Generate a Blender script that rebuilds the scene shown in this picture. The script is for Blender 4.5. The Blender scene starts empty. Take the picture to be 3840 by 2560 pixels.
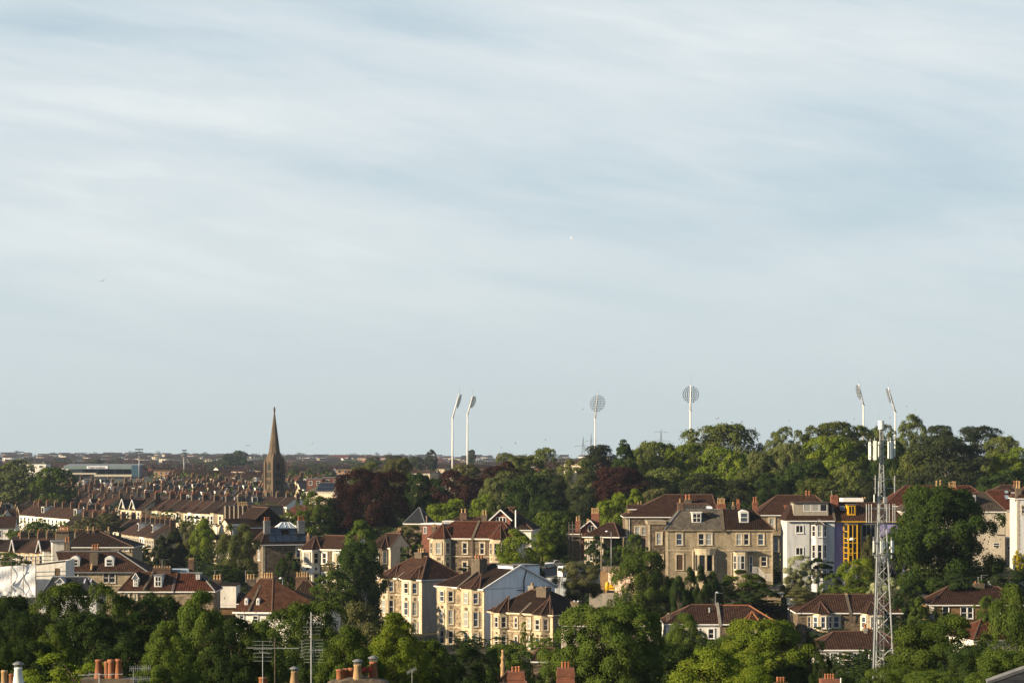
import bpy, math, random
import numpy as np
from mathutils import Vector, Matrix
R = math.radians
sc = bpy.context.scene
COL = sc.collection
random.seed(7); rng = np.random.default_rng(7)

# ------------------------------------------------------------------ camera, sky, sun, exposure
F, CX, YH = 8660.0, 1920.0, 1690.0          # focal length, centre column, eye level in pixels of the 3840 px photograph
cam_d = bpy.data.cameras.new('camera'); cam = bpy.data.objects.new('camera', cam_d); COL.objects.link(cam)
cam.location = (0, 0, 0); cam.rotation_euler = (R(90), 0, 0)
cam_d.sensor_width = 36; cam_d.lens = F/3840*36; cam_d.shift_y = (YH-1280)/3840
cam_d.clip_start = 1; cam_d.clip_end = 30000
sc.camera = cam
sc.view_settings.view_transform = 'Standard'; sc.view_settings.look = 'None'
sc.view_settings.exposure = 1.45; sc.view_settings.gamma = 1
SUN_EL, SUN_AZ = R(19), R(202)               # azimuth: direction towards the sun, counter-clockwise from +X
sd = Vector((math.cos(SUN_AZ)*math.cos(SUN_EL), math.sin(SUN_AZ)*math.cos(SUN_EL), math.sin(SUN_EL)))
sl = bpy.data.lights.new('sun', 'SUN'); sl.energy = 5.0; sl.angle = R(0.5); sl.color = (1.0, 0.79, 0.53)
so = bpy.data.objects.new('sun', sl); COL.objects.link(so); so.rotation_euler = sd.to_track_quat('Z', 'Y').to_euler()
so.location = (-300, 200, 300)

def build_world():
    w = bpy.data.worlds.new('World'); sc.world = w; w.use_nodes = True
    nt = w.node_tree; nt.nodes.clear(); L = nt.links.new
    def N(t, **k):
        n = nt.nodes.new(t)
        for a, b in k.items(): setattr(n, a, b)
        return n
    def M(op, a, b=None, c=None, clamp=False):
        n = N('ShaderNodeMath', operation=op, use_clamp=clamp)
        for i, x in enumerate((a, b, c)):
            if x is None: continue
            if isinstance(x, (int, float)): n.inputs[i].default_value = x
            else: L(x, n.inputs[i])
        return n.outputs[0]
    sky = N('ShaderNodeTexSky', sky_type='NISHITA', sun_disc=False, sun_elevation=SUN_EL, sun_rotation=R(90)-SUN_AZ,
            altitude=60, air_density=1.0, dust_density=0.6, ozone_density=2.0)
    tc = N('ShaderNodeTexCoord'); sep = N('ShaderNodeSeparateXYZ'); L(tc.outputs['Generated'], sep.inputs[0])
    # azimuth / elevation tangents seen looking north, good for any direction in front
    yy = M('MAXIMUM', M('ABSOLUTE', sep.outputs[1]), 0.05)
    ax = M('DIVIDE', sep.outputs[0], yy); el = M('DIVIDE', sep.outputs[2], yy)
    # cirrus: noise stretched along gently falling streaks
    def streak(sx, sz, rot, det, seed, dist=0.6):
        c, s = math.cos(rot), math.sin(rot); cmb = N('ShaderNodeCombineXYZ'); cmb.inputs[2].default_value = seed
        L(M('ADD', M('MULTIPLY', ax, c), M('MULTIPLY', el, s)), cmb.inputs[0]); L(M('SUBTRACT', M('MULTIPLY', el, c), M('MULTIPLY', ax, s)), cmb.inputs[1])
        mp = N('ShaderNodeMapping'); mp.inputs['Scale'].default_value = (sx, sz, 1)
        L(cmb.outputs[0], mp.inputs[0])
        n = N('ShaderNodeTexNoise'); n.inputs['Scale'].default_value = 1; n.inputs['Detail'].default_value = det
        n.inputs['Roughness'].default_value = 0.48; n.inputs['Distortion'].default_value = dist
        L(mp.outputs[0], n.inputs['Vector']); return n.outputs['Fac']
    def blob(px, py, rx, ry, rot, amp):
        cx, cy = (px-CX)/F, (YH-py)/F
        dx = M('SUBTRACT', ax, cx); dy = M('SUBTRACT', el, cy)
        c, s = math.cos(rot), math.sin(rot)
        a = M('DIVIDE', M('ADD', M('MULTIPLY', dx, c), M('MULTIPLY', dy, s)), rx/F)
        b = M('DIVIDE', M('SUBTRACT', M('MULTIPLY', dy, c), M('MULTIPLY', dx, s)), ry/F)
        r2 = M('ADD', M('MULTIPLY', a, a), M('MULTIPLY', b, b))
        return M('MULTIPLY', M('EXPONENT', M('MULTIPLY', r2, -1.0)), amp)
    n1 = streak(5.0, 22, -0.16, 4, 1.3, 0.5); n2 = streak(13, 75, -0.20, 6, 4.1, 0.7); n3 = streak(30, 150, -0.12, 5, 7.7, 0.4)
    cov = M('ADD', M('ADD', M('MULTIPLY', n1, 0.75), M('MULTIPLY', n2, 0.58)), M('MULTIPLY', n3, .30))
    cov = M('ADD', cov, -0.26)
    for b in CLOUDS:
        cov = M('ADD', cov, blob(*b))
    cov = M('ADD', M('MULTIPLY', cov, 0.92), 0.05)
    cov = M('MINIMUM', M('MAXIMUM', cov, 0.0), 1.0)
    fade = M('MULTIPLY', M('MINIMUM', M('MAXIMUM', M('DIVIDE', M('SUBTRACT', el, 0.005), 0.10), 0.0), 1.0), 1.0)
    cov = M('ADD', M('MULTIPLY', cov, fade), M('MULTIPLY', M('SUBTRACT', 1.0, fade), 0.42))
    # thin veil in front of the blue: keeps the whole sky pale
    skm = N('ShaderNodeMix', data_type='RGBA'); skm.inputs[0].default_value = 0.80
    sks = N('ShaderNodeVectorMath', operation='SCALE'); L(sky.outputs[0], sks.inputs[0]); sks.inputs['Scale'].default_value = 0.10
    L(sks.outputs[0], skm.inputs[6]); skm.inputs[7].default_value = (0.475, 0.615, 0.705, 1)
    cr = N('ShaderNodeMix', data_type='RGBA'); L(cov, cr.inputs[0]); L(skm.outputs[2], cr.inputs[6]); cr.inputs[7].default_value = (0.785, 0.83, 0.84, 1)
    # paler, slightly warmer air close to the horizon and towards the sun
    hz = M('EXPONENT', M('MULTIPLY', M('MAXIMUM', el, 0.0), -22.0))
    h2 = N('ShaderNodeMix', data_type='RGBA'); L(M('MULTIPLY', hz, 0.80), h2.inputs[0]); L(cr.outputs[2], h2.inputs[6]); h2.inputs[7].default_value = (0.56, 0.625, 0.615, 1)
    up = M('MINIMUM', M('MAXIMUM', M('DIVIDE', M('SUBTRACT', sep.outputs[2], 0.24), 0.5), 0.0), 1.0)
    zn = N('ShaderNodeMix', data_type='RGBA'); L(up, zn.inputs[0]); L(h2.outputs[2], zn.inputs[6]); zn.inputs[7].default_value = (0.17, 0.27, 0.42, 1)
    bg = N('ShaderNodeBackground'); L(zn.outputs[2], bg.inputs[0]); bg.inputs[1].default_value = 0.385
    out = N('ShaderNodeOutputWorld'); L(bg.outputs[0], out.inputs[0])
# cirrus patches: centre px, py, half sizes, tilt, strength
CLOUDS = [(500, 420, 1300, 190, -0.10, .30), (500, 900, 1200, 220, -0.12, .28), (1700, 120, 520, 60, -0.2, -.50), (1250, 620, 700, 60, -0.20, -.30),
          (2350, 640, 800, 170, -0.10, -.34), (3550, 600, 520, 200, 0.08, -.34), (3000, 420, 500, 90, 0.0, -.12), (2900, 130, 1000, 130, -0.05, .22), (2100, 230, 500, 60, -0.25, .20),
          (800, 1080, 900, 120, -0.1, .22), (1900, 1050, 420, 35, -0.12, -.16), (150, 1000, 350, 60, 0.1, -.14), (450, 530, 420, 40, -0.12, -.16),
          (3400, 980, 700, 80, 0.1, .10), (200, 60, 500, 90, 0, -.25), (2700, 850, 700, 70, 0.0, -.12), (700, 120, 500, 40, -.08, -.12)]
build_world()

# ------------------------------------------------------------------ object helpers
def tag(o, label=None, cat=None, group=None, kind=None):
    if label: o['label'] = label
    if cat: o['category'] = cat
    if group: o['group'] = group
    if kind: o['kind'] = kind
    return o
def thing(name, label, cat, loc=(0, 0, 0), yaw=0.0, group=None):
    o = bpy.data.objects.new(name, None); COL.objects.link(o); o.location = loc; o.rotation_euler = (0, 0, yaw)
    o.empty_display_size = 0.5
    return tag(o, label, cat, group)
def copy_tree(o, parent=None):
    c = o.copy(); COL.objects.link(c); c.parent = parent
    for ch in list(o.children): copy_tree(ch, c)
    return c

class MB:
    """collects polygons; build() links ONE mesh object, with UVs in metres on every face"""
    def __init__(s): s.v = []; s.f = []; s.m = []; s.cur = 0
    def poly(s, pts):
        n = len(s.v); s.v += [tuple(p) for p in pts]; s.f.append(tuple(range(n, n+len(pts)))); s.m.append(s.cur)
    def box(s, a, b, T=None):
        (x0, y0, z0), (x1, y1, z1) = a, b
        p = [Vector(q) for q in ((x0,y0,z0),(x1,y0,z0),(x1,y1,z0),(x0,y1,z0),(x0,y0,z1),(x1,y0,z1),(x1,y1,z1),(x0,y1,z1))]
        if T: p = [T(q) for q in p]
        n = len(s.v); s.v += [tuple(q) for q in p]
        for f in ((0,3,2,1),(4,5,6,7),(0,1,5,4),(1,2,6,5),(2,3,7,6),(3,0,4,7)): s.f.append(tuple(n+i for i in f)); s.m.append(s.cur)
    def pbox(s, pl, a0, a1, z0, z1, d0, d1):
        P, t, nn = pl
        s.box((a0, d0, z0), (a1, d1, z1), lambda q: P + t*q.x + nn*q.y + Vector((0, 0, q.z)))
    def prism(s, pts, z0, z1, cap=True):
        n = len(pts)
        for i in range(n):
            a, b = pts[i], pts[(i+1) % n]
            s.poly([(a[0], a[1], z0), (b[0], b[1], z0), (b[0], b[1], z1), (a[0], a[1], z1)])
        if cap: s.poly([(p[0], p[1], z1) for p in pts])
    def tube(s, a, b, r0, r1=None, n=6, caps=True):
        r1 = r0 if r1 is None else r1
        a, b = Vector(a), Vector(b); d = (b-a)
        if d.length < 1e-6: return
        d.normalize(); x = d.orthogonal().normalized(); y = d.cross(x)
        k = len(s.v)
        for c, r in ((a, r0), (b, r1)):
            for i in range(n):
                t = 2*math.pi*i/n; s.v.append(tuple(c + x*math.cos(t)*r + y*math.sin(t)*r))
        for i in range(n):
            j = (i+1) % n; s.f.append((k+i, k+j, k+n+j, k+n+i)); s.m.append(s.cur)
        if caps:
            s.f.append(tuple(k+n+i for i in range(n))); s.m.append(s.cur); s.f.append(tuple(k+n-1-i for i in range(n))); s.m.append(s.cur)
    def lathe(s, c, prof, n=10):
        c = Vector(c); k = len(s.v)
        for r, z in prof:
            for i in range(n):
                t = 2*math.pi*i/n; s.v.append((c.x+r*math.cos(t), c.y+r*math.sin(t), c.z+z))
        for q in range(len(prof)-1):
            for i in range(n):
                j = (i+1) % n; s.f.append((k+q*n+i, k+q*n+j, k+(q+1)*n+j, k+(q+1)*n+i)); s.m.append(s.cur)
        s.f.append(tuple(k+(len(prof)-1)*n+i for i in range(n))); s.m.append(s.cur)
    def mesh(s, name, mats, smooth=False):
        me = bpy.data.meshes.new(name); me.from_pydata(s.v, [], s.f); me.update()
        mats = mats if isinstance(mats, (list, tuple)) else [mats]
        for m in mats: me.materials.append(m)
        if len(mats) > 1: me.polygons.foreach_set('material_index', s.m)
        uvl = me.uv_layers.new(name='UVMap')
        n = len(me.polygons)
        if n:
            nor = np.empty(n*3); me.polygons.foreach_get('normal', nor); nor = nor.reshape(n, 3)
            lt = np.empty(n, int); me.polygons.foreach_get('loop_total', lt)
            vi = np.empty(len(me.loops), int); me.loops.foreach_get('vertex_index', vi)
            co = np.array(s.v, float)[vi]; fn = np.repeat(nor, lt, axis=0)
            t = np.stack([-fn[:, 1], fn[:, 0], np.zeros(len(fn))], 1); ln = np.linalg.norm(t, axis=1)
            t[ln < 1e-4] = (1, 0, 0); t /= np.maximum(np.linalg.norm(t, axis=1), 1e-9)[:, None]
            b = np.cross(fn, t)
            uv = np.stack([(co*t).sum(1), (co*b).sum(1)], 1).astype(np.float32)
            uvl.data.foreach_set('uv', uv.ravel())
            if smooth: me.polygons.foreach_set('use_smooth', [True]*n)
        return me
    def build(s, name, mat, parent=None, smooth=False):
        o = bpy.data.objects.new(name, s.mesh(name, mat, smooth)); COL.objects.link(o); o.parent = parent; return o

# ------------------------------------------------------------------ materials
MAT = {}
def mat_nodes(name):
    m = bpy.data.materials.new(name); m.use_nodes = True; nt = m.node_tree; nt.nodes.clear(); MAT[name] = m
    out = nt.nodes.new('ShaderNodeOutputMaterial'); b = nt.nodes.new('ShaderNodeBsdfPrincipled'); nt.links.new(b.outputs[0], out.inputs[0])
    return m, nt, b, out
def col(c): return (c[0], c[1], c[2], 1)
def surf(name, c, c2=None, rough=0.85, scale=1.2, kind='noise', metal=0.0, spec=0.25, bump=0.0, vary=0.0, amt=1.0):
    """kind: noise | tile (pantile ribs + courses) | slate | rubble | ashlar | brick | planks | streak"""
    m, nt, b, out = mat_nodes(name); L = nt.links.new
    b.inputs['Roughness'].default_value = rough; b.inputs['Metallic'].default_value = metal; b.inputs['Specular IOR Level'].default_value = .06 if kind in ('tile', 'slate') else spec
    c2 = c2 or tuple(x*0.72 for x in c)
    tc = nt.nodes.new('ShaderNodeTexCoord'); uv = tc.outputs['UV']
    n = nt.nodes.new('ShaderNodeTexNoise'); n.inputs['Scale'].default_value = scale; n.inputs['Detail'].default_value = 6; n.inputs['Roughness'].default_value = .62
    mp = nt.nodes.new('ShaderNodeMapping'); L(uv, mp.inputs[0]); L(mp.outputs[0], n.inputs['Vector'])
    if kind in ('streak', 'ashlar', 'noise'): mp.inputs['Scale'].default_value = (1.6, 0.55, 1)
    rp = nt.nodes.new('ShaderNodeMapRange'); rp.inputs[1].default_value = .36; rp.inputs[2].default_value = .66; L(n.outputs['Fac'], rp.inputs[0])
    mx = nt.nodes.new('ShaderNodeMix'); mx.data_type = 'RGBA'; mx.inputs[6].default_value = col(c); mx.inputs[7].default_value = col(c2)
    am = nt.nodes.new('ShaderNodeMath'); am.operation = 'MULTIPLY'; am.inputs[1].default_value = amt; L(rp.outputs[0], am.inputs[0]); L(am.outputs[0], mx.inputs[0])
    cur = mx.outputs[2]; hgt = None
    def mul(facsock, lo, hi=1.0):
        nonlocal cur
        r = nt.nodes.new('ShaderNodeMapRange'); r.inputs[3].default_value = lo; r.inputs[4].default_value = hi; L(facsock, r.inputs[0])
        v = nt.nodes.new('ShaderNodeVectorMath'); v.operation = 'SCALE'; L(cur, v.inputs[0]); L(r.outputs[0], v.inputs['Scale']); cur = v.outputs[0]
    if kind == 'tile':
        w = nt.nodes.new('ShaderNodeTexWave'); w.bands_direction = 'X'; w.inputs['Scale'].default_value = 0.95; w.inputs['Distortion'].default_value = .25; w.inputs['Detail'].default_value = 1
        L(uv, w.inputs['Vector']); mul(w.outputs['Fac'], .62, 1.25); hgt = w.outputs['Fac']
        br = nt.nodes.new('ShaderNodeTexBrick'); br.offset = 0; br.inputs['Scale'].default_value = 1; br.inputs['Brick Width'].default_value = .33; br.inputs['Row Height'].default_value = .34
        br.inputs['Mortar Size'].default_value = .02; br.inputs['Color1'].default_value = (.62,)*3+(1,); br.inputs['Color2'].default_value = (1.3,)*3+(1,); br.inputs['Mortar'].default_value = (.45,)*3+(1,)
        L(uv, br.inputs['Vector'])
        v = nt.nodes.new('ShaderNodeMix'); v.data_type = 'RGBA'; v.blend_type = 'MULTIPLY'; v.inputs[0].default_value = .8; L(cur, v.inputs[6]); L(br.outputs['Color'], v.inputs[7]); cur = v.outputs[2]
    if kind in ('slate', 'brick', 'ashlar', 'planks'):
        bw, rh, ms, lo, hi, mo = {'slate': (.5, .25, .012, .7, 1.25, .6), 'brick': (.24, .085, .012, .65, 1.3, 1.35), 'ashlar': (.8, .33, .012, .82, 1.12, .7), 'planks': (.16, 3.0, .012, .7, 1.2, .3)}[kind]
        br = nt.nodes.new('ShaderNodeTexBrick'); br.inputs['Scale'].default_value = 1; br.inputs['Brick Width'].default_value = bw; br.inputs['Row Height'].default_value = rh
        br.inputs['Mortar Size'].default_value = ms; br.inputs['Color1'].default_value = (lo,)*3+(1,); br.inputs['Color2'].default_value = (hi,)*3+(1,); br.inputs['Mortar'].default_value = (mo,)*3+(1,)
        L(uv, br.inputs['Vector'])
        v = nt.nodes.new('ShaderNodeMix'); v.data_type = 'RGBA'; v.blend_type = 'MULTIPLY'; v.inputs[0].default_value = 1; L(cur, v.inputs[6]); L(br.outputs['Color'], v.inputs[7]); cur = v.outputs[2]
    if kind in ('ashlar', 'noise') and name.startswith(('render', 'ashlar', 'purple', 'pebble', 'church', 'concrete', 'stack')):
        n3 = nt.nodes.new('ShaderNodeTexNoise'); n3.inputs['Scale'].default_value = 1; n3.inputs['Detail'].default_value = 5; n3.inputs['Roughness'].default_value = .6
        m3 = nt.nodes.new('ShaderNodeMapping'); m3.inputs['Scale'].default_value = (1.9, .22, 1); L(uv, m3.inputs[0]); L(m3.outputs[0], n3.inputs['Vector'])
        r3 = nt.nodes.new('ShaderNodeMapRange'); r3.inputs[1].default_value = .35; r3.inputs[2].default_value = .6; L(n3.outputs['Fac'], r3.inputs[0]); mul(r3.outputs[0], .84, 1.05)
    if kind == 'rubble':
        vo = nt.nodes.new('ShaderNodeTexVoronoi'); vo.inputs['Scale'].default_value = 3.1; m2 = nt.nodes.new('ShaderNodeMapping'); m2.inputs['Scale'].default_value = (1, 1.7, 1)
        L(uv, m2.inputs[0]); L(m2.outputs[0], vo.inputs['Vector']); sp = nt.nodes.new('ShaderNodeSeparateColor'); L(vo.outputs['Color'], sp.inputs[0]); mul(sp.outputs[0], .55, 1.75)
    if vary:
        oi = nt.nodes.new('ShaderNodeObjectInfo'); mul(oi.outputs['Random'], 1-vary, 1+vary)
    L(cur, b.inputs['Base Color'])
    if bump and hgt is not None:
        bp = nt.nodes.new('ShaderNodeBump'); bp.inputs['Strength'].default_value = bump; bp.inputs['Distance'].default_value = .05; L(hgt, bp.inputs['Height']); L(bp.outputs[0], b.inputs['Normal'])
    return m
surf('tile_brown', (0.043,0.022,0.0145), (0.021,0.0125,0.0095), kind='tile', bump=.6, vary=.2)
surf('tile_dark', (0.023,0.0135,0.0095), (0.0135,0.0095,0.0075), kind='tile', bump=.6, vary=.2)
surf('tile_red', (0.072,0.0245,0.014), (0.04,0.0165,0.011), kind='tile', bump=.6, vary=.15)
surf('tile_plain', (0.054,0.0245,0.0145), (0.032,0.0165,0.011), kind='slate', vary=.15)
surf('tile_grey', (0.055,0.044,0.034), (0.036,0.03,0.025), kind='tile', bump=.5)
surf('slate', (0.02,0.0225,0.027), (0.013,0.015,0.018), kind='slate', rough=.6, vary=.2)
surf('slate_grey', (0.085,0.076,0.062), (0.05,0.045,0.038), kind='slate', rough=.8, scale=.8)
surf('ridge_tile', (0.085,0.045,0.03), (0.055,0.032,0.022), scale=3)
surf('lead', (0.136,0.143,0.149), (0.087,0.093,0.099), rough=.5, scale=2)
surf('render_white', (0.6,0.585,0.54), (0.46,0.44,0.4), scale=.7, amt=.8)
surf('render_cool', (0.4,0.415,0.43), (0.3,0.315,0.33), scale=.6, amt=.8)
surf('render_cream', (0.5,0.44,0.34), (0.4,0.345,0.26), scale=.6)
surf('render_tan', (0.4,0.345,0.285), (0.34,0.29,0.235), scale=.6)
surf('render_bluewhite', (.66,.70,.75), (.56,.60,.66), scale=.6, amt=.7)
surf('render_pink', (0.341,0.260,0.205), (0.260,0.192,0.149), kind='brick', scale=.6)
surf('render_beige', (0.36,0.33,0.27), (0.3,0.27,0.22), scale=.6)
surf('pebbledash', (0.248,0.229,0.192), (0.186,0.167,0.136), scale=9)
surf('purple_render', (0.2,0.18,0.35), (0.16,0.145,0.29), scale=.7)
surf('ashlar', (0.265,0.22,0.15), (0.165,0.135,0.09), kind='ashlar', scale=.4)
surf('ashlar_cream', (0.42,0.36,0.255), (0.3,0.245,0.165), kind='ashlar', scale=1.2)
surf('rubble', (0.096,0.073,0.048), (0.053,0.041,0.030), kind='rubble', scale=1.5)
surf('rubble_pale', (0.186,0.146,0.093), (0.093,0.074,0.053), kind='rubble', scale=.8)
surf('church_stone', (0.096,0.069,0.041), (0.053,0.040,0.026), kind='ashlar', scale=.25)
surf('brick_red', (0.125,0.048,0.03), (0.085,0.034,0.024), kind='brick')
surf('brick_brown', (0.124,0.077,0.037), (0.087,0.053,0.025), kind='brick')
surf('brick_stack', (0.085,0.05,0.032), (0.048,0.031,0.022), kind='brick', vary=.3)
surf('brick_orange', (0.15,0.058,0.034), (0.095,0.04,0.026), kind='brick')
surf('terracotta', (0.26,0.1,0.042), (0.15,0.065,0.034), scale=3, vary=.25)
surf('pot_buff', (0.3,0.2,0.1), (0.18,0.12,0.065), scale=3, vary=.25)
surf('stack_stone', (0.105,0.084,0.059), (0.050,0.041,0.031), scale=2.2)
surf('white_paint', (0.576,0.576,0.562), (0.504,0.504,0.497), rough=.5, scale=2, spec=.4)
surf('sheeting', (0.576,0.592,0.608), (0.480,0.504,0.544), rough=.6, scale=1.5)
surf('yellow_paint', (0.496,0.291,0.009), (0.434,0.248,0.007), rough=.45, spec=.4)
surf('yellow_machine', (0.465,0.279,0.007), (0.372,0.211,0.006), rough=.4)
surf('grey_metal', (0.211,0.223,0.229), (0.161,0.167,0.174), rough=.45, metal=.35, scale=3)
surf('galvanised', (0.3,0.32,0.32), (0.22,0.235,0.24), rough=.5, metal=.25, scale=4)
surf('antenna_shell', (0.544,0.592,0.560), (0.480,0.528,0.496), rough=.45, scale=2)
surf('lamp_dark', (0.062,0.081,0.093), (0.043,0.056,0.062), rough=.5)
surf('pole_pale', (0.496,0.496,0.480), (0.440,0.440,0.424), rough=.5, scale=.3)
surf('scaffold', (0.105,0.096,0.087), (0.062,0.050,0.037), rough=.6, scale=3)
surf('timber', (0.124,0.096,0.074), (0.074,0.059,0.046), kind='planks')
surf('timber_dark', (0.050,0.037,0.028), (0.031,0.025,0.019), kind='planks')
surf('corrugated', (0.211,0.236,0.260), (0.149,0.167,0.186), kind='planks', rough=.6)
surf('stadium_panel', (0.105,0.149,0.149), (0.087,0.124,0.124), rough=.6, scale=.2)
surf('stadium_blue', (0.019,0.056,0.093), (0.015,0.043,0.074), rough=.6)
surf('stadium_dark', (0.022,0.028,0.031), (0.012,0.019,0.022), kind='slate')
surf('concrete', (0.186,0.174,0.149), (0.136,0.124,0.105), scale=1)
surf('bark', (0.081,0.062,0.043), (0.043,0.034,0.025), scale=4)
surf('bark_pale', (0.186,0.161,0.124), (0.112,0.093,0.068), scale=4)
surf('asphalt', (0.044,0.044,0.046), (0.034,0.034,0.036), scale=2)
surf('ground', (0.030,0.036,0.017), (0.036,0.030,0.021), scale=.15)
surf('solar_panel', (0.007,0.011,0.020), (0.006,0.009,0.016), rough=.25, spec=.5)
surf('tarp_green', (0.012,0.136,0.074), (0.009,0.093,0.056), rough=.6)
surf('car_white', (0.434,0.446,0.459), (0.409,0.422,0.434), rough=.3, spec=.5)
surf('car_silver', (0.211,0.236,0.267), (0.186,0.211,0.248), rough=.3, spec=.5, metal=.3)
surf('car_dark', (0.019,0.019,0.022), (0.012,0.012,0.015), rough=.3, spec=.5)
surf('tyre', (0.012,0.012,0.012), (0.019,0.019,0.019), rough=.9)
surf('gull_white', (0.600,0.592,0.560), (0.480,0.480,0.480)); surf('gull_grey', (0.096,0.096,0.096), (0.072,0.072,0.072))
surf('ink', (0.024,0.032,0.064), (0.024,0.032,0.064)); surf('sign_white', (0.576,0.592,0.624), (0.560,0.576,0.608), amt=.2)
surf('red_paint', (0.279,0.037,0.019), (0.217,0.031,0.019))
def glass(name, c, rough=.12, spec=.5):
    m, nt, b, out = mat_nodes(name); b.inputs['Base Color'].default_value = col(c); b.inputs['Roughness'].default_value = rough; b.inputs['Specular IOR Level'].default_value = spec
glass('glass_dark', (.012,.014,.018)); glass('glass_pale', (.20,.21,.20), .3, .3); glass('glass_blue', (.035,.05,.075), .15); glass('door_brown', (.05,.030,.018), .6, .2)
glass('roof_glass', (.18,.23,.28), .12)
def leaf_mat(name, c, c2, trans=.12):
    m = bpy.data.materials.new(name); m.use_nodes = True; nt = m.node_tree; nt.nodes.clear(); MAT[name] = m; L = nt.links.new
    out = nt.nodes.new('ShaderNodeOutputMaterial'); at = nt.nodes.new('ShaderNodeAttribute'); at.attribute_name = 'tint'
    oi = nt.nodes.new('ShaderNodeObjectInfo')
    mx = nt.nodes.new('ShaderNodeMix'); mx.data_type = 'RGBA'; L(at.outputs['Fac'], mx.inputs[0]); mx.inputs[6].default_value = col(c); mx.inputs[7].default_value = col(c2)
    r = nt.nodes.new('ShaderNodeMapRange'); r.inputs[3].default_value = .82; r.inputs[4].default_value = 1.18; L(oi.outputs['Random'], r.inputs[0])
    v = nt.nodes.new('ShaderNodeVectorMath'); v.operation = 'SCALE'; L(mx.outputs[2], v.inputs[0]); L(r.outputs[0], v.inputs['Scale'])
    d = nt.nodes.new('ShaderNodeBsdfDiffuse'); L(v.outputs[0], d.inputs[0])
    t = nt.nodes.new('ShaderNodeBsdfTranslucent'); L(v.outputs[0], t.inputs[0])
    ms = nt.nodes.new('ShaderNodeMixShader'); ms.inputs[0].default_value = trans; L(d.outputs[0], ms.inputs[1]); L(t.outputs[0], ms.inputs[2])
    L(ms.outputs[0], out.inputs[0])
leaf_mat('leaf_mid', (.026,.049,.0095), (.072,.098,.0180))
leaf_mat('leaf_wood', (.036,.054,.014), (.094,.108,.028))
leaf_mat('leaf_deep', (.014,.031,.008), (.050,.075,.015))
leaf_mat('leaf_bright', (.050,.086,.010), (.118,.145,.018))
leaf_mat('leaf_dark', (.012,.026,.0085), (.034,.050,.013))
leaf_mat('leaf_olive', (0.048, 0.054, 0.022), (0.09, 0.09, 0.036))
leaf_mat('leaf_pale', (0.05, 0.068, 0.022), (0.095, 0.105, 0.036))
leaf_mat('leaf_copper', (0.0165, 0.0085, 0.0085), (0.036, 0.016, 0.012))
leaf_mat('leaf_cedar', (0.013, 0.022, 0.0105), (0.032, 0.037, 0.016), .1)
leaf_mat('leaf_conifer', (0.0135,0.0240,0.0120), (0.0338,0.0360,0.0150), .1)
leaf_mat('leaf_yellow', (0.3150,0.2475,0.0112), (0.1875,0.1875,0.0150))
leaf_mat('leaf_far', (0.028, 0.04, 0.018), (0.05, 0.06, 0.026))
leaf_mat('blossom', (0.0375,0.0750,0.0150), (0.3750,0.3750,0.2250))
for m in MAT.values(): m.diffuse_color = (.5, .5, .5, 1)

# ------------------------------------------------------------------ terrain
GPX = [-3000, 0, 700, 1200, 1700, 2150, 2600, 3100, 3600, 7000]
GT = [  # distance, ground height under each column of GPX (metres relative to the eye)
 (0,    [-18]*10), (60, [-19]*10), (110, [-21]*10), (170, [-23]*10),
 (230,  [-27,-27,-27,-27,-27,-27,-26.5,-26,-25.5,-25]),
 (300,  [-29,-29.5,-29.5,-30,-30,-29.5,-28.5,-27.5,-26.5,-26]),
 (350,  [-29,-29.5,-29,-29,-29.5,-28,-27,-26,-24.5,-24]),
 (400,  [-29,-29.5,-28,-27,-27,-24.5,-24.0,-24,-22.2,-22]),
 (450,  [-29.5,-30,-27,-25.5,-24.5,-22,-21.5,-21.5,-20.5,-20]),
 (520,  [-30.5,-31,-27,-25,-23,-20.5,-19.5,-19,-18,-18]),
 (600,  [-31,-31,-29,-26,-21,-17,-14.5,-13.5,-12.5,-12]),
 (680,  [-30.5,-30.5,-29.5,-27,-21,-14,-11,-10,-9,-9]),
 (780,  [-29,-29,-29,-28,-21,-13,-10,-9,-8,-8]),
 (900,  [-26.5,-27,-27,-26.5,-21,-13,-10,-9,-8,-8]),
 (1100, [-23,-23,-23.5,-23.5,-20,-13,-10,-9,-8,-8]),
 (1300, [-20,-20,-20.5,-21,-19,-13,-11,-10,-9,-9]),
 (1600, [-18,-18,-18.5,-19,-18,-14,-13,-12,-12,-12]),
 (1900, [-19,-19,-19.5,-20,-19,-17,-15,-14,-14,-14]),
 (2300, [-19.5,-19.5,-20,-21,-20,-18,-16,-15,-15,-15]),
 (3000, [-18.5,-18.5,-19,-21,-21,-20,-18,-16,-16,-16]),
 (3800, [-15.5,-15.5,-16,-18,-19.5,-19,-18,-17,-17,-17]),
 (4600, [-12.5,-12.5,-13.5,-16,-17.5,-17,-17,-17,-17,-17]),
 (5000, [-11,-11,-12.5,-15,-16.5,-16,-16,-16,-16,-16]),
 (5600, [-20]*10), (12000, [-60]*10)]
GD = np.array([g[0] for g in GT], float); GZ = np.array([g[1] for g in GT], float); GP = np.array(GPX, float)
def gz(X, Y):
    Yc = max(Y, 1.0); px = X/max(Yc, 90.0)*F + CX
    i = min(max(int(np.searchsorted(GD, Yc))-1, 0), len(GD)-2); j = min(max(int(np.searchsorted(GP, px))-1, 0), len(GP)-2)
    a = min(max((Yc-GD[i])/(GD[i+1]-GD[i]), 0), 1); b = min(max((px-GP[j])/(GP[j+1]-GP[j]), 0), 1)
    return float((GZ[i,j]*(1-b)+GZ[i,j+1]*b)*(1-a) + (GZ[i+1,j]*(1-b)+GZ[i+1,j+1]*b)*a)
def X_of(px, D): return (px-CX)/F*D
def at(px, py, D): return Vector((X_of(px, D), D, (YH-py)/F*D))

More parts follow.
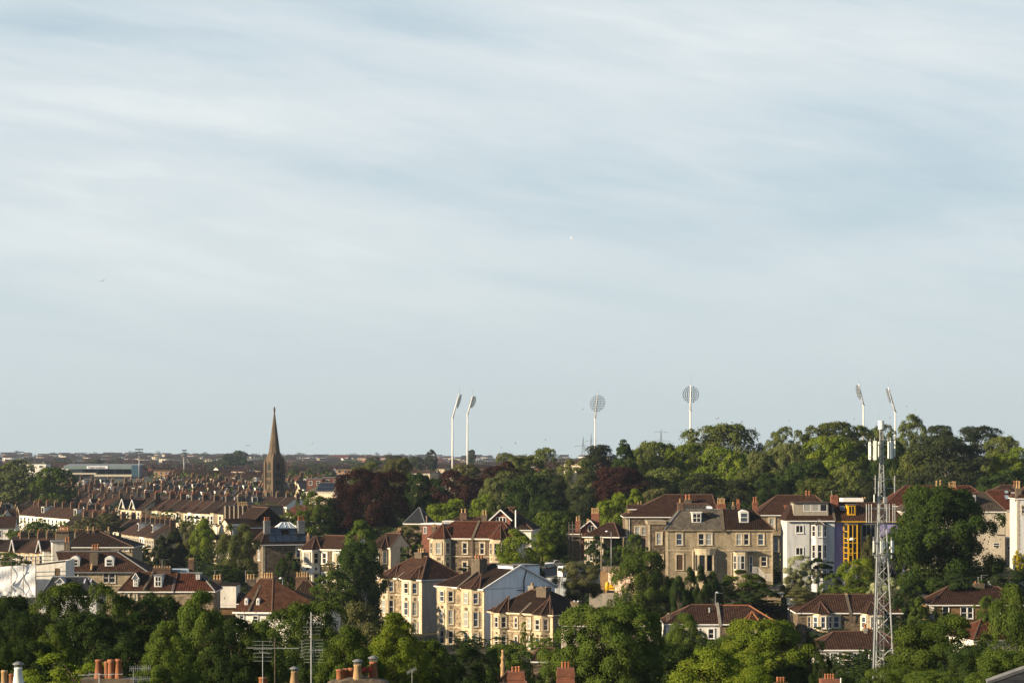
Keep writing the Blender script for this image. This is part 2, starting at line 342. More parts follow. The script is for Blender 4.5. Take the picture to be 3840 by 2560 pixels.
ys = sorted(set([-300, -100, 0, 30] + list(range(60, 700, 12)) + list(range(700, 1700, 40)) + list(range(1700, 5700, 150)) + [6500, 9000, 12000]))
xs = sorted(set([-6000, -3000, -1500, -900] + list(range(-600, 601, 15)) + [900, 1500, 3000, 6000]))
g = MB()
g.v = [(x, y, gz(x, y)) for y in ys for x in xs]
nx = len(xs)
g.f = [(j*nx+i, j*nx+i+1, (j+1)*nx+i+1, (j+1)*nx+i) for j in range(len(ys)-1) for i in range(nx-1)]; g.m = [0]*len(g.f)
tag(g.build('ground', MAT['ground'], smooth=True), kind='structure')
# ------------------------------------------------------------------ house kit
UP = Vector((0, 0, 1))
class House:
    """local axes: u along the front, v into the house, z up; origin at the front corner nearest the frame's side px"""
    def __init__(s, name, label, cat, px, D, yaw=0, group=None, z=None):
        X = X_of(px, D); s.z0 = gz(X, D) if z is None else z
        s.O = Vector((X, D, s.z0)); s.yaw = R(yaw)
        s.Rm = Matrix.Rotation(s.yaw, 3, 'Z')
        s.root = thing(name, label, cat, s.O, s.yaw, group); s.v0 = 0.0
    def plane(s, v=0.0): return (Vector((0, v, 0)), Vector((1, 0, 0)), Vector((0, -1, 0)))
    def side(s, u, left=False):
        return (Vector((u, 0, 0)), Vector((0, 1, 0)), Vector((-1 if left else 1, 0, 0)))
    def a_of(s, px, pl):
        B = s.O + s.Rm @ pl[0]; T = s.Rm @ pl[1]; k = (px-CX)/F
        return (k*B.y-B.x)/(T.x-k*T.y)
    def z_of(s, py, pl, a):
        P = s.O + s.Rm @ (pl[0] + pl[1]*a); return (YH-py)/F*P.y - s.z0
    def uz(s, px, py, v=0.0):
        pl = s.plane(v); a = s.a_of(px, pl); return a, s.z_of(py, pl, a)
    def mb(s): return MB()
    def part(s, mb, name, mat, parent=None, smooth=False):
        mat = MAT[mat] if isinstance(mat, str) else mat
        return mb.build(name, mat, parent or s.root, smooth)
    def block(s, mat, u0, u1, v0, v1, z1, z0=-4, name='wall'):
        m = MB(); m.box((u0, v0, z0), (u1, v1, z1)); return s.part(m, name, mat)
    # --- windows: every one a part with its frame and pane
    def win(s, x0, y0, x1, y1, pl=None, sur='ashlar_cream', sw=.17, bars='sash', glass='glass_dark', frame='white_paint', name='window', parent=None, fw=.07):
        pl = pl or s.plane()
        a0, a1 = s.a_of(x0, pl), s.a_of(x1, pl); am = (a0+a1)/2
        return s.winm(a0, a1, s.z_of(y1, pl, am), s.z_of(y0, pl, am), pl, sur, sw, bars, glass, frame, name, parent, fw)
    def winm(s, a0, a1, z0, z1, pl, sur='ashlar_cream', sw=.17, bars='sash', glass='glass_dark', frame='white_paint', name='window', parent=None, fw=.07):
        if a0 > a1: a0, a1 = a1, a0
        root = None
        m = MB()
        if sur:
            m.pbox(pl, a0-sw, a0, z0-.0, z1, -.05, .11); m.pbox(pl, a1, a1+sw, z0, z1, -.05, .11)
            m.pbox(pl, a0-sw, a1+sw, z1, z1+sw*1.2, -.05, .115); m.pbox(pl, a0-sw-.05, a1+sw+.05, z0-.14, z0, -.05, .17)
            root = s.part(m, name, sur, parent); 
        f = MB()
        f.pbox(pl, a0, a0+fw, z0, z1, -.03, .055); f.pbox(pl, a1-fw, a1, z0, z1, -.03, .055)
        f.pbox(pl, a0+fw, a1-fw, z1-fw, z1, -.03, .053); f.pbox(pl, a0+fw, a1-fw, z0, z0+fw, -.03, .053)
        zm = (z0+z1)/2; am = (a0+a1)/2
        if bars in ('sash', 'cross'): f.pbox(pl, a0+fw, a1-fw, zm-fw*.5, zm+fw*.5, -.03, .051)
        if bars in ('cross', 'mull'): f.pbox(pl, am-fw*.5, am+fw*.5, z0+fw, z1-fw, -.03, .049)
        if bars == 'three':
            for q in (1/3, 2/3): f.pbox(pl, a0+(a1-a0)*q-fw*.7, a0+(a1-a0)*q+fw*.7, z0+fw, z1-fw, -.03, .049)
        fo = s.part(f, 'frame' if root else name, frame, root or parent)
        if root is None: root = fo
        p = MB(); p.pbox(pl, a0+fw*.5, a1-fw*.5, z0+fw*.5, z1-fw*.5, -.02, .018)
        if isinstance(glass, str) and glass == 'mix': glass = random.choice(['glass_dark', 'glass_dark', 'glass_blue', 'glass_pale'])
        s.part(p, 'pane', glass, root)
        return root
    # --- roofs
    def roof(s, mat, u0, u1, v0, v1, ze, zr, hl=0., hr=0., over=.35, axis='u', name='roof', ridge='ridge_tile', wall=None, fascia='white_paint', th=.16):
        m = MB()
        if axis == 'u':
            vm = (v0+v1)/2; o = over; ol = o if hl > 0 else .12; orr = o if hr > 0 else .12
            A, B, C, Dd = (u0-ol, v0-o, ze), (u1+orr, v0-o, ze), (u1+orr, v1+o, ze), (u0-ol, v1+o, ze)
            Ra, Rb = (u0-(ol if hl <= 0 else 0)+hl, vm, zr), (u1+(orr if hr <= 0 else 0)-hr, vm, zr)
        else:   # ridge runs into the house; hl = hip at the front, hr = hip at the back
            um = (u0+u1)/2; o = over
            A, B, C, Dd = (u0-o, v0-o, ze), (u0-o, v1+o, ze), (u1+o, v1+o, ze), (u1+o, v0-o, ze)
            A, B, C, Dd = (u1+o, v0-o, ze), (u1+o, v1+o, ze), (u0-o, v1+o, ze), (u0-o, v0-o, ze)
            Ra, Rb = (um, v0-(o if hl <= 0 else 0)+hl, zr), (um, v1+(o if hr <= 0 else 0)-hr, zr)
        m.poly([A, B, Rb, Ra]); m.poly([C, Dd, Ra, Rb])
        if hr > 0: m.poly([B, C, Rb])
        if hl > 0: m.poly([Dd, A, Ra])
        m.poly([A, Dd, C, B])
        r = s.part(m, name, mat)
        if ridge:
            t = MB(); t.tube(Ra, Rb, .13, n=6)
            for e, q in (((A, Ra), hl), ((Dd, Ra), hl), ((B, Rb), hr), ((C, Rb), hr)): t.tube(e[0], e[1], .11, n=5)
            s.part(t, 'ridge_tiles', ridge, r)
        if fascia:
            P = [A, B, C, Dd]
            for i in range(4):
                f = MB()
                a, b = Vector(P[i]), Vector(P[(i+1) % 4]); d = (b-a).normalized()
                if axis == 'u' and ((i == 1 and hr <= 0) or (i == 3 and hl <= 0)): continue
                if axis == 'v' and ((i == 1 and hr <= 0) or (i == 3 and hl <= 0)): continue
                n2 = d.cross(UP)*.03
                f.poly([a+n2-UP*th, b+n2-UP*th, b+n2+UP*.01, a+n2+UP*.01]); f.poly([a-UP*th-n2*3, b-UP*th-n2*3, b-UP*th+n2, a-UP*th+n2])
                s.part(f, 'gutter', fascia, r)
        if wall:
            w = MB()
            if axis == 'u':
                for q, h in ((u0, hl), (u1, hr)):
                    if h <= 0: w.poly([(q, v0, ze), (q, v1, ze), (q, (v0+v1)/2, zr-.05)])
            else:
                for q, h in ((v0, hl), (v1, hr)):
                    if h <= 0: w.poly([(u0, q, ze), (u1, q, ze), ((u0+u1)/2, q, zr-.05)])
            if w.f: s.part(w, 'gable', wall)
        return r
    def flat(s, mat, u0, u1, v0, v1, z, th=.25, o=.15, name='roof'):
        m = MB(); m.box((u0-o, v0-o, z), (u1+o, v1+o, z+th)); return s.part(m, name, mat)
    def pyramid(s, mat, pts, ze, apex, ridge='ridge_tile', name='bay_roof'):
        m = MB(); n = len(pts); P = [Vector((p[0], p[1], ze)) for p in pts]
        for i in range(n): m.poly([P[i], P[(i+1) % n], apex])
        r = s.part(m, name, mat)
        if ridge:
            t = MB()
            for p in P: t.tube(p, apex, .10, n=5)
            s.part(t, 'ridge_tiles', ridge, r)
        return r
    # --- chimney: stack with cap, pots as its own pieces
    def chimney(s, x0, x1, y0, ypot, yb, v=2.0, dep=None, mat='brick_stack', pots=2, pot='terracotta', pr=.15, u=None, rows=1):
        """px extent of the stack, row of its top, top of the pots, row of its base"""
        pl = s.plane(v); a0, a1 = s.a_of(x0, pl), s.a_of(x1, pl); am = (a0+a1)/2
        zt, zp, zb = s.z_of(y0, pl, am), s.z_of(ypot, pl, am), s.z_of(yb, pl, am)
        return s.chimneym(a0, a1, v, v+(dep or abs(a1-a0)*.8), zb-.6, zt, zp-zt, mat, pots, pot, pr, rows)
    def chimneym(s, u0, u1, v0, v1, zb, zt, ph, mat='brick_stack', pots=2, pot='terracotta', pr=.15, rows=1):
        m = MB(); m.box((u0, v0, zb), (u1, v1, zt-.32)); m.box((u0-.07, v0-.07, zt-.32), (u1+.07, v1+.07, zt-.16)); m.box((u0-.02, v0-.02, zt-.16), (u1+.02, v1+.02, zt))
        c = s.part(m, 'chimney', mat); W = u1-u0
        for r in range(rows):
            for i in range(pots):
                k = MB(); x = u0+W*(i+.5)/pots; y = v0+(v1-v0)*(r+.5)/rows; h = ph*random.uniform(.82, 1.0); q = min(pr, W/pots*.46)
                k.lathe((x, y, zt), [(q*1.15, 0), (q*.95, .12), (q*.86, h*.75), (q*1.08, h*.80), (q*1.05, h*.9), (q*.92, h*.92), (q*.92, h)], 8)
                s.part(k, 'chimney_pot', pot, c, True)
        return c
    def bay(s, u0, u1, z0, z1, proj=.9, cut=.55, mat='ashlar_cream', v=0.0):
        pts = [(u0, v), (u0+cut, v-proj), (u1-cut, v-proj), (u1, v)]
        m = MB(); m.prism(pts, z0, z1); s.part(m, 'bay', mat)
        pls = []
        for i in range(3):
            a, b = Vector((*pts[i], 0)), Vector((*pts[i+1], 0)); t = (b-a).normalized(); pls.append(((a, t, Vector((t.y, -t.x, 0))), (b-a).length))
        return pls, pts
    def strip(s, mat, pts, r=.05, name='drainpipe'):
        m = MB()
        for a, b in zip(pts[:-1], pts[1:]): m.tube(a, b, r, n=6)
        return s.part(m, name, mat)
    def aerial(s, px, y0, y1, v=3, kind='yagi', parent=None):
        pl = s.plane(v); a = s.a_of(px, pl); z1, z0 = s.z_of(y0, pl, a), s.z_of(y1, pl, a); m = MB()
        m.tube((a, v, z0-.5), (a, v, z1), .03, n=5); m.tube((a-.1, v, z1-.05), (a+1.1, v+.3, z1-.02), .018, n=4)
        for i in range(7): m.tube((a+i*.16, v-.22+.04*i, z1-.03), (a+i*.16, v+.22+.04*i, z1-.03), .012, n=4)
        return s.part(m, 'aerial', 'galvanised')
    def dormer(s, x0, y0, x1, y1, v, dep, wall='render_white', roof='lead', kind='flat', bars='cross', fx=4, glass='glass_dark', frame='white_paint', top=None, name='dormer'):
        """box dormer whose front stands at depth v; window fills it bar fx px; its window is a sub-part"""
        pl = s.plane(v); a0, a1 = s.a_of(x0, pl), s.a_of(x1, pl); am = (a0+a1)/2; zb, zt = s.z_of(y1, pl, am), s.z_of(y0, pl, am)
        m = MB(); m.box((a0, v, zb), (a1, v+dep, zt)); d = s.part(m, name, wall)
        if kind == 'flat':
            r = MB(); r.box((a0-.12, v-.15, zt), (a1+.12, v+dep, zt+.14)); s.part(r, 'dormer_roof', roof, d)
        elif kind == 'gable':
            h = top or (a1-a0)*.45
            w = MB(); w.poly([(a0, v-.02, zt), (a1, v-.02, zt), (am, v-.02, zt+h)]); s.part(w, 'dormer_gable', wall, d)
            r = MB(); o = .14
            for sg, aa in ((-1, a0), (1, a1)):
                P = [(aa+sg*o, v-.18, zt-.06), (am, v-.18, zt+h+.04), (am, v+dep, zt+h+.04), (aa+sg*o, v+dep, zt-.06)]
                r.poly(P if sg > 0 else P[::-1]); r.poly([(p[0], p[1], p[2]+.09) for p in (P[::-1] if sg > 0 else P)])
                b = MB(); 
            s.part(r, 'dormer_roof', roof, d)
            b = MB()
            for aa, sg in ((a0, -1), (a1, 1)):
                for q in (0, 1): pass
                b.tube((aa+sg*o, v-.2, zt-.05), (am, v-.2, zt+h+.05), .07, n=4)
            s.part(b, 'bargeboard', 'white_paint', d)
        elif kind == 'arch':
            r = MB(); n = 8; h = top or (a1-a0)*.28; P = [(a0+(a1-a0)*i/n, zt+h*math.sin(math.pi*i/n)) for i in range(n+1)]
            for i in range(n): r.poly([(P[i][0], v-.1, P[i][1]), (P[i+1][0], v-.1, P[i+1][1]), (P[i+1][0], v+dep, P[i+1][1]), (P[i][0], v+dep, P[i][1])])
            r.poly([(p[0], v-.1, p[1]) for p in P]); s.part(r, 'dormer_roof', wall, d)
        f = fx/F*s.O.y
        s.winm(a0+f, a1-f, zb+f*.8, zt-f*.6, pl, None, 0, bars, glass, frame, 'dormer_window', d, .09)
        return d
    def skylight(s, x0, y0, x1, y1, v0, v1, glass='roof_glass', parent=None):
        """roof window lying in a slope from depth v0 (lower edge) to v1 (upper edge)"""
        pl = s.plane(v0); a0, a1 = s.a_of(x0, pl), s.a_of(x1, pl); zb = s.z_of(y1, pl, a0); zt = s.z_of(y0, s.plane(v1), a0)
        m = MB(); A, B, C, Dd = (a0, v0-.1, zb+.06), (a1, v0-.1, zb+.06), (a1, v1-.1, zt+.06), (a0, v1-.1, zt+.06); m.poly([A, B, C, Dd])
        o = s.part(m, 'skylight', glass, parent)
        f = MB()
        for p, q in ((A, B), (B, C), (C, Dd), (Dd, A)): f.tube(p, q, .05, n=4)
        s.part(f, 'frame', 'lead', o); return o

# ------------------------------------------------------------------ trees
def crown_data(kind, seed, n, leaf):
    """leaf quads filling the lobes of a crown; unit box: x,y in +-0.5, z 0..1. Returns verts (4n,3), tint (n)"""
    r = np.random.default_rng(seed)
    nl = {'round': 150, 'tall': 84, 'cedar': 110, 'conifer': 70, 'cypress': 40, 'weep': 64, 'loose': 46, 'bush': 40}[kind]
    C, Rl = [], []
    big = [(r.normal(0, .13), r.normal(0, .13), r.uniform(.35, .7), r.uniform(.26, .40)) for _ in range(7)]
    for i in range(nl):
        if kind in ('round', 'loose', 'bush'):
            # lobes ride on an uneven egg: a few big swells make the outline irregular
            d = r.normal(size=3); d /= (np.abs(d)**2.5).sum()**(1/2.5)
            swell = 1 + sum(.13*math.sin(3.1*float(d @ np.array(b[:3]))*5+b[3]*40) for b in big[:4])*.6
            rr_ = (.40 if r.random() < .78 else .24)*swell
            zf = .50 if d[2] > 0 else (.46 if kind != 'loose' else .40)
            c = np.array([d[0]*rr_*(1.08 if abs(d[2]) < .5 else .95), d[1]*rr_, .48 + d[2]*rr_/.42*zf*.92])
            rad = r.uniform(.050, .105) if kind != 'loose' else r.uniform(.07, .13)
        elif kind == 'tall':
            z = r.uniform(.05, .97); w = .47*max(.06, 1-abs(z-.36)**1.8*2.1)*r.uniform(.4, 1.0); a = r.uniform(0, 6.283); c = np.array([w*math.cos(a), w*math.sin(a), z]); rad = r.uniform(.06, .12)
        elif kind == 'conifer':
            z = r.uniform(.02, .98)**.9; w = .46*(1-z)**.75*r.uniform(.6, 1.0)+.02; a = r.uniform(0, 6.283); c = np.array([w*math.cos(a), w*math.sin(a), z]); rad = .05+.055*(1-z)
        elif kind == 'cypress':
            z = r.uniform(.03, .96); w = .40*min(1, (1-z)*2.6)*r.uniform(.5, 1.0); a = r.uniform(0, 6.283); c = np.array([w*math.cos(a), w*math.sin(a), z]); rad = r.uniform(.08, .13)
        elif kind == 'cedar':
            z = r.choice([.12, .24, .36, .48, .60, .72, .84, .93])+r.normal(0, .03); w = (.46 if z < .75 else .34)*math.sqrt(r.uniform(.05, 1.0)); a = r.uniform(0, 6.283); c = np.array([w*math.cos(a), w*math.sin(a), z]); rad = r.uniform(.09, .16)
        else:  # weep
            z = r.uniform(.1, .95); w = .44*math.sqrt(max(.05, 1-(z-.5)**2*3.2))*r.uniform(.4, 1.0); a = r.uniform(0, 6.283); c = np.array([w*math.cos(a), w*math.sin(a), z]); rad = r.uniform(.05, .10)
        C.append(c); Rl.append(rad)
    C = np.array(C); Rl = np.array(Rl); cen = np.array([0, 0, .48])
    wt = Rl**2; wt /= wt.sum(); k = r.choice(nl, n, p=wt)
    d = r.normal(size=(n, 3)); d /= np.linalg.norm(d, axis=1)[:, None]
    out = C[k]-cen; out /= np.maximum(np.linalg.norm(out, axis=1), 1e-6)[:, None]
    d = d + out*.75; d[:, 2] += .15; d /= np.linalg.norm(d, axis=1)[:, None]
    rr = Rl[k]*np.where(r.random(n) < .86, r.uniform(.80, 1.12, n), r.uniform(1.0, 1.35, n))
    if kind in ('loose', 'weep'): rr *= r.uniform(.55, 1.25, n)
    p = C[k] + d*rr[:, None]*np.array([1.15, 1.15, .92 if kind != 'cedar' else .62])
    if kind == 'weep': p[:, 2] -= r.random(n)*.06
    # a quarter of the leaves fill the body so the far side does not shine through
    m = r.random(n) < .07
    q = r.normal(size=(n, 3))*np.array([.16, .16, .18])+np.array([0, 0, .47]) if kind in ('round', 'tall', 'loose', 'bush', 'weep') else C[k]*np.array([.5, .5, 1])
    p[m] = q[m]
    nrm = d*1.0 + r.normal(size=(n, 3))*.40; nrm /= np.linalg.norm(nrm, axis=1)[:, None]
    a = np.cross(nrm, r.normal(size=(n, 3))); a /= np.linalg.norm(a, axis=1)[:, None]; b = np.cross(nrm, a)
    sz = leaf*r.uniform(.6, 1.35, n)
    lo, hi = np.percentile(p, .4, axis=0), np.percentile(p, 99.6, axis=0)
    s3 = np.array([1/(hi[0]-lo[0]), 1/(hi[1]-lo[1]), 1/(hi[2]-lo[2])]); p = (p-np.array([(lo[0]+hi[0])/2, (lo[1]+hi[1])/2, lo[2]]))*s3
    A = a*(sz*.95)[:, None]; Bq = b*(sz*.55)[:, None]
    V = np.stack([p-A, p-Bq+A*.1, p+A, p+Bq+A*.1], 1).reshape(-1, 3)
    tint = np.clip(r.random(n)*.6 + (np.random.default_rng(seed+9).random(nl)[k])*.5-.05, 0, 1)
    return V, tint, C, Rl
CROWN = {}
def crown_mesh(kind, seed, lod):
    key = (kind, seed, lod)
    if key in CROWN: return CROWN[key]
    n, leaf = {'big': (95000, .0105), 'near': (46000, .0115), 'mid': (22000, .0165), 'far': (8000, .027), 'tiny': (900, .06)}[lod]
    V, tint, C, Rl = crown_data(kind, seed*31+len(kind), n, leaf)
    me = bpy.data.meshes.new('crown_'+kind); nf = len(V)//4
    me.vertices.add(len(V)); me.vertices.foreach_set('co', V.astype(np.float32).ravel())
    me.loops.add(len(V)); me.loops.foreach_set('vertex_index', np.arange(len(V), dtype=np.int32))
    me.polygons.add(nf); me.polygons.foreach_set('loop_start', np.arange(0, len(V), 4, dtype=np.int32)); me.polygons.foreach_set('loop_total', np.full(nf, 4, np.int32))
    me.update(calc_edges=True)
    at_ = me.attributes.new('tint', 'FLOAT', 'FACE'); at_.data.foreach_set('value', tint.astype(np.float32))
    me.materials.append(MAT['leaf_mid'])
    # trunk with limbs reaching into the lobes
    t = MB(); t.tube((0, 0, -1.0), (0.01, 0, .25), .030, .022, 7); t.tube((0.01, 0, .25), (0, .01, .6), .022, .010, 6)
    rr = random.Random(seed)
    for i in sorted(range(len(C)), key=lambda i: -Rl[i])[:14]:
        c = C[i]; z = max(.02, c[2]*.55-.05); mid = Vector((c[0]*.45, c[1]*.45, z+(c[2]-z)*.5)); t.tube((0, 0, z), mid, .011, .007, 5, False); t.tube(mid, c, .007, .003, 4, False)
    tm = t.mesh('trunk_'+kind, MAT['bark'], True)
    CROWN[key] = (me, tm); return CROWN[key]
TREES = []
def tree(kind, lod, cx, ytop, w, ybot, D, mat, label, name=None, group='trees', seed=None, bark='bark', cat='tree', wd=None):
    X = X_of(cx, D); k = D/F; W_ = w*k; H = (ybot-ytop)*k; zt = (YH-ytop)*k; zb = zt-H; g0 = gz(X, D)
    seed = seed if seed is not None else random.randint(1, 2) if lod not in ('near', 'big') else random.randint(1, 3)
    me, tm = crown_mesh(kind, seed, lod)
    nm = name or {'round': 'broadleaf_tree', 'tall': 'tall_tree', 'cedar': 'cedar_tree', 'conifer': 'conifer_tree', 'cypress': 'cypress_tree', 'weep': 'birch_tree', 'loose': 'garden_tree', 'bush': 'bush'}[kind]
    o = thing(nm, label, cat, (X, D, min(g0, zb)), random.uniform(0, 6.28), group)
    c = bpy.data.objects.new('crown', me); COL.objects.link(c); c.parent = o
    c.location = (0, 0, zb-o.location.z); c.scale = (W_, wd*k if wd else W_, H)
    c.material_slots[0].link = 'OBJECT'; c.material_slots[0].material = MAT[mat]
    t = bpy.data.objects.new('trunk', tm); COL.objects.link(t); t.parent = o
    t.location = c.location; hb = max((zb-g0)/max(H, .1), .02)+.05
    t.scale = (W_, W_, H)
    if hb > 1: t.scale = (W_, W_, H)
    if bark != 'bark': t.material_slots[0].link = 'OBJECT'; t.material_slots[0].material = MAT[bark]
    o['_w'] = 0; del o['_w']
    return o
# ------------------------------------------------------------------ the villas on the slope, right half
def S(x, z): return x
G_V = 'stone villas on the green slope'
def stone_villa():      # two-family ashlar villa with curved bays, middle of the slope
    h = House('stone_villa', 'wide ashlar stone villa with slate half and brown tiled half and two curved bays', 'house', 2499, 400, 0, G_V)
    w, ze = h.uz(2897, 1985); D = 10.0
    h.block('ashlar', 0, w, 0, D, ze)
    um, _ = h.uz(2712, 1985); zr = h.uz(2700, 1913)[1]; u1 = h.uz(2556, 1913)[0]; u2 = h.uz(2834, 1913)[0]
    def half(mat, pts, name):
        m = MB(); [m.poly(p) for p in pts]; return h.part(m, name, mat)
    o = .35; vr = 3.4
    # slate half: hipped end, flat top edge
    half('slate_grey', [[(-o, -o, ze), (um, -o, ze), (um, vr, zr), (u1, vr, zr)], [(-o, D, ze), (-o, -o, ze), (u1, vr, zr), (u1, D-3, zr)], [(u1, vr, zr), (um, vr, zr), (um, D, zr), (u1, D, zr)]], 'roof')
    half('tile_dark', [[(um, -o, ze), (w+o, -o, ze), (u2, vr, zr), (um, vr, zr)], [(w+o, -o, ze), (w+o, D, ze), (u2, D-3, zr), (u2, vr, zr)], [(um, vr, zr), (u2, vr, zr), (u2, D, zr), (um, D, zr)]], 'roof')
    m = MB(); m.tube((-o, -o, ze+.03), (u1, vr, zr+.05), .14, n=5); m.tube((u1, vr, zr+.05), (um, vr, zr+.05), .10, n=5); h.part(m, 'lead_flashing', 'lead'); m = MB(); m.tube((w+o, -o, ze), (u2, vr, zr), .11, n=5); h.part(m, 'hip_tiles', 'ridge_tile')
    m = MB(); m.box((um-.22, -o-.05, ze-.1), (um+.22, vr+.3, ze+.2))
    m.v = []; m.f = []; m.m = []
    for a, b in (((-o-.06, ze+.05), (vr+.2, zr+.12)),):
        m.poly([(um-.25, a[0], a[1]), (um+.25, a[0], a[1]), (um+.25, b[0], b[1]+.25), (um-.25, b[0], b[1]+.25)])
        for q, sg in ((um-.25, 0), (um+.25, 1)):
            P = [(q, a[0], a[1]-.4), (q, a[0], a[1]), (q, b[0], b[1]+.25), (q, b[0], b[1]-.5)]; m.poly(P if sg else P[::-1])
        m.poly([(um-.25, a[0], a[1]-.5), (um+.25, a[0], a[1]-.5), (um+.25, a[0], a[1]), (um-.25, a[0], a[1])])
    h.part(m, 'party_wall', 'stack_stone')
    m = MB(); m.box((-.25, -.32, ze-.22), (w+.3, -.02, ze-.04)); h.part(m, 'cornice', 'ashlar')
    z1 = h.uz(2600, 2063)[1]; m = MB(); m.box((-.03, -.09, z1-.12), (w+.03, .01, z1+.08)); h.part(m, 'string_course', 'ashlar_cream')
    m = MB(); m.box((-.12, -.06, -3), (.35, .3, ze-.25)); h.part(m, 'quoins', 'ashlar_cream'); m = MB(); m.box((w-.3, -.05, -3), (w+.06, .3, ze-.25)); h.part(m, 'quoins', 'ashlar_cream')
    # rear range with its own tiled roof
    a, zb = h.uz(2546, 1913, 6); b, zt = h.uz(2696, 1888, 8)
    h.roof('tile_grey', a, b, 5, 11, zb-.4, zt, hl=1.0, hr=2.2, over=.1, fascia='lead'); h.block('rubble', a+.2, b-.2, 5.2, 10.8, zb-.4, z0=zr-2)
    h.skylight(2648, 1898, 2672, 1908, 6.0, 7.2, 'sign_white')
    for x0, x1, y0, y1, gl in ((2537,2558,2000,2042,'mix'), (2620,2640,2000,2042,'glass_dark'), (2648,2669,2000,2042,'glass_pale'), (2762,2780,2001,2042,'glass_pale'), (2790,2808,2001,2042,'glass_dark'), (2843,2863,2001,2042,'glass_blue')):
        h.win(x0, y0, x1, y1, glass=gl, sw=.2)
    h.win(2537, 2079, 2560, 2136, glass='door_brown', frame='timber', sw=.25, name='tall_window', bars='')
    h.win(2854, 2086, 2875, 2122, sw=.12)
    h.win(2670, 2165, 2683, 2193, sw=.25, name='basement_window', glass='glass_pale')
    # curved bay
    u0, zt = h.uz(2606, 2056); u1b, _ = h.uz(2684, 2056); zb = h.uz(2640, 2150)[1]; zs = h.uz(2640, 2138)[1]; n = 8; cx = (u0+u1b)/2; rx = (u1b-u0)/2
    pts = [(cx-rx*math.cos(math.pi*i/n), -1.25*math.sin(math.pi*i/n)) for i in range(n+1)]
    m = MB(); m.prism(pts, -3, zs); zwt = h.uz(2640, 2079)[1]; m.prism(pts, zwt, zt); m.prism([(cx+(p[0]-cx)*1.05, p[1]*1.08) for p in pts], zt-.25, zt); m.prism([(cx+(p[0]-cx)*1.05, p[1]*1.08) for p in pts], zs-.12, zs)
    for i in range(0, n+1, 2):
        p = pts[i]; m.box((p[0]-.17, p[1]-.06, zs), (p[0]+.17, p[1]+.3, zwt))
    bay = h.part(m, 'bay', 'ashlar_cream')
    for i in range(0, n, 2):
        g_ = MB(); A = Vector((*pts[i], 0)); B = Vector((*pts[i+2], 0)); A.y += .12; B.y += .12
        g_.poly([A+UP*zs, B+UP*zs, B+UP*zwt, A+UP*zwt]); h.part(g_, 'pane', 'glass_dark', bay)
    # square-cut bay and garden door
    u0, zt = h.uz(2750, 2066); u1b = h.uz(2803, 2066)[0]; zb2 = h.uz(2770, 2133)[1]
    pls, pts = h.bay(u0, u1b, -3, zt, 1.0, .5); h.flat('lead', u0, u1b+1.4, -1.0, 0, zt, .18, .12, 'bay_roof')
    (pl, ln) = pls[1]; h.winm(.12, ln*.42, zb2, zt-.7, pl, None, glass='glass_pale'); h.winm(ln*.46, ln-.1, zb2, zt-.7, pl, None)
    (pl, ln) = pls[0]; h.winm(.2, ln-.1, zb2, zt-.7, pl, None)
    h.win(2810, 2082, 2822, 2146, sur=None, bars='sash', name='garden_door', glass='glass_blue')
    h.dormer(2594, 1922, 2631, 1960, 1.0, 3.2, 'white_paint', 'white_paint', fx=3)
    h.dormer(2772, 1919, 2808, 1960, 1.0, 3.2, 'white_paint', 'white_paint', 'arch', bars='sash', fx=4, glass='glass_blue', top=.35)
    h.dormer(2648, 1923, 2665, 1938, 1.6, 1.4, 'timber_dark', 'timber_dark', fx=2, bars='', glass='door_brown', frame='timber_dark', name='roof_hatch')
    h.chimney(2541, 2563, 1884, 1869, 1916, 3.2, 1.1, 'brick_stack', 1, 'pot_buff', .22)
    h.chimney(2691, 2721, 1888, 1864, 1920, 3.6, 1.3, 'brick_orange', 4, 'pot_buff', .2, rows=1)
    h.chimney(2746, 2756, 1895, 1880, 1915, 7, .9, 'stack_stone', 1, 'pot_buff', .2); h.chimney(2763, 2775, 1885, 1870, 1915, 7, .9, 'brick_orange', 2, 'terracotta', .15)
    h.chimney(2824, 2841, 1882, 1859, 1915, 6, 1.1, 'brick_orange', 2, 'terracotta', .18)
    a = h.uz(2598, 2066)[0]; h.strip('render_cream', [(a, -.15, h.uz(2598, 2066)[1]), (a, -.15, -1)], .07); a = h.uz(2742, 2066)[0]; h.strip('render_cream', [(a, -.15, h.uz(2742, 2070)[1]), (a, -.15, -1)], .05)
    # lower wing of rubble stone at its end
    u0 = h.uz(2432, 1960)[0]; zt = h.uz(2460, 1966)[1]
    h.block('rubble', u0, -.02, .35, 9, zt, name='wing'); m = MB(); m.box((u0-.1, .2, zt), (-.02, 9, zt+.45)); m.box((u0-.15, .15, zt+.45), (-.02, 9, zt+.6)); h.part(m, 'parapet', 'ashlar')
    m = MB(); m.box((u0-.06, .26, -2), (u0+.3, .5, zt-.05)); h.part(m, 'quoins', 'ashlar_cream')
    h.win(2463, 1999, 2480, 2040, h.plane(.35), sw=.25, glass='glass_pale'); h.win(2463, 2082, 2484, 2126, h.plane(.35), sw=.25, glass='door_brown', frame='timber', bars='')
    h.aerial(2676, 2047, 2060, -.3)
    return h
stone_villa()

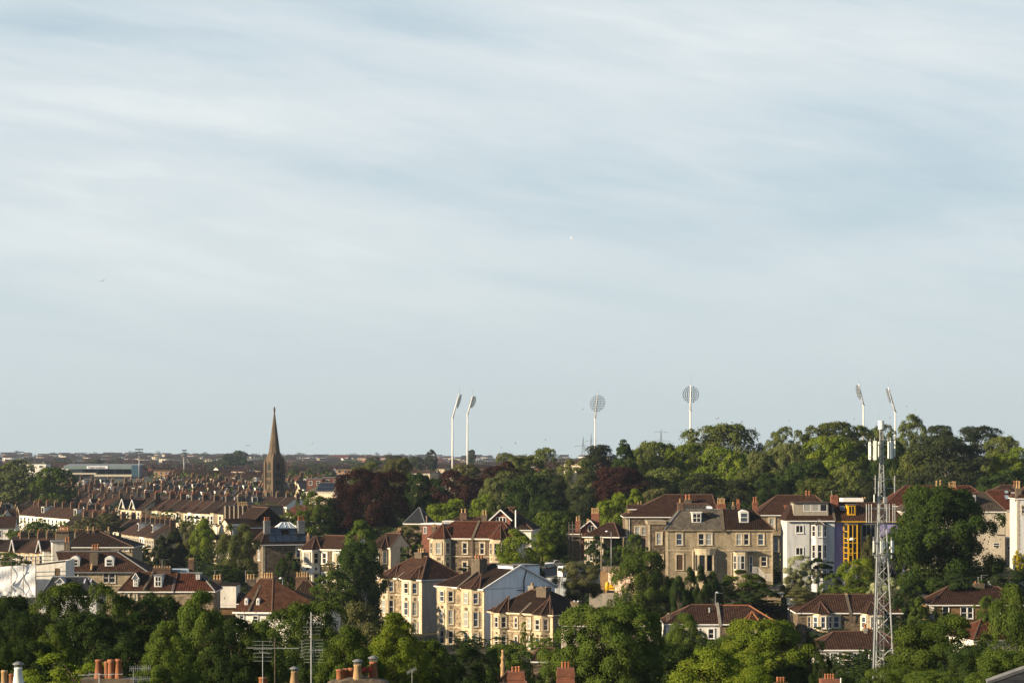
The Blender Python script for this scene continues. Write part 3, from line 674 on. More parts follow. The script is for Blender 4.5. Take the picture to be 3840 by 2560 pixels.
def hipped_villa():     # behind, with three roof lights
    h = House('hipped_villa', 'villa with large brown hipped roof and three roof lights above the bushes', 'house', 2346, 447, 0, G_V)
    w = h.uz(2690, 1937)[0]; ze = h.uz(2400, 1937)[1]; zr = h.uz(2600, 1856)[1]; hl = h.uz(2496, 1856, 5)[0]; hr = w-h.uz(2672, 1856, 5)[0]
    h.block('rubble', 0, w, 0, 12, ze); h.roof('tile_brown', 0, w, 0, 12, ze, zr, hl, hr, over=.4)
    m = MB(); m.box((-.05, -.06, -2), (.5, .3, ze-.1)); h.part(m, 'quoins', 'ashlar_cream'); a = h.uz(2360, 1945)[0]; h.strip('white_paint', [(a, -.1, ze), (a, -.1, 0)], .06)
    h.win(2382, 1975, 2399, 2005, glass='glass_pale', sw=.25); h.win(2408, 1975, 2424, 2005, glass='glass_pale', sw=.25)
    h.win(2375, 2045, 2386, 2075, sw=.2); h.win(2392, 2045, 2404, 2075, sw=.2)
    for x in (2455, 2478, 2501): h.skylight(x, 1899, x+22, 1914, 2.0, 3.4)
    h.block('brick_brown', h.uz(2358, 1930, 3)[0], h.uz(2440, 1930, 3)[0], 3, 9, h.uz(2400, 1908, 3)[1], z0=ze-.5, name='roof_extension')
    a, z = h.uz(2357, 1908, 3); h.roof('tile_brown', a, h.uz(2436, 1908, 3)[0], 3, 8.5, z, z+.75, 0, 0, over=.25)
    h.chimney(2390, 2398, 1896, 1879, 1905, 6, .7, 'stack_stone', 1, 'pot_buff'); h.chimney(2401, 2409, 1896, 1876, 1905, 6, .7, 'stack_stone', 1, 'pot_buff')
    h.chimney(2568, 2593, 1872, 1851, 1895, 2.6, 1.2, 'stack_stone', 2, 'terracotta', .22)
    h.aerial(2598, 1852, 1870, 6)
    return h
hipped_villa()

def rubble_villa():
    h = House('rubble_villa', 'rubble stone villa with brown tiled roof half behind the white rendered house', 'house', 2838, 432, 0, G_V)
    w = h.uz(3130, 1930)[0]; ze = h.uz(2900, 1930)[1]; zr = h.uz(2950, 1858)[1]; u1 = h.uz(2916, 1858, 4)[0]
    h.block('rubble_pale', 0, w, 0, 10, ze); h.roof('tile_brown', 0, w, 0, 10, ze, zr, u1, 3.0, over=.35)
    h.win(2886, 1944, 2903, 1984, glass='glass_pale', sw=.3); h.win(2901, 2014, 2916, 2066, glass='glass_pale', sw=.3, name='tall_window')
    m = MB(); u0 = h.uz(2880, 2000)[0]; u1 = h.uz(2925, 2000)[0]; z = h.uz(2900, 2000)[1]; m.box((u0, -.9, z-.3), (u1, 0, z)); m.box((u0, -.8, -2), (u0+.25, -.1, z-.3)); h.part(m, 'bay_cornice', 'ashlar')
    h.chimney(3020, 3042, 1862, 1838, 1885, 4.5, 1.0, 'stack_stone', 2, 'terracotta', .2); h.chimney(2942, 2958, 1893, 1893, 1920, 1.2, .8, 'brick_orange', 1, 'terracotta', .02)
    return h
rubble_villa()

def white_house():
    h = House('white_house', 'pale rendered house with pebbledash box dormer and canted bay beside the purple house', 'house', 2951, 395, 0, G_V)
    w = h.uz(3129.5, 1951)[0]; ze = h.uz(3000, 1951)[1]; zr = h.uz(3000, 1884)[1]; D = 9
    h.block('render_cool', 0, w, 0, D, ze)
    m = MB(); o = .35; u1 = h.uz(2985, 1900)[0]; m.poly([(-o, -o, ze), (w, -o, ze), (w, 4.2, zr), (u1, 4.2, zr)]); m.poly([(-o, D, ze), (-o, -o, ze), (u1, 4.2, zr), (u1, D, zr)]); m.poly([(u1, 4.2, zr), (w, 4.2, zr), (w, D, zr), (u1, D, zr)]); h.part(m, 'roof', 'tile_brown')
    m = MB(); m.box((-o, -o-.1, ze-.16), (w, -o+.02, ze)); h.part(m, 'gutter', 'white_paint')
    d = h.block('pebbledash', h.uz(2976, 1900, .9)[0], h.uz(3106, 1900, .9)[0], .9, 5, h.uz(3000, 1886, .9)[1], z0=h.uz(3000, 1934, .9)[1], name='box_dormer')
    m = MB(); m.box((h.uz(2974, 1900, .9)[0], .6, h.uz(3000, 1886, .9)[1]), (h.uz(3109, 1900, .9)[0], 5, h.uz(3000, 1881.5, .9)[1])); h.part(m, 'dormer_roof', 'timber_dark', d)
    for x0, x1, gl in ((3013, 3040, 'glass_pale'), (3044, 3072, 'glass_pale'), (3074, 3102, 'glass_dark')): h.win(x0, 1889, x1, 1917, h.plane(.9), None, bars='', glass=gl, name='dormer_window', parent=d, fw=.09)
    for y in (1969, 2052): h.win(2985, y, 3012, y+28, None, 'white_paint', .05, bars='mull', fw=.09)
    zb = h.uz(3070, 1966)[1]; u0, u1 = h.uz(3042, 1990)[0], h.uz(3100, 1990)[0]
    pls, pts = h.bay(u0, u1, -4, zb, .9, .75, 'render_cool'); apex = Vector(((u0+u1)/2, 0, zb+.9)); h.pyramid('tile_grey', [(u0-.15, 0), (u0+.5, -1.1), (u1-.5, -1.1), (u1+.15, 0)], zb, apex, 'lead')
    for y0, y1 in ((1969, 2011), (2041, 2092), (2135, 2172)):
        z0, z1 = h.uz(3070, y1)[1], h.uz(3070, y0)[1]
        for i, (pl, ln) in enumerate(pls): h.winm(ln*.2, ln*.85, z0, z1, pl, 'white_paint', .07, glass='mix')
    h.strip('timber_dark', [(u0-.25, -.1, ze-.2), (u0-.25, -.1, 0)], .06)
    h.chimney(3117, 3143, 1858, 1853, 1890, 3.2, 1.2, 'brick_orange', 2, 'terracotta', .12)
    m = MB(); m.poly([(w-.2, -o-.05, ze+.1), (w+.2, -o-.05, ze+.1), (w+.2, 4.2, zr+.35), (w-.2, 4.2, zr+.35)]); m.poly([(w-.2, -o-.05, ze-.3), (w+.2, -o-.05, ze-.3), (w+.2, -o-.05, ze+.1), (w-.2, -o-.05, ze+.1)])
    m.poly([(w-.2, -o, ze-.3), (w-.2, -o, ze+.1), (w-.2, 4.2, zr+.35), (w-.2, 4.2, zr-.3)]); h.part(m, 'party_wall', 'stack_stone')
    h.aerial(3118, 1838, 1860, 3.5)
white_house()

def purple_house():
    h = House('purple_house', 'purple rendered house with yellow framed glazed tower and yellow dormer', 'house', 3130, 395.6, 0, G_V)
    w = h.uz(3392, 1951)[0]; ze = h.uz(3200, 1953)[1]; zr = h.uz(3200, 1884)[1]; D = 9; o = .35
    h.block('purple_render', 0.01, w, 0, D, ze)
    u2 = h.uz(3345, 1884)[0]
    m = MB(); m.poly([(0.02, -o, ze), (w+o, -o, ze), (u2, 4.2, zr), (0.02, 4.2, zr)]); m.poly([(w+o, -o, ze), (w+o, D, ze), (u2, D, zr), (u2, 4.2, zr)]); m.poly([(0.02, 4.2, zr), (u2, 4.2, zr), (u2, D, zr), (0.02, D, zr)]); h.part(m, 'roof', 'tile_brown')
    m = MB(); m.box((0.02, -o-.1, ze-.16), (w+o, -o+.02, ze)); h.part(m, 'gutter', 'yellow_paint')
    a, b = h.uz(3160, 1870, 7)[0], h.uz(3238, 1870, 7)[0]; m = MB(); m.box((a, 7, zr-.2), (b, 11, h.uz(3200, 1867, 7)[1])); h.part(m, 'rear_extension', 'white_paint')
    h.dormer(3178, 1893, 3209, 1931, .9, 3, 'yellow_paint', 'timber', bars='mull', fx=4, frame='yellow_paint')
    h.skylight(3152, 1898, 3170, 1914, 1.7, 2.8, 'glass_blue')
    # glazed tower
    u0, u1 = h.uz(3165, 2000)[0], h.uz(3227, 2000)[0]; zt = h.uz(3200, 1966)[1]; zb = h.uz(3200, 2114)[1]
    c = .75; pts = [(u0, 0), (u0+c*.8, -1.1), (u1-c, -1.1), (u1, 0)]
    m = MB(); m.prism(pts, zb, zt); tw = h.part(m, 'glazed_tower', 'glass_dark')
    m = MB(); m.prism(pts, -3, zb); h.part(m, 'tower_base', 'purple_render')
    m = MB(); m.prism([(p[0]+(.15 if p[0] > (u0+u1)/2 else -.15), p[1]-.12) for p in pts], zt, zt+.25); h.part(m, 'tower_roof', 'slate_grey', tw)
    f = MB(); P = [Vector((*p, 0)) for p in pts]
    rows = [zb+(zt-zb)*q for q in (0, .145, .29, .42, .545, .66, .83, 1.0)]
    for i in range(3):
        A, B = P[i], P[i+1]; n = Vector(((B-A).normalized().y, -(B-A).normalized().x, 0))*.05
        cols_ = (0, 1) if i != 1 else (0, .5, 1)
        for q in cols_:
            p = A.lerp(B, q)+n; r = .09 if q in (0, 1) else .055; f.box((p.x-r, p.y-r, zb-.4), (p.x+r, p.y+r, zt))
        rr = rows if i == 0 else ([zb, rows[2], rows[4], rows[5], zt] if i == 1 else rows)
        for z in rr:
            a2, b2 = A+n, B+n; f.tube(a2+UP*z, b2+UP*z, .065 if i != 2 else .04, n=4)
    h.part(f, 'glazing_bars', 'yellow_paint', tw)
    f = MB(); pl = h.plane(-1.1); a0, a1 = h.a_of(3185, pl), h.a_of(3196, pl); z0, z1 = h.z_of(2080, pl, a0), h.z_of(2056, pl, a0)
    for q in (a0, a1): f.box((q-.05, -1.22, z0), (q+.05, -1.12, z1))
    for q in (z0, z1): f.box((a0+.05, -1.22, q-.05), (a1-.05, -1.12, q+.05))
    h.part(f, 'tower_casement', 'yellow_paint', tw)
    m = MB(); m.lathe((h.uz(3190, 2020)[0], -.55, h.uz(3190, 2023)[1]), [(.8, 0), (.75, .3), (.4, .55), (0.05, .6)], 10); h.part(m, 'white_cover', 'white_paint', tw)
    pl = h.plane(); a0, a1 = h.a_of(3233, pl), h.a_of(3282, pl); z0, z1 = h.z_of(2012, pl, a0), h.z_of(1965, pl, a0)
    h.winm(a0, a1, z0, z1, pl, 'lead', .1, 'three', 'glass_dark', 'grey_metal'); h.winm(a0, a1, z0-5.2, z0-.4, pl, 'lead', .1, 'three', 'glass_dark', 'grey_metal')
    h.chimney(3232, 3250, 1893, 1860, 1893, 8, .9, 'stack_stone', 2, 'pot_buff', .15)
purple_house()

def red_roof_house():
    h = House('red_roofed_villa', 'villa with long red hipped roof behind the big sycamore beside the mast', 'house', 3322, 480, 0, G_V)
    w = h.uz(3735, 1893)[0]; ze = h.uz(3400, 1896)[1]; zr = h.uz(3500, 1822)[1]; hl = h.uz(3397, 1822, 5)[0]; hr = w-h.uz(3640, 1822, 5)[0]
    h.block('render_beige', 0, w, 0, 11, ze); h.roof('tile_red', 0, w, 0, 11, ze, zr, hl, hr, over=.4)
    h.win(3340, 1904, 3358, 1925, sw=.2); h.chimney(3508, 3536, 1824, 1797, 1845, 3.5, 1.3, 'stack_stone', 2, 'pot_buff', .22)
    h.chimney(3559, 3588, 1826, 1802, 1852, 2.6, 1.3, 'brick_orange', 4, 'pot_buff', .2)
red_roof_house()
def pale_wall_house():
    h = House('pale_walled_house', 'house with grey ribbed roof, white dormer and tall pale side wall behind the sycamore', 'house', 3385, 425, 0, G_V)
    w = h.uz(3769, 1917)[0]; ze = h.uz(3600, 1917)[1]; zr = h.uz(3600, 1848)[1]; hl = h.uz(3450, 1848, 4.5)[0]; hr = w-h.uz(3699, 1848, 4.5)[0]
    h.block('render_beige', 0, w, 0, 9, ze); h.roof('tile_grey', 0, w, 0, 9, ze, zr, hl, hr, over=.3)
    h.dormer(3627, 1859, 3660, 1893, 1.0, 3, 'white_paint', 'white_paint', bars='mull', fx=3)
    h.win(3724, 2034, 3749, 2052, None, None, bars='sash'); a, z = h.uz(3736, 2004); h.strip('timber_dark', [(a, -.1, z), (w, -.1, z-.05)], .07)
    h.strip('timber_dark', [(w+.0, -.12, ze-.1), (w, -.12, 0)], .05)
    u0, u1 = h.uz(3772, 2050)[0], h.uz(3801, 2050)[0]; zt = h.uz(3785, 2020)[1]; h.block('render_beige', w+.02, u1, 1.0, 6, zt, name='side_extension'); h.flat('white_paint', w+.1, u1, 1.0, 6, zt, .2, .1, 'extension_roof')
    h.win(3777, 2047, 3791, 2060, h.plane(1.0), 'white_paint', .05, bars='')
pale_wall_house()
def red_tail_house():
    h = House('red_tiled_house', 'red tiled house with two roof lights at the end of the upper row', 'house', 3680, 452, 0, G_V)
    w = h.uz(3803, 1912)[0]; ze = h.uz(3700, 1912)[1]; zr = h.uz(3700, 1838)[1]
    h.block('render_cream', 0, w, 0, 9, ze); h.roof('tile_red', 0, w, 0, 9, ze, zr, 2.2, 0, over=.2, wall='render_cream')
    h.skylight(3768, 1840, 3781, 1849, 3.4, 4.0); h.skylight(3770, 1857, 3784, 1871, 2.0, 3.0)
    m = MB(); a = h.uz(3812, 1825)[0]; m.box((w+.02, .2, -2), (a, 3, h.uz(3800, 1885)[1])); h.part(m, 'garden_store', 'timber_dark')
    k = House('cream_edged_house', 'tall house with cream quoins and tiled roof at the far edge of the upper row', 'house', 3814, 415, -4, G_V)
    w = 9; ze = k.uz(3820, 1868)[1]; k.block('render_cool', 0, w, 0, 9, ze); k.roof('tile_brown', 0, w, 0, 9, ze, ze+2.9, 3.5, 0, over=.25)
    m = MB(); 
    for i in range(22): m.box((-.06, -.08, ze-.35-i*.42), (.42 if i % 2 else .28, .1, ze-i*.42-.03))
    k.part(m, 'quoins', 'ashlar_cream'); k.chimney(3811, 3830, 1830, 1800, 1868, .8, 1.5, 'stack_stone', 2, 'pot_buff', .2); k.win(3832, 1895, 3842, 1925)
    h2 = House('distant_villa', 'brown roofed villa topmost at the edge below the cedars', 'house', 3735, 520, 0, G_V); w = 8; ze = h2.uz(3750, 1845)[1]; h2.block('rubble', 0, w, 0, 8, ze); h2.roof('tile_brown', 0, w, 0, 8, ze, h2.uz(3780, 1819)[1], 2, 2, over=.3)
    h2.chimney(3800, 3822, 1822, 1800, 1840, 2, 1.0, 'stack_stone', 2, 'terracotta', .2)
red_tail_house()

# ------------------------------------------------------------------ lower houses between the foreground trees
G_L = 'houses among the lower trees'
def lower_white():
    h = House('white_semi', 'white and stone house with long brown roof and red bay roof behind bright green tree', 'house', 2498, 322, 0, G_L)
    w = h.uz(2915, 2338)[0]; ze = h.uz(2600, 2338)[1]; zr = h.uz(2650, 2274)[1]; um = h.uz(2700, 2338)[0]; hl = h.uz(2592, 2274, 4)[0]
    h.block('render_white', 0, um, 0, 9, ze); h.block('rubble', um+.01, w, 0.01, 9, ze); h.roof('tile_brown', 0, um, 0, 9, ze, zr, hl, 0, over=.3)
    h.roof('tile_brown', um, w, 0, 9, ze, zr-.1, 0, 3.5, over=.3, ridge='terracotta')
    m = MB(); m.poly([(um-.2, -.4, ze+.05), (um+.2, -.4, ze+.05), (um+.2, 4.5, zr+.3), (um-.2, 4.5, zr+.3)]); m.poly([(um-.2, -.4, ze-.4), (um+.2, -.4, ze-.4), (um+.2, -.4, ze+.05), (um-.2, -.4, ze+.05)]); h.part(m, 'party_wall', 'concrete')
    u0, u1 = h.uz(2782, 2340)[0], h.uz(2868, 2340)[0]; h.bay(u0+.2, u1-.2, -3, ze-.05, .9, .6); h.pyramid('tile_red', [(u0-.2, 0), (u0+.6, -1.2), (u1-.6, -1.2), (u1+.2, 0)], ze, Vector(((u0+u1)/2, 1.8, h.uz(2841, 2290, 1.8)[1])), 'terracotta')
    h.win(2657, 2357, 2677, 2393, sw=.12, sur='white_paint', bars='sash'); h.win(2600, 2357, 2620, 2393, sw=.12, sur='white_paint')
    h.chimney(2690, 2715, 2275, 2262, 2300, 4, 1.1, 'stack_stone', 1, 'pot_buff', .2); h.aerial(2683, 2222, 2275, 4); a = h.uz(2662, 2290, 2)[0]; z = h.uz(2662, 2295, 2.6)[1]
    m = MB(); m.lathe((a, 2.6, z), [(.12, 0), (.12, .5), (.2, .55), (.05, .7)], 8); h.part(m, 'roof_vent', 'galvanised')
    h.chimney(2501, 2514, 2300, 2299, 2330, 1, .8, 'stack_stone', 1, 'pot_buff', .1)
lower_white()
def lower_stone():
    h = House('stone_bay_house', 'pair of rubble stone houses with tiled pyramid bay roofs behind the mast', 'house', 2992, 330, 0, G_L)
    w = h.uz(3380, 2296)[0]; ze = h.uz(3100, 2296)[1]; zr = h.uz(3200, 2235)[1]; um = h.uz(3188, 2296)[0]; hl = h.uz(3083, 2235, 4)[0]
    h.block('rubble', 0, w, 0, 9, ze); h.roof('tile_brown', 0, w, 0, 9, ze, zr, hl, h.uz(3380, 2296)[0]-h.uz(3310, 2240, 4)[0], over=.3)
    m = MB(); m.poly([(um-.22, -.4, ze+.05), (um+.22, -.4, ze+.05), (um+.22, 4.5, zr+.3), (um-.22, 4.5, zr+.3)]); m.poly([(um-.22, -.4, ze-1.2), (um+.22, -.4, ze-1.2), (um+.22, -.4, ze+.05), (um-.22, -.4, ze+.05)]); h.part(m, 'party_wall', 'stack_stone')
    for x0, x1, ap in ((3042, 3126, 2254), (3222, 3330, 2254)):
        u0, u1 = h.uz(x0, 2300)[0], h.uz(x1, 2300)[0]; zb = h.uz(3080, 2300)[1]
        pls, pts = h.bay(u0+.15, u1-.15, -3, ze-.02, 1.0, .85); h.pyramid('tile_brown', [(u0-.15, 0), (u0+.75, -1.3), (u1-.75, -1.3), (u1+.15, 0)], ze, Vector(((u0+u1)/2, 2.2, h.uz((x0+x1)/2, ap, 2.2)[1])))
        for y0, y1 in ((2310, 2352), (2387, 2425)):
            z0, z1 = h.uz(3080, y1)[1], h.uz(3080, y0)[1]
            for i, (pl, ln) in enumerate(pls):
                if i == 1 and x1-x0 > 50: h.winm(ln*.25, ln*.75, z0, z1, pl, 'render_white', .1, glass='mix')
                else: h.winm(ln*.22, ln*.8, z0, z1, pl, 'render_white', .1, glass='mix')
    h.win(3126, 2310, 3147, 2352, sw=.25, glass='glass_blue'); h.win(3030, 2312, 3040, 2350, sw=.15)
    h.chimney(3168, 3188, 2246, 2222, 2262, 3.6, 1.1, 'concrete', 1, 'pot_buff', .3); h.skylight(3133, 2237, 3157, 2245, 3.6, 4.2)
lower_stone()
def mast_semi():
    h = House('rendered_semi', 'pale rendered house with ribbed brown roof standing at the foot of the mast', 'house', 3068, 292, 0, G_L)
    w = h.uz(3400, 2434)[0]; ze = h.uz(3200, 2434)[1]; zr = h.uz(3150, 2376)[1]
    h.block('render_white', 0, w, 0, 8.5, ze); h.roof('tile_brown', 0, w, 0, 8.5, ze, zr, h.uz(3128, 2376, 4)[0], 2.5, over=.3)
    for x0, x1, b in ((3115, 3143, 'sash'), (3202, 3214, ''), (3216, 3240, 'cross'), (3243, 3258, '')): h.win(x0, 2447, x1, 2490, None, 'white_paint', .06, bars=b, glass='mix')
    h.win(3320, 2444, 3340, 2460, None, 'white_paint', .06)
    h.chimney(3240, 3253, 2355, 2338, 2395, 3.8, 1.1, 'concrete', 1, 'terracotta', .25); h.chimney(3255, 3272, 2358, 2352, 2392, 3.9, .9, 'brick_stack', 2, 'terracotta', .1)
mast_semi()
def brick_semi():
    h = House('brown_brick_semi', 'brown brick house with orange edged tiled roof beyond the big bright maple', 'house', 3494, 338, 0, G_L)
    w = h.uz(3850, 2266)[0]; ze = h.uz(3600, 2266)[1]; zr = h.uz(3600, 2204)[1]; hl = h.uz(3555, 2204, 4)[0]
    h.block('brick_brown', 0, w, 0, 8.5, ze); h.roof('tile_brown', 0, w, 0, 8.5, ze, zr, hl, 3.4, over=.35)
    m = MB(); m.box((-.06, -.08, -2), (.35, .3, ze-.1)); h.part(m, 'corner_render', 'render_white'); h.strip('white_paint', [(-.25, -.05, ze), (-.25, -.05, 0)], .05)
    h.win(3535, 2273, 3558, 2316, None, 'white_paint', .05); h.win(3603, 2276, 3626, 2317, None, 'white_paint', .05); h.win(3629, 2276, 3648, 2317, None, 'white_paint', .05, glass='mix'); h.win(3738, 2279, 3752, 2314, None, 'white_paint', .05)
    h.chimney(3655, 3692, 2186, 2178, 2218, 3.6, 1.0, 'stack_stone', 3, 'terracotta', .15); h.aerial(3680, 2155, 2188, 4); h.aerial(3668, 2162, 2188, 4)
    k = House('corner_semi', 'white rendered house with steep tiled roof half hidden behind the maple', 'house', 3655, 285, 12, G_L)
    w = 8; ze = k.uz(3700, 2398)[1]; k.block('render_white', 0, w, 0, 8, ze); k.roof('tile_red', 0, w, 0, 8, ze, k.uz(3720, 2320, 4)[1], 2.6, 1.0, over=.3); k.win(3677, 2418, 3698, 2450, None, 'white_paint', .06)
brick_semi()
def side_house():
    h = House('tan_hipped_house', 'tan rendered house with red hipped roof behind the big round tree', 'house', 2110, 318, 0, G_L)
    w = h.uz(2470, 2344)[0]; ze = h.uz(2300, 2344)[1]; zr = h.uz(2300, 2285)[1]
    h.block('render_tan', 0, w, 0, 8.5, ze); h.roof('tile_red', 0, w, 0, 8.5, ze, zr, 5.2, 4.2, over=.35); h.win(2130, 2360, 2150, 2392)
side_house()

# ------------------------------------------------------------------ the three pairs of bay-fronted houses facing the evening sun
G_B = 'bay fronted houses facing the low sun'
def bay_pair(name, label, px0, D, yaw, pxc, pxs, yel, yr_px, storeys, wallA, wallB, sidemat, roofmat, bays, flats, sgable=False, side_eave=None, wallsplit=None, party=None):
    """px0 far end of the front, pxc near corner, pxs end of the side wall; bays=(x0,x1,apex px,apex row); storeys=[(y0,y1) rows at the near corner]"""
    h = House(name, label, 'house', px0, D, yaw, G_B); pl = h.plane(); w = h.a_of(pxc, pl); ze = h.z_of(yel, pl, w)
    h.w = w; h.ze = ze; sp = h.side(w); d = h.a_of(pxs, sp); h.d = d
    h.block(wallA, 0, w, 0, d, ze)
    m = MB(); m.box((w-.01, -.02, -4), (w+.03, d+.02, ze)); h.part(m, 'side_wall', sidemat)
    if wallB: m = MB(); us = wallsplit*w; m.box((us, -.03, -4), (w+.02, 0, ze)); h.part(m, 'front_wall', wallB)
    m = MB(); m.box((-.2, -.3, ze-.32), (w+.1, .02, ze-.05)); h.part(m, 'cornice', 'ashlar_cream')
    h.rows = [(h.z_of(b, pl, w), h.z_of(a, pl, w)) for a, b in storeys]
    for z0, z1 in h.rows: m = MB(); m.box((-.02, -.10, z0-.55), (w+.05, .0, z0-.38)); h.part(m, 'string_course', 'ashlar_cream')
    m = MB(); m.box((w-.42, -.09, -3), (w+.06, .06, ze-.32)); h.part(m, 'quoins', 'ashlar_cream'); m = MB(); m.box((-.05, -.09, -3), (.3, .06, ze-.32)); h.part(m, 'quoins', 'ashlar_cream')
    return h
def dress_bay(h, x0, x1, mat, apex=None, roofmat='tile_brown', proj=1.0, glass='mix'):
    pl = h.plane(); u0, u1 = h.a_of(x0, pl), h.a_of(x1, pl); pls, pts = h.bay(u0, u1, -3, h.ze-.04, proj, proj*.75, mat)
    for z0, z1 in h.rows:
        for i, (p, ln) in enumerate(pls): h.winm(ln*.5-min(.5, ln*.28), ln*.5+min(.5, ln*.28), z0, z1, p, 'ashlar_cream', .16, glass=glass)
        # dark rubble panels between the windows
        for i, (p, ln) in enumerate(pls): m = MB(); m.pbox(p, ln*.35, ln*.65, z0-1.15, z0-.65, -.02, .03); h.part(m, 'stone_panel', 'rubble')
    if apex: h.pyramid(roofmat, [(u0-.25, -.25), (u0+proj*.65, -proj-.32), (u1-proj*.65, -proj-.32), (u1+.25, -.25)], h.ze, Vector(((u0+u1)/2, 1.8, apex)))
def party(h, u, zr, v1=4.8, mat='stack_stone'):
    ze = h.ze; m = MB(); m.poly([(u-.22, -.5, ze+.12), (u+.22, -.5, ze+.12), (u+.22, v1, zr+.3), (u-.22, v1, zr+.3)]); m.poly([(u-.22, -.5, ze-.35), (u+.22, -.5, ze-.35), (u+.22, -.5, ze+.12), (u-.22, -.5, ze+.12)])
    m.poly([(u+.22, -.5, ze-.35), (u+.22, v1, zr-.3), (u+.22, v1, zr+.3), (u+.22, -.5, ze+.12)]); m.poly([(u-.22, -.5, ze+.12), (u-.22, v1, zr+.3), (u-.22, v1, zr-.3), (u-.22, -.5, ze-.35)]); h.part(m, 'party_wall', mat)
def houseA():
    h = bay_pair('bay_house', 'cream painted bay fronted pair with tan side wall, highest of the sunlit pairs', 1424, 372, -52, 1583, 1738, 2173, 0, [(2187, 2226), (2258, 2308), (2335, 2375)], 'rubble_pale', 'render_cream', 'render_tan', 'tile_brown', None, None, wallsplit=.52)
    d = h.d; zr = h.ze+3.4; h.roof('tile_brown', 0, h.w, 0, d, h.ze, zr, 4.2, 4.2, over=.4, fascia='white_paint')
    dress_bay(h, 1436, 1482, 'ashlar_cream', h.ze+2.1); dress_bay(h, 1516, 1570, 'render_cream', h.ze+2.1); party(h, h.w*.48, zr-.3)
    h.chimneym(h.w*.48-1.0, h.w*.48+.9, 3.6, 4.9, h.ze+1.5, zr+.6, .65, 'stack_stone', 3, 'pot_buff', .2)
houseA()
def houseB():
    h = bay_pair('bay_house', 'pale stone bay fronted pair with broad bluish white gable wall and black pipe', 1640, 352, -52, 1816, 2080, 2208, 0, [(2225, 2264), (2296, 2350), (2375, 2425)], 'rubble_pale', None, 'render_bluewhite', 'tile_brown', None, None)
    d = h.d; zr = h.ze+3.3; sp = h.side(h.w)
    h.roof('tile_dark', 0, h.w, 0, d, h.ze, zr, 3.8, 0, over=.4, wall='render_bluewhite')
    # white bargeboards on the gable
    m = MB(); m.tube((h.w+.2, -.45, h.ze-.05), (h.w+.2, d/2, zr+.02), .17, n=4); m.tube((h.w+.2, d/2, zr+.02), (h.w+.2, d+.4, h.ze-.05), .17, n=4); h.part(m, 'bargeboard', 'white_paint')
    h.block('render_bluewhite', h.w-4, h.w-.3, d*.42, d*.80, zr-.1, z0=h.ze-1, name='rear_dormer'); h.flat('lead', h.w-4, h.w-.3, d*.42, d*.8, zr-.1, .15, .15, 'dormer_roof')
    a = h.a_of(1962, sp); m = MB(); z1 = h.z_of(2150, sp, a); z2 = h.z_of(2175, sp, a); z0 = h.z_of(2250, sp, a)
    m.tube((h.w+.2, a, z0-3), (h.w+.2, a, z2), .09, n=6); m.tube((h.w+.2, a, z2), (h.w+.1, a+.5, z1+.4), .09, n=6); m.tube((h.w+.1, a+.5, z1+.4), (h.w+.1, a+.5, z1+4.6), .035, n=6); m.tube((h.w+.2, a-1.3, z2-1.4), (h.w+.2, a, z2-1.5), .07, n=5); h.part(m, 'soil_pipe', 'car_dark')
    for x, y0, y1 in ((1892, 2232, 2244), (1940, 2230, 2246), (1966, 2230, 2242)): h.win(x-3, y0, x+3, y1, sp, None, bars='', fw=.04)
    dress_bay(h, 1650, 1706, 'ashlar_cream', None); dress_bay(h, 1738, 1800, 'ashlar_cream', h.ze+2.1); party(h, h.w*.50, zr-.2)
    h.chimneym(h.w*.46-1.1, h.w*.46+1.0, 3.2, 4.6, h.ze+1.0, zr+.9, .6, 'stack_stone', 3, 'terracotta', .18)
houseB()
def houseC():
    h = bay_pair('bay_house', 'lower cream stone pair with brown bay roofs and ivy, in front of the white gable', 1842, 336, -40, 2073, 2180, 2304, 0, [(2322, 2362), (2393, 2436)], 'rubble_pale', None, 'render_pink', 'tile_brown', None, None)
    d = max(h.d, 9); h.d = d; zr = h.ze+3.1; m = MB(); m.box((h.w, -.02, -4), (h.w+.03, d, h.ze)); h.part(m, 'side_wall', 'render_beige')
    h.block('rubble_pale', 0.02, h.w-.02, h.d-.5, d, h.ze-.02); h.roof('tile_dark', 0, h.w, 0, d, h.ze, zr, 4.0, 4.4, over=.45, fascia='render_cream')
    dress_bay(h, 1853, 1905, 'ashlar_cream', h.ze+2.2, 'tile_dark'); dress_bay(h, 2003, 2062, 'ashlar_cream', h.ze+2.2, 'tile_dark'); party(h, h.w*.52, zr-.3)
    pl = h.plane()
    for x0, x1 in ((1930, 1941), (1979, 1990)):
        a0, a1 = h.a_of(x0, pl), h.a_of(x1, pl)
        for z0, z1 in h.rows: h.winm(a0, a1, z0, z1, pl, 'ashlar_cream', .15, glass='mix')
    h.chimneym(h.w*.6-.9, h.w*.6+.9, 3.0, 4.2, h.ze+1.2, zr+.5, .12, 'stack_stone', 2, 'pot_buff', .12); h.chimneym(h.w*.2-.5, h.w*.2+.5, 6.2, 7.0, h.ze+1.2, zr+.4, .5, 'concrete', 1, 'pot_buff', .2)
    h.chimneym(h.w-1.2, h.w+.2, 5.6, 6.4, h.ze-.5, h.ze+1.6, .1, 'stack_stone', 2, 'sign_white', .1)
houseC()
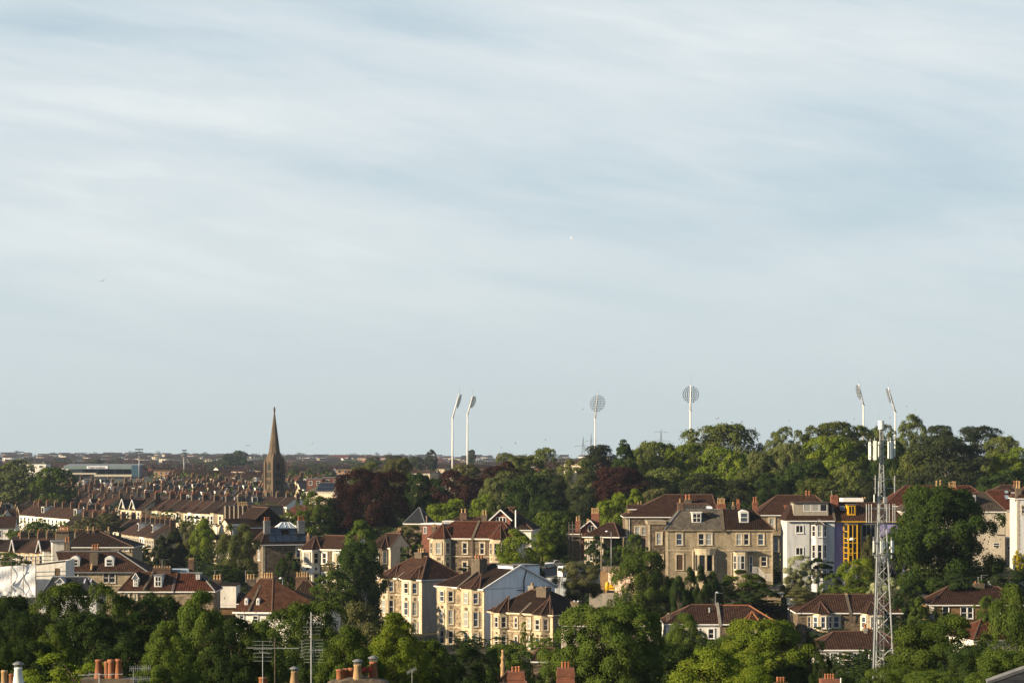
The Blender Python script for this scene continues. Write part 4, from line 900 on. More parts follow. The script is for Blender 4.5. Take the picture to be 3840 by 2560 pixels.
def hipped_pair():
    h = bay_pair('bay_house', 'stone pair with red tiled roof and twin canted bays behind the bright young tree', 1612, 432, -14, 1925, 1965, 2019, 0, [(2036, 2078), (2108, 2150)], 'rubble', None, 'render_white', 'tile_red', None, None)
    d = 9; zr = h.ze+3.0; h.block('rubble', .02, h.w-.02, 1, d, h.ze-.02); h.roof('tile_red', 0, h.w, 0, d, h.ze, zr, 3.6, 3.0, over=.4)
    dress_bay(h, 1612, 1692, 'ashlar_cream', h.ze+2.7, 'tile_red', 1.3); dress_bay(h, 1836, 1900, 'ashlar_cream', h.ze+2.6, 'tile_red', 1.2); party(h, h.w*.52, zr-.1, 4.5, 'stack_stone')
    pl = h.plane()
    for x0, x1 in ((1736, 1752), (1801, 1816)):
        a0, a1 = h.a_of(x0, pl), h.a_of(x1, pl)
        for z0, z1 in h.rows: h.winm(a0, a1, z0, z1, pl, 'ashlar_cream', .22, glass='glass_dark')
    u = h.w*.52; h.strip('timber_dark', [(u, -.15, h.ze-.3), (u, -.15, -1)], .07)
    h.chimney(1620, 1634, 1975, 1962, 1995, 5, .9, 'stack_stone', 2, 'pot_buff', .2); h.chimney(1787, 1803, 1971, 1959, 1980, 6, .8, 'brick_stack', 2, 'red_paint', .2)
    h.strip('white_paint', [(h.uz(1934, 1912, 5)[0], 5, h.uz(1934, 1912, 5)[1]), (h.uz(1934, 1912, 5)[0], 5, h.ze)], .16, 'flue')
hipped_pair()
def gable_brick():
    h = House('brick_gabled_house', 'brick gabled house with white bargeboards above the red roofed pair', 'house', 1800, 458, -10, G_V)
    w = h.uz(1992, 1985)[0]; ze = h.uz(1850, 1985)[1]; h.block('render_white', 0, w, 0, 9, ze); zr = h.uz(1885, 1903)[1]
    h.roof('tile_dark', h.uz(1806, 1970)[0], w, 0, 9, ze, zr, 6.0, 5.5, over=.4)
    a, b = h.uz(1846, 1960)[0], h.uz(1914, 1960)[0]; z1 = h.uz(1880, 1944)[1]; z0 = h.uz(1880, 1975)[1]; ap = h.uz(1881, 1912)[1]
    m = MB(); m.box((a, -.5, z0-1), (b, 4, z1)); m.poly([(a, -.5, z1), (b, -.5, z1), ((a+b)/2, -.5, ap)]); g_ = h.part(m, 'gable', 'brick_orange')
    r = MB(); o = .5
    for sg, q in ((-1, a), (1, b)):
        P = [(q+sg*o, -.9, z1-.35), ((a+b)/2, -.9, ap+.15), ((a+b)/2, 5, ap+.15), (q+sg*o, 5, z1-.35)]; r.poly(P if sg > 0 else P[::-1])
    h.part(r, 'gable_roof', 'tile_dark', g_); m = MB(); m.tube((a-o, -.95, z1-.35), ((a+b)/2, -.95, ap+.1), .16, n=4); m.tube((b+o, -.95, z1-.35), ((a+b)/2, -.95, ap+.1), .16, n=4); h.part(m, 'bargeboard', 'white_paint', g_)
    h.win(1860, 1938, 1898, 1961, h.plane(-.5), None, bars='three', fw=.1)
    h.chimney(1806, 1826, 1930, 1912, 1960, 3, 1.2, 'stack_stone', 2, 'pot_buff', .2)
    k = House('flat_dormer_house', 'low brown roofed house with white edged flat dormer beside the brick gable', 'house', 1648, 466, -8, G_V)
    w = k.uz(1800, 1985)[0]; ze = k.uz(1700, 1985)[1]; k.block('brick_brown', 0, w, 0, 9, ze); k.roof('tile_brown', 0, w, 0, 9, ze, k.uz(1780, 1939, 4)[1], 3, 0, over=.3, wall='stack_stone')
    k.dormer(1660, 1955, 1702, 1978, .8, 4, 'render_cream', 'white_paint', bars='mull', fx=12); k.dormer(1703, 1957, 1758, 1975, 1.4, 4, 'timber_dark', 'white_paint', bars='', fx=30)
    k.chimney(1724, 1750, 1922, 1905, 1950, 3.5, 1.2, 'brick_stack', 2, 'pot_buff', .2)
    k2 = House('red_brick_annexe', 'small flat topped red brick house with white trim left of the red roofed pair', 'house', 1582, 450, -20, G_V); w = 4.2; k2.block('brick_red', 0, w, 0, 5, k2.uz(1600, 1966)[1]); k2.flat('white_paint', 0, w, 0, 5, k2.uz(1600, 1966)[1], .25, .2); k2.win(1588, 1974, 1601, 2000, None, None, bars='mull')
    k2.block('brick_orange', w*.9, w+3, .5, 5, k2.uz(1600, 1966)[1]-.3); k2.chimney(1595, 1601, 1958, 1930, 1966, 3, .6, 'stack_stone', 1, 'pot_buff', .25)
gable_brick()
def small_bays():
    h = bay_pair('bay_house', 'small hipped stone bay house with cream side wall beside the copper beech', 1378, 436, -35, 1465, 1500, 2053, 0, [(2067, 2112), (2140, 2175)], 'rubble', None, 'render_cream', 'tile_dark', None, None)
    h.roof('tile_dark', 0, h.w, 0, max(h.d, 6), h.ze, h.ze+2.6, 2.4, 0, over=.3, wall='render_cream'); dress_bay(h, 1395, 1455, 'rubble', h.ze+2.2, 'tile_dark', 1.0); h.chimneym(h.w-1, h.w-.1, 3, 4, h.ze+1, h.ze+3.2, .5, 'brick_stack', 2, 'pot_buff', .2)
    h = bay_pair('bay_house', 'whitewashed stone bay house with brown hipped roof below the solar roof', 1128, 398, -24, 1262, 1290, 2059, 0, [(2073, 2113), (2150, 2190)], 'rubble', None, 'render_white', 'tile_brown', None, None)
    h.roof('tile_brown', 0, h.w+3, 0, 8, h.ze, h.ze+2.2, 2.6, 0, over=.35, wall='render_white'); h.block('render_white', h.w, h.w+3, .3, 8, h.ze); dress_bay(h, 1130, 1200, 'render_white', h.ze+2.2, 'tile_brown', 1.2)
    pl = h.plane(); a0, a1 = h.a_of(1210, pl), h.a_of(1224, pl)
    for z0, z1 in h.rows: h.winm(a0, a1, z0, z1, pl, 'render_white', .25); h.winm(a0+2.2, a1+2.6, z0, z1, pl, 'render_white', .25, glass='glass_pale')
    h.chimneym(.4, 1.0, 1.2, 1.8, h.ze+.2, h.ze+2.2, .6, 'brick_stack', 1, 'pot_buff', .3)
small_bays()
def solar_house():
    h = House('solar_roofed_house', 'dark stone house with solar panels and slate hipped roof behind the birch', 'house', 984, 430, 17, G_V)
    w = h.uz(1198, 2041)[0]; ze = h.uz(1000, 2041)[1]; zr = ze+3.0; d = 9
    h.block('rubble', 0, w, 0, d, ze); m = MB(); m.box((-.02, -.03, -3), (.5, .3, ze-.05)); h.part(m, 'quoins', 'ashlar_cream')
    h.roof('tile_dark', 0, w, 0, d, ze, zr, 1.6, 2.8, over=.4)
    m = MB(); 
    for r in range(2):
        for i in range(6):
            if r == 1 and i in (2, 5): continue
            x = 1.4+i*1.42; t0, t1 = .14+r*.42, .14+r*.42+.38; m.poly([(x, -.4+4.9*t0-.08, ze+3*t0+.09), (x+1.34, -.4+4.9*t0-.08, ze+3*t0+.09), (x+1.34, -.4+4.9*t1-.08, ze+3*t1+.09), (x, -.4+4.9*t1-.08, ze+3*t1+.09)])
    h.part(m, 'solar_panels', 'solar_panel')
    h.win(1112, 2052, 1126, 2090, sw=.25, glass='glass_blue'); sp = h.side(0, True); h.winm(-0+2.2, 3.6, ze-3.0, ze-.7, (Vector((0, 0, 0)), Vector((0, 1, 0)), Vector((-1, 0, 0))), 'render_white', .3)
    h.chimney(992, 1014, 1952, 1936, 1990, 2.5, 1.3, 'lead', 3, 'terracotta', .2); h.chimney(1119, 1144, 1952, 1934, 1990, 2.5, 1.3, 'lead', 4, 'terracotta', .2)
    a, b = h.uz(1040, 1980, 4.6)[0], h.uz(1112, 1980, 4.6)[0]; z = zr-.2; m = MB(); m.box((a, 4.0, z-.2), (b, 7.4, z+.12)); sk = h.part(m, 'roof_lantern', 'lead'); m = MB()
    A, B = Vector((a+1.1, 5.7, z+1.15)), Vector((b-1.1, 5.7, z+1.15)); q = [Vector((a, 4.0, z+.12)), Vector((b, 4.0, z+.12)), Vector((b, 7.4, z+.12)), Vector((a, 7.4, z+.12))]
    m.poly([q[0], q[1], B, A]); m.poly([q[1], q[2], B]); m.poly([q[2], q[3], A, B]); m.poly([q[3], q[0], A]); h.part(m, 'lantern_glass', 'roof_glass', sk)
    m = MB(); 
    for p, r in ((q[0], A), (q[1], B), (q[2], B), (q[3], A), (A, B), (q[0], q[1]), (q[0].lerp(q[1], .4), A.lerp(B, .3)), (q[0].lerp(q[1], .65), A.lerp(B, .75))): m.tube(p, r, .09, n=4)
    h.part(m, 'lantern_frame', 'white_paint', sk)
solar_house()
def peach_house():
    h = House('peach_gabled_house', 'tall peach and white house with long dark tiled roof and red side wall', 'house', 866, 512, 30, G_V)
    w = h.uz(1085, 2013)[0]; ze = h.uz(900, 1978)[1]; z2 = h.uz(900, 2013)[1]; d = 12
    h.block('brick_red', 0, w, 0, d, ze); lf = (Vector((0, 0, 0)), Vector((0, 1, 0)), Vector((-1, 0, 0)))
    m = MB(); m.box((-.12, -.06, -4), (0.02, d, ze)); m.box((-.1, -.14, z2-3), (w*.3, .02, z2-.1)); h.part(m, 'painted_front', 'render_cream')
    h.roof('tile_dark', 0, w, 0, 7, ze, h.uz(900, 1945, 3)[1], 0, 0, over=.35, wall='render_cream'); h.roof('tile_dark', w*.42, w*.86, .2, 9, h.uz(900, 1948)[1], h.uz(965, 1902, 1)[1], 0, 0, axis='v', over=.2, wall='tile_dark', name='cross_roof', fascia=None)
    m = MB(); m.poly([(-1.3, -.5, z2-.5), (-1.3, d, z2-.5), (-.1, d, z2+.4), (-.1, -.5, z2+.4)][::-1]); m.poly([(-1.3, -.5, z2-.52), (-1.3, d, z2-.52), (-.1, d, z2-.52), (-.1, -.5, z2-.52)]); m.poly([(-.2, -1.2, z2-.5), (w*.4, -1.2, z2-.5), (w*.4, -.05, z2+.4), (-.2, -.05, z2+.4)]); h.part(m, 'canopy_roof', 'tile_dark')
    for v in (2.0, 8.6):
        for z0, z1 in ((z2+.7, z2+2.3), (z2-3.6, z2-1.3), (z2-7, z2-5)): h.winm(v, v+1.3, z0, z1, lf, 'white_paint', .1, 'mull')
    h.winm(.5, 2.3, z2+.6, z2+2.6, h.plane(-.05), 'white_paint', .25, 'mull', 'glass_pale')
    for v in (.6, 4.4, 7.2): h.part((lambda m: (m.box((-.3, v, z2-6), (-.12, v+.25, ze)), m)[1])(MB()), 'pilaster', 'white_paint')
    k = House('buttressed_hall', 'dark brick hall with tall pilasters and a row of chimney pots beside the church', 'building', 842, 580, 8, G_V)
    w = k.uz(932, 1940)[0]; zt = k.uz(880, 1898)[1]; k.block('brick_brown', 0, w, 0, 8, zt)
    for i in range(5):
        m = MB(); x = i*w/5.5; m.box((x, -.5, -3), (x+.3, 0, zt+.15)); k.part(m, 'pilaster', 'render_tan')
    k.chimneym(w*.55, w*.98, 2, 3.2, zt-.2, zt+.1, 1.1, 'brick_brown', 6, 'pot_buff', .22)
    k.flat('slate', 0, w, 0, 8, zt, .15, .1)
    n = House('white_gabled_house', 'slate roofed house right of the buttressed hall with two white bargeboards', 'house', 935, 570, 10, G_V)
    w = 8.5; ze = n.uz(960, 1935)[1]; n.block('brick_brown', 0, w, 0, 8, ze); n.roof('slate', 0, w, 0, 8, ze, ze+2.6, 0, 0, over=.3, wall='brick_brown')
peach_house()
def scaffold_house():
    h = House('scaffolded_house', 'dark brick house wrapped in scaffolding with tall chimney and white gable', 'house', 2128, 462, -6, G_V)
    w = h.uz(2250, 2010)[0]; ze = h.uz(2150, 2000)[1]; h.block('rubble', 0, w, 0, 9, ze); h.roof('tile_red', 0, w*.62, 0, 9, ze, h.uz(2160, 1975, 4)[1], 3.0, 0, over=.3, wall='brick_red')
    a, b = h.uz(2182, 2000)[0], h.uz(2236, 2000)[0]; z1 = h.uz(2200, 1978)[1]; ap = h.uz(2214, 1952)[1]; m = MB(); m.box((a, -.4, -3), (b, 8, z1)); m.poly([(a, -.4, z1), (b, -.4, z1), ((a+b)/2+.3, -.4, ap)]); g_ = h.part(m, 'gable', 'brick_red')
    r = MB(); c = (a+b)/2+.3
    for sg, q in ((-1, a), (1, b)):
        P = [(q+sg*.3, -.8, z1-.15), (c, -.8, ap+.12), (c, 8, ap+.12), (q+sg*.3, 8, z1-.15)]; r.poly(P if sg > 0 else P[::-1])
    h.part(r, 'gable_roof', 'tile_dark', g_); m = MB(); m.tube((a-.3, -.85, z1-.15), (c, -.85, ap+.1), .13, n=4); m.tube((b+.3, -.85, z1-.15), (c, -.85, ap+.1), .13, n=4); h.part(m, 'bargeboard', 'white_paint', g_)
    h.win(2205, 1970, 2229, 1993, h.plane(-.4), None, bars='mull')
    h.chimney(2158, 2177, 1952, 1933, 1990, 1.0, 1.1, 'brick_orange', 2, 'pot_buff', .2); h.chimney(2217, 2247, 1925, 1904, 1970, 4, 1.4, 'brick_orange', 4, 'pot_buff', .2); h.chimney(2200, 2210, 1955, 1943, 1975, 5, .8, 'brick_orange', 2, 'pot_buff', .2)
    m = MB(); us = [h.uz(x, 2000, -1.5)[0] for x in (2134, 2147, 2176)]
    for u in us: m.tube((u, -1.5, 0), (u, -1.5, h.uz(2134, 1955, -1.5)[1]), .07, n=5); m.tube((u, -.3, 0), (u, -.3, h.uz(2134, 1965, -.3)[1]), .05, n=5)
    for py in (1968, 1983, 2005, 2025, 2048): z = h.uz(2150, py, -1.5)[1]; m.tube((us[0], -1.5, z), (us[2], -1.5, z), .05, n=4)
    for py in (1983, 2010): z = h.uz(2150, py, -1.5)[1]; m.box((us[0], -1.45, z), (us[2], -.4, z+.08))
    h.part(m, 'scaffolding', 'scaffold')
    k = House('cream_bay_house', 'cream fronted bay house with brown hipped roof beside the lamp post', 'house', 2192, 445, -20, G_V)
    w = k.uz(2262, 2012)[0]; ze = k.uz(2192, 2011)[1]; k.block('ashlar_cream', 0, w, 0, 8, ze); k.roof('tile_brown', 0, w+3, 0, 8, ze, ze+2.6, 3.4, 2, over=.4); 
    for x0, x1 in ((2196, 2203), (2211, 2222), (2236, 2246)):
        for y0, y1 in ((2024, 2055), (2078, 2102)): k.win(x0, y0, x1, y1, sur='render_cream', sw=.12)
scaffold_house()
# ------------------------------------------------------------------ trees: kind, lod, centre px, top row, width, bottom row of the crown, distance, leaf colour, label
G_F, G_S, G_W, G_M = 'trees in front of the houses', 'garden trees on the slope', 'trees of the hilltop wood', 'trees among the terraces'
T_F = [
 ('round','near',960,2360,220,2660,160,'leaf_mid','leafy tree directly below the two arched dormers of the steep roof'),
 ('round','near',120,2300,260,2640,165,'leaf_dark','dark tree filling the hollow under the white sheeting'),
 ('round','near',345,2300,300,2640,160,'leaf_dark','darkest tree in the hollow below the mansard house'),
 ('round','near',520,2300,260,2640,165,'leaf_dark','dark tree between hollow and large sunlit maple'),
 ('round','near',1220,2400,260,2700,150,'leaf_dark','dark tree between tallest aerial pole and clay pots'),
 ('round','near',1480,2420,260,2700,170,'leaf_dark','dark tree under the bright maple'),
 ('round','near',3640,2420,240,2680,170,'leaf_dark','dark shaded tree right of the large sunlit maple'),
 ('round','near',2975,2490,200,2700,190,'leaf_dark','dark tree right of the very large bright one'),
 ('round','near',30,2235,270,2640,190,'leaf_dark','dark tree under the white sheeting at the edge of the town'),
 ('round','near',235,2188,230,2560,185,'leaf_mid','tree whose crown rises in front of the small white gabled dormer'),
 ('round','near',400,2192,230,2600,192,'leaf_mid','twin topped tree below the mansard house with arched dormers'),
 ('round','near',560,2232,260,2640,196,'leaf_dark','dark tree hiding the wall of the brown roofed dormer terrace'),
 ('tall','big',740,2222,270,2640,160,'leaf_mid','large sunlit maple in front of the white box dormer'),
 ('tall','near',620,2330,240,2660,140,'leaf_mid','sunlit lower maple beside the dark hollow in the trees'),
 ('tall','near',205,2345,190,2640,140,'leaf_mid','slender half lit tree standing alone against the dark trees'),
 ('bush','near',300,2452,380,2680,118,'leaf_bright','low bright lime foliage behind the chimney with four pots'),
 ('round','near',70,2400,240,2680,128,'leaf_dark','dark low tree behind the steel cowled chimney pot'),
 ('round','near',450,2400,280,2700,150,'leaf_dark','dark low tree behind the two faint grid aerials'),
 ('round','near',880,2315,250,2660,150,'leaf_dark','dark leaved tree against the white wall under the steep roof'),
 ('round','near',1035,2290,260,2640,175,'leaf_mid','green tree below the steep red roof, behind the aerials'),
 ('round','near',1175,2255,270,2640,188,'leaf_mid','rounded green tree at the end of the steep roof'),
 ('loose','near',1330,2262,280,2600,205,'leaf_olive','olive leaved tree left of the highest sunlit bay pair'),
 ('tall','near',1305,2350,250,2660,140,'leaf_mid','sunlit maple behind the lead capped chimney pots'),
 ('tall','near',1490,2300,240,2640,155,'leaf_bright','bright maple before the white walled bay house'),
 ('round','near',1600,2400,240,2700,160,'leaf_mid','dusky tree below the stone bay front, behind the thin aerial'),
 ('round','near',1740,2425,260,2700,190,'leaf_dark','dark tree around the lone finial chimney pot'),
 ('round','near',1890,2418,240,2660,210,'leaf_mid','bushy tree directly below the ivy clad stone pair'),
 ('bush','near',2035,2383,110,2450,300,'leaf_bright','small yellow green bush under the bay of the stone pair'),
 ('bush','mid',1966,2330,28,2430,322,'leaf_bright','climbing ivy column on the front of the stone pair'),
 ('bush','mid',1996,2362,20,2430,322,'leaf_bright','shorter ivy column on the front of the stone pair'),
 ('round','big',2290,2268,370,2640,185,'leaf_mid','big round sunlit tree in front of the tan hipped house'),
 ('round','near',2120,2425,230,2700,192,'leaf_mid','green tree between the two red brick chimney stacks'),
 ('round','near',2500,2420,300,2720,205,'leaf_dark','dark tree between the big round tree and the white semi'),
 ('tall','near',2575,2302,190,2560,235,'leaf_mid','blue green tree covering the end of the white semi'),
 ('round','big',2880,2322,400,2640,215,'leaf_bright','very large bright green tree under the red bay roof'),
 ('round','near',2740,2380,220,2640,225,'leaf_mid','smaller tree joined to the very large bright one'),
 ('tall','near',2670,2435,400,2760,140,'leaf_bright','yellow green tree at the bottom edge with spiky sunlit tips'),
 ('loose','near',2850,2500,240,2720,132,'leaf_bright','light green shoots beside the three orange pots at the bottom'),
 ('loose','near',3030,2385,90,2600,215,'leaf_olive','thin climbing tree next to the stone bay house'),
 ('loose','near',3090,2450,90,2640,165,'leaf_dark','dark twigs across the wall of the rendered semi'),
 ('round','big',3540,2308,390,2640,180,'leaf_mid','large sunlit maple between the mast and the corner semi'),
 ('round','near',3365,2500,230,2680,150,'leaf_mid','low tree hiding the foot of the lattice mast'),
 ('round','near',3160,2525,150,2640,160,'leaf_dark','dark shrub below the windows of the rendered semi'),
 ('tall','near',3790,2195,210,2640,232,'leaf_mid','tall green tree cut by the picture edge beside the brick semi'),
 ('loose','near',3692,2236,80,2350,290,'leaf_mid','small young tree before the windows of the brown brick semi'),
 ('round','near',3790,2440,300,2680,150,'leaf_mid','green tree above the slate roof edge in the bottom corner'),
 ('round','near',3470,2520,260,2680,140,'leaf_mid','low green tree under the large sunlit maple'),
]
T_S = [
 ('round','mid',3352,1995,120,2230,368,'leaf_deep','green tree between the mast and the giant sycamore'),
 ('bush','mid',3215,2170,170,2260,362,'leaf_mid','lower green shrub below the yellow glazed tower'),
 ('round','near',1335,2035,230,2330,352,'leaf_dark','huge dark tree filling the gap beside the highest bay pair'),
 ('tall','mid',1350,1952,150,2160,392,'leaf_mid','green tree rising right under the copper beech'),
 ('round','mid',1250,2140,170,2300,345,'leaf_mid','rounded tree right of the steep red roof'),
 ('weep','near',895,1968,165,2190,402,'leaf_pale','pale silvery birch in front of the solar roofed house'),
 ('bush','mid',1080,2070,90,2200,396,'leaf_dark','dark clipped shrub against the solar roofed house'),
 ('conifer','mid',655,1982,130,2170,470,'leaf_conifer','tallest dark conifer left of the peach gabled house'),
 ('conifer','mid',602,2008,110,2170,468,'leaf_conifer','smaller dark conifer beside the tallest one'),
 ('loose','mid',708,1955,95,2110,520,'leaf_olive','olive tree between the dark conifer and the bright green tree'),
 ('tall','mid',762,1945,110,2110,515,'leaf_bright','bright green tree touching the peach gabled house'),
 ('round','mid',830,2120,180,2200,395,'leaf_dark','dark shrubbery at the foot of the silvery birch'),
 ('tall','mid',1937,1985,150,2160,395,'leaf_bright','bright young pyramid tree before the red roofed pair'),
 ('loose','mid',2030,1998,110,2110,418,'leaf_bright','light green tree just right of the bright pyramid tree'),
 ('round','mid',2062,1922,170,2150,472,'leaf_mid','shaded tree between the brick gable and the scaffolding'),
 ('round','mid',1985,2085,110,2190,405,'leaf_dark','dark hedge tree beside the parked cars'),
 ('loose','near',2185,2110,185,2250,352,'leaf_olive','spreading olive coloured tree in front of the parked vans'),
 ('round','near',2400,2070,230,2340,346,'leaf_mid','tall garden tree in front of the rubble wing of the villa'),
 ('bush','mid',2375,2003,110,2130,385,'leaf_mid','leafy tree before the windows of the hipped villa'),
 ('bush','mid',2235,2010,90,2130,430,'leaf_dark','dark rounded tree against the cream bay house'),
 ('bush','mid',2320,2050,120,2150,420,'leaf_dark','clipped hedge under the street lamp'),
 ('cypress','near',2545,2160,80,2340,332,'leaf_dark','leftmost column of the five garden cypresses'),
 ('cypress','near',2590,2128,85,2340,335,'leaf_dark','second cypress column below the stone villa'),
 ('cypress','near',2628,2120,85,2340,332,'leaf_dark','tallest cypress column under the curved bay'),
 ('cypress','near',2664,2145,75,2340,336,'leaf_dark','fourth cypress column, under the drainpipe of the villa'),
 ('cypress','near',2690,2185,60,2340,338,'leaf_dark','lowest cypress column beside the street lamp'),
 ('bush','mid',2500,2140,130,2340,352,'leaf_dark','dark yew hedge at the corner of the stone villa'),
 ('bush','near',2795,2138,165,2240,352,'leaf_mid','rounded garden bush before the square bay of the villa'),
 ('bush','mid',2820,2205,170,2275,348,'leaf_dark','dark lower bush beside the outdoor stair'),
 ('bush','near',3005,2082,125,2215,372,'blossom','hawthorn covered with cream blossom below the white house'),
 ('bush','mid',3068,2090,110,2165,374,'leaf_dark','dark green half of the hawthorn beside the canted bay'),
 ('loose','mid',2975,2150,90,2280,356,'leaf_olive','grey green shrub on the bank beside the hawthorn'),
 ('bush','mid',3128,2150,110,2270,366,'leaf_mid','garden shrub under the purple wall'),
 ('loose','near',3205,2095,180,2275,366,'leaf_bright','bright shrub in front of the yellow glazed tower'),
 ('tall','mid',3258,2008,75,2200,378,'leaf_olive','slim olive birch between yellow tower and mast'),
 ('bush','near',3312,2165,125,2285,338,'blossom','pale flowering tree seen through the legs of the mast'),
 ('bush','mid',3395,2190,140,2330,332,'leaf_dark','dark green tree behind the legs of the mast'),
 ('conifer','mid',3445,2235,90,2350,326,'leaf_mid','small green conifer before the brown brick semi'),
 ('cedar','mid',3010,2202,120,2262,336,'leaf_olive','low spreading pine above the stone bay house'),
 ('bush','mid',3235,2200,90,2235,345,'leaf_bright','row of bright shrubs behind the dark garden fence'),
 ('round','big',3545,1826,420,2225,358,'leaf_deep','giant sycamore hiding the pale walled house'),
 ('bush','mid',3820,2063,44,2140,400,'leaf_yellow','bright yellow gorse bush at the edge of the slope'),
 ('bush','mid',1565,2040,130,2140,442,'leaf_mid','flowering shrub left of the red roofed pair'),
 ('loose','mid',1530,1968,130,2030,500,'leaf_olive','olive shrub beside the small red brick annexe'),
 ('bush','mid',1770,2122,90,2150,398,'leaf_mid','small shrub against the wall of the red roofed pair'),
 ('round','mid',1185,1845,165,2010,560,'leaf_mid','sunlit tree right of the church'),
 ('round','mid',1262,1870,120,2010,565,'leaf_dark','shaded tree between the sunlit one and the copper beech'),
 ('bush','mid',1075,1925,80,1960,560,'leaf_bright','small bright bush at the foot of the church'),
 ('round','near',1393,1762,268,2005,560,'leaf_copper','large copper beech with purple black crown'),
 ('bush','mid',1910,2100,130,2160,392,'leaf_bright','low bright foliage at the foot of the pyramid tree'),
 ('bush','mid',2720,2230,90,2260,345,'leaf_dark','dark shrub on the bank right of the street lamp'),
 ('bush','mid',2900,2250,190,2290,350,'leaf_dark','dark ground shrubs under the retaining wall'),
 ('bush','mid',3610,2150,200,2260,345,'leaf_dark','dark undergrowth below the giant sycamore'),
 ('bush','mid',3760,2140,180,2230,380,'leaf_dark','dark shrubs below the pale walled house'),
]
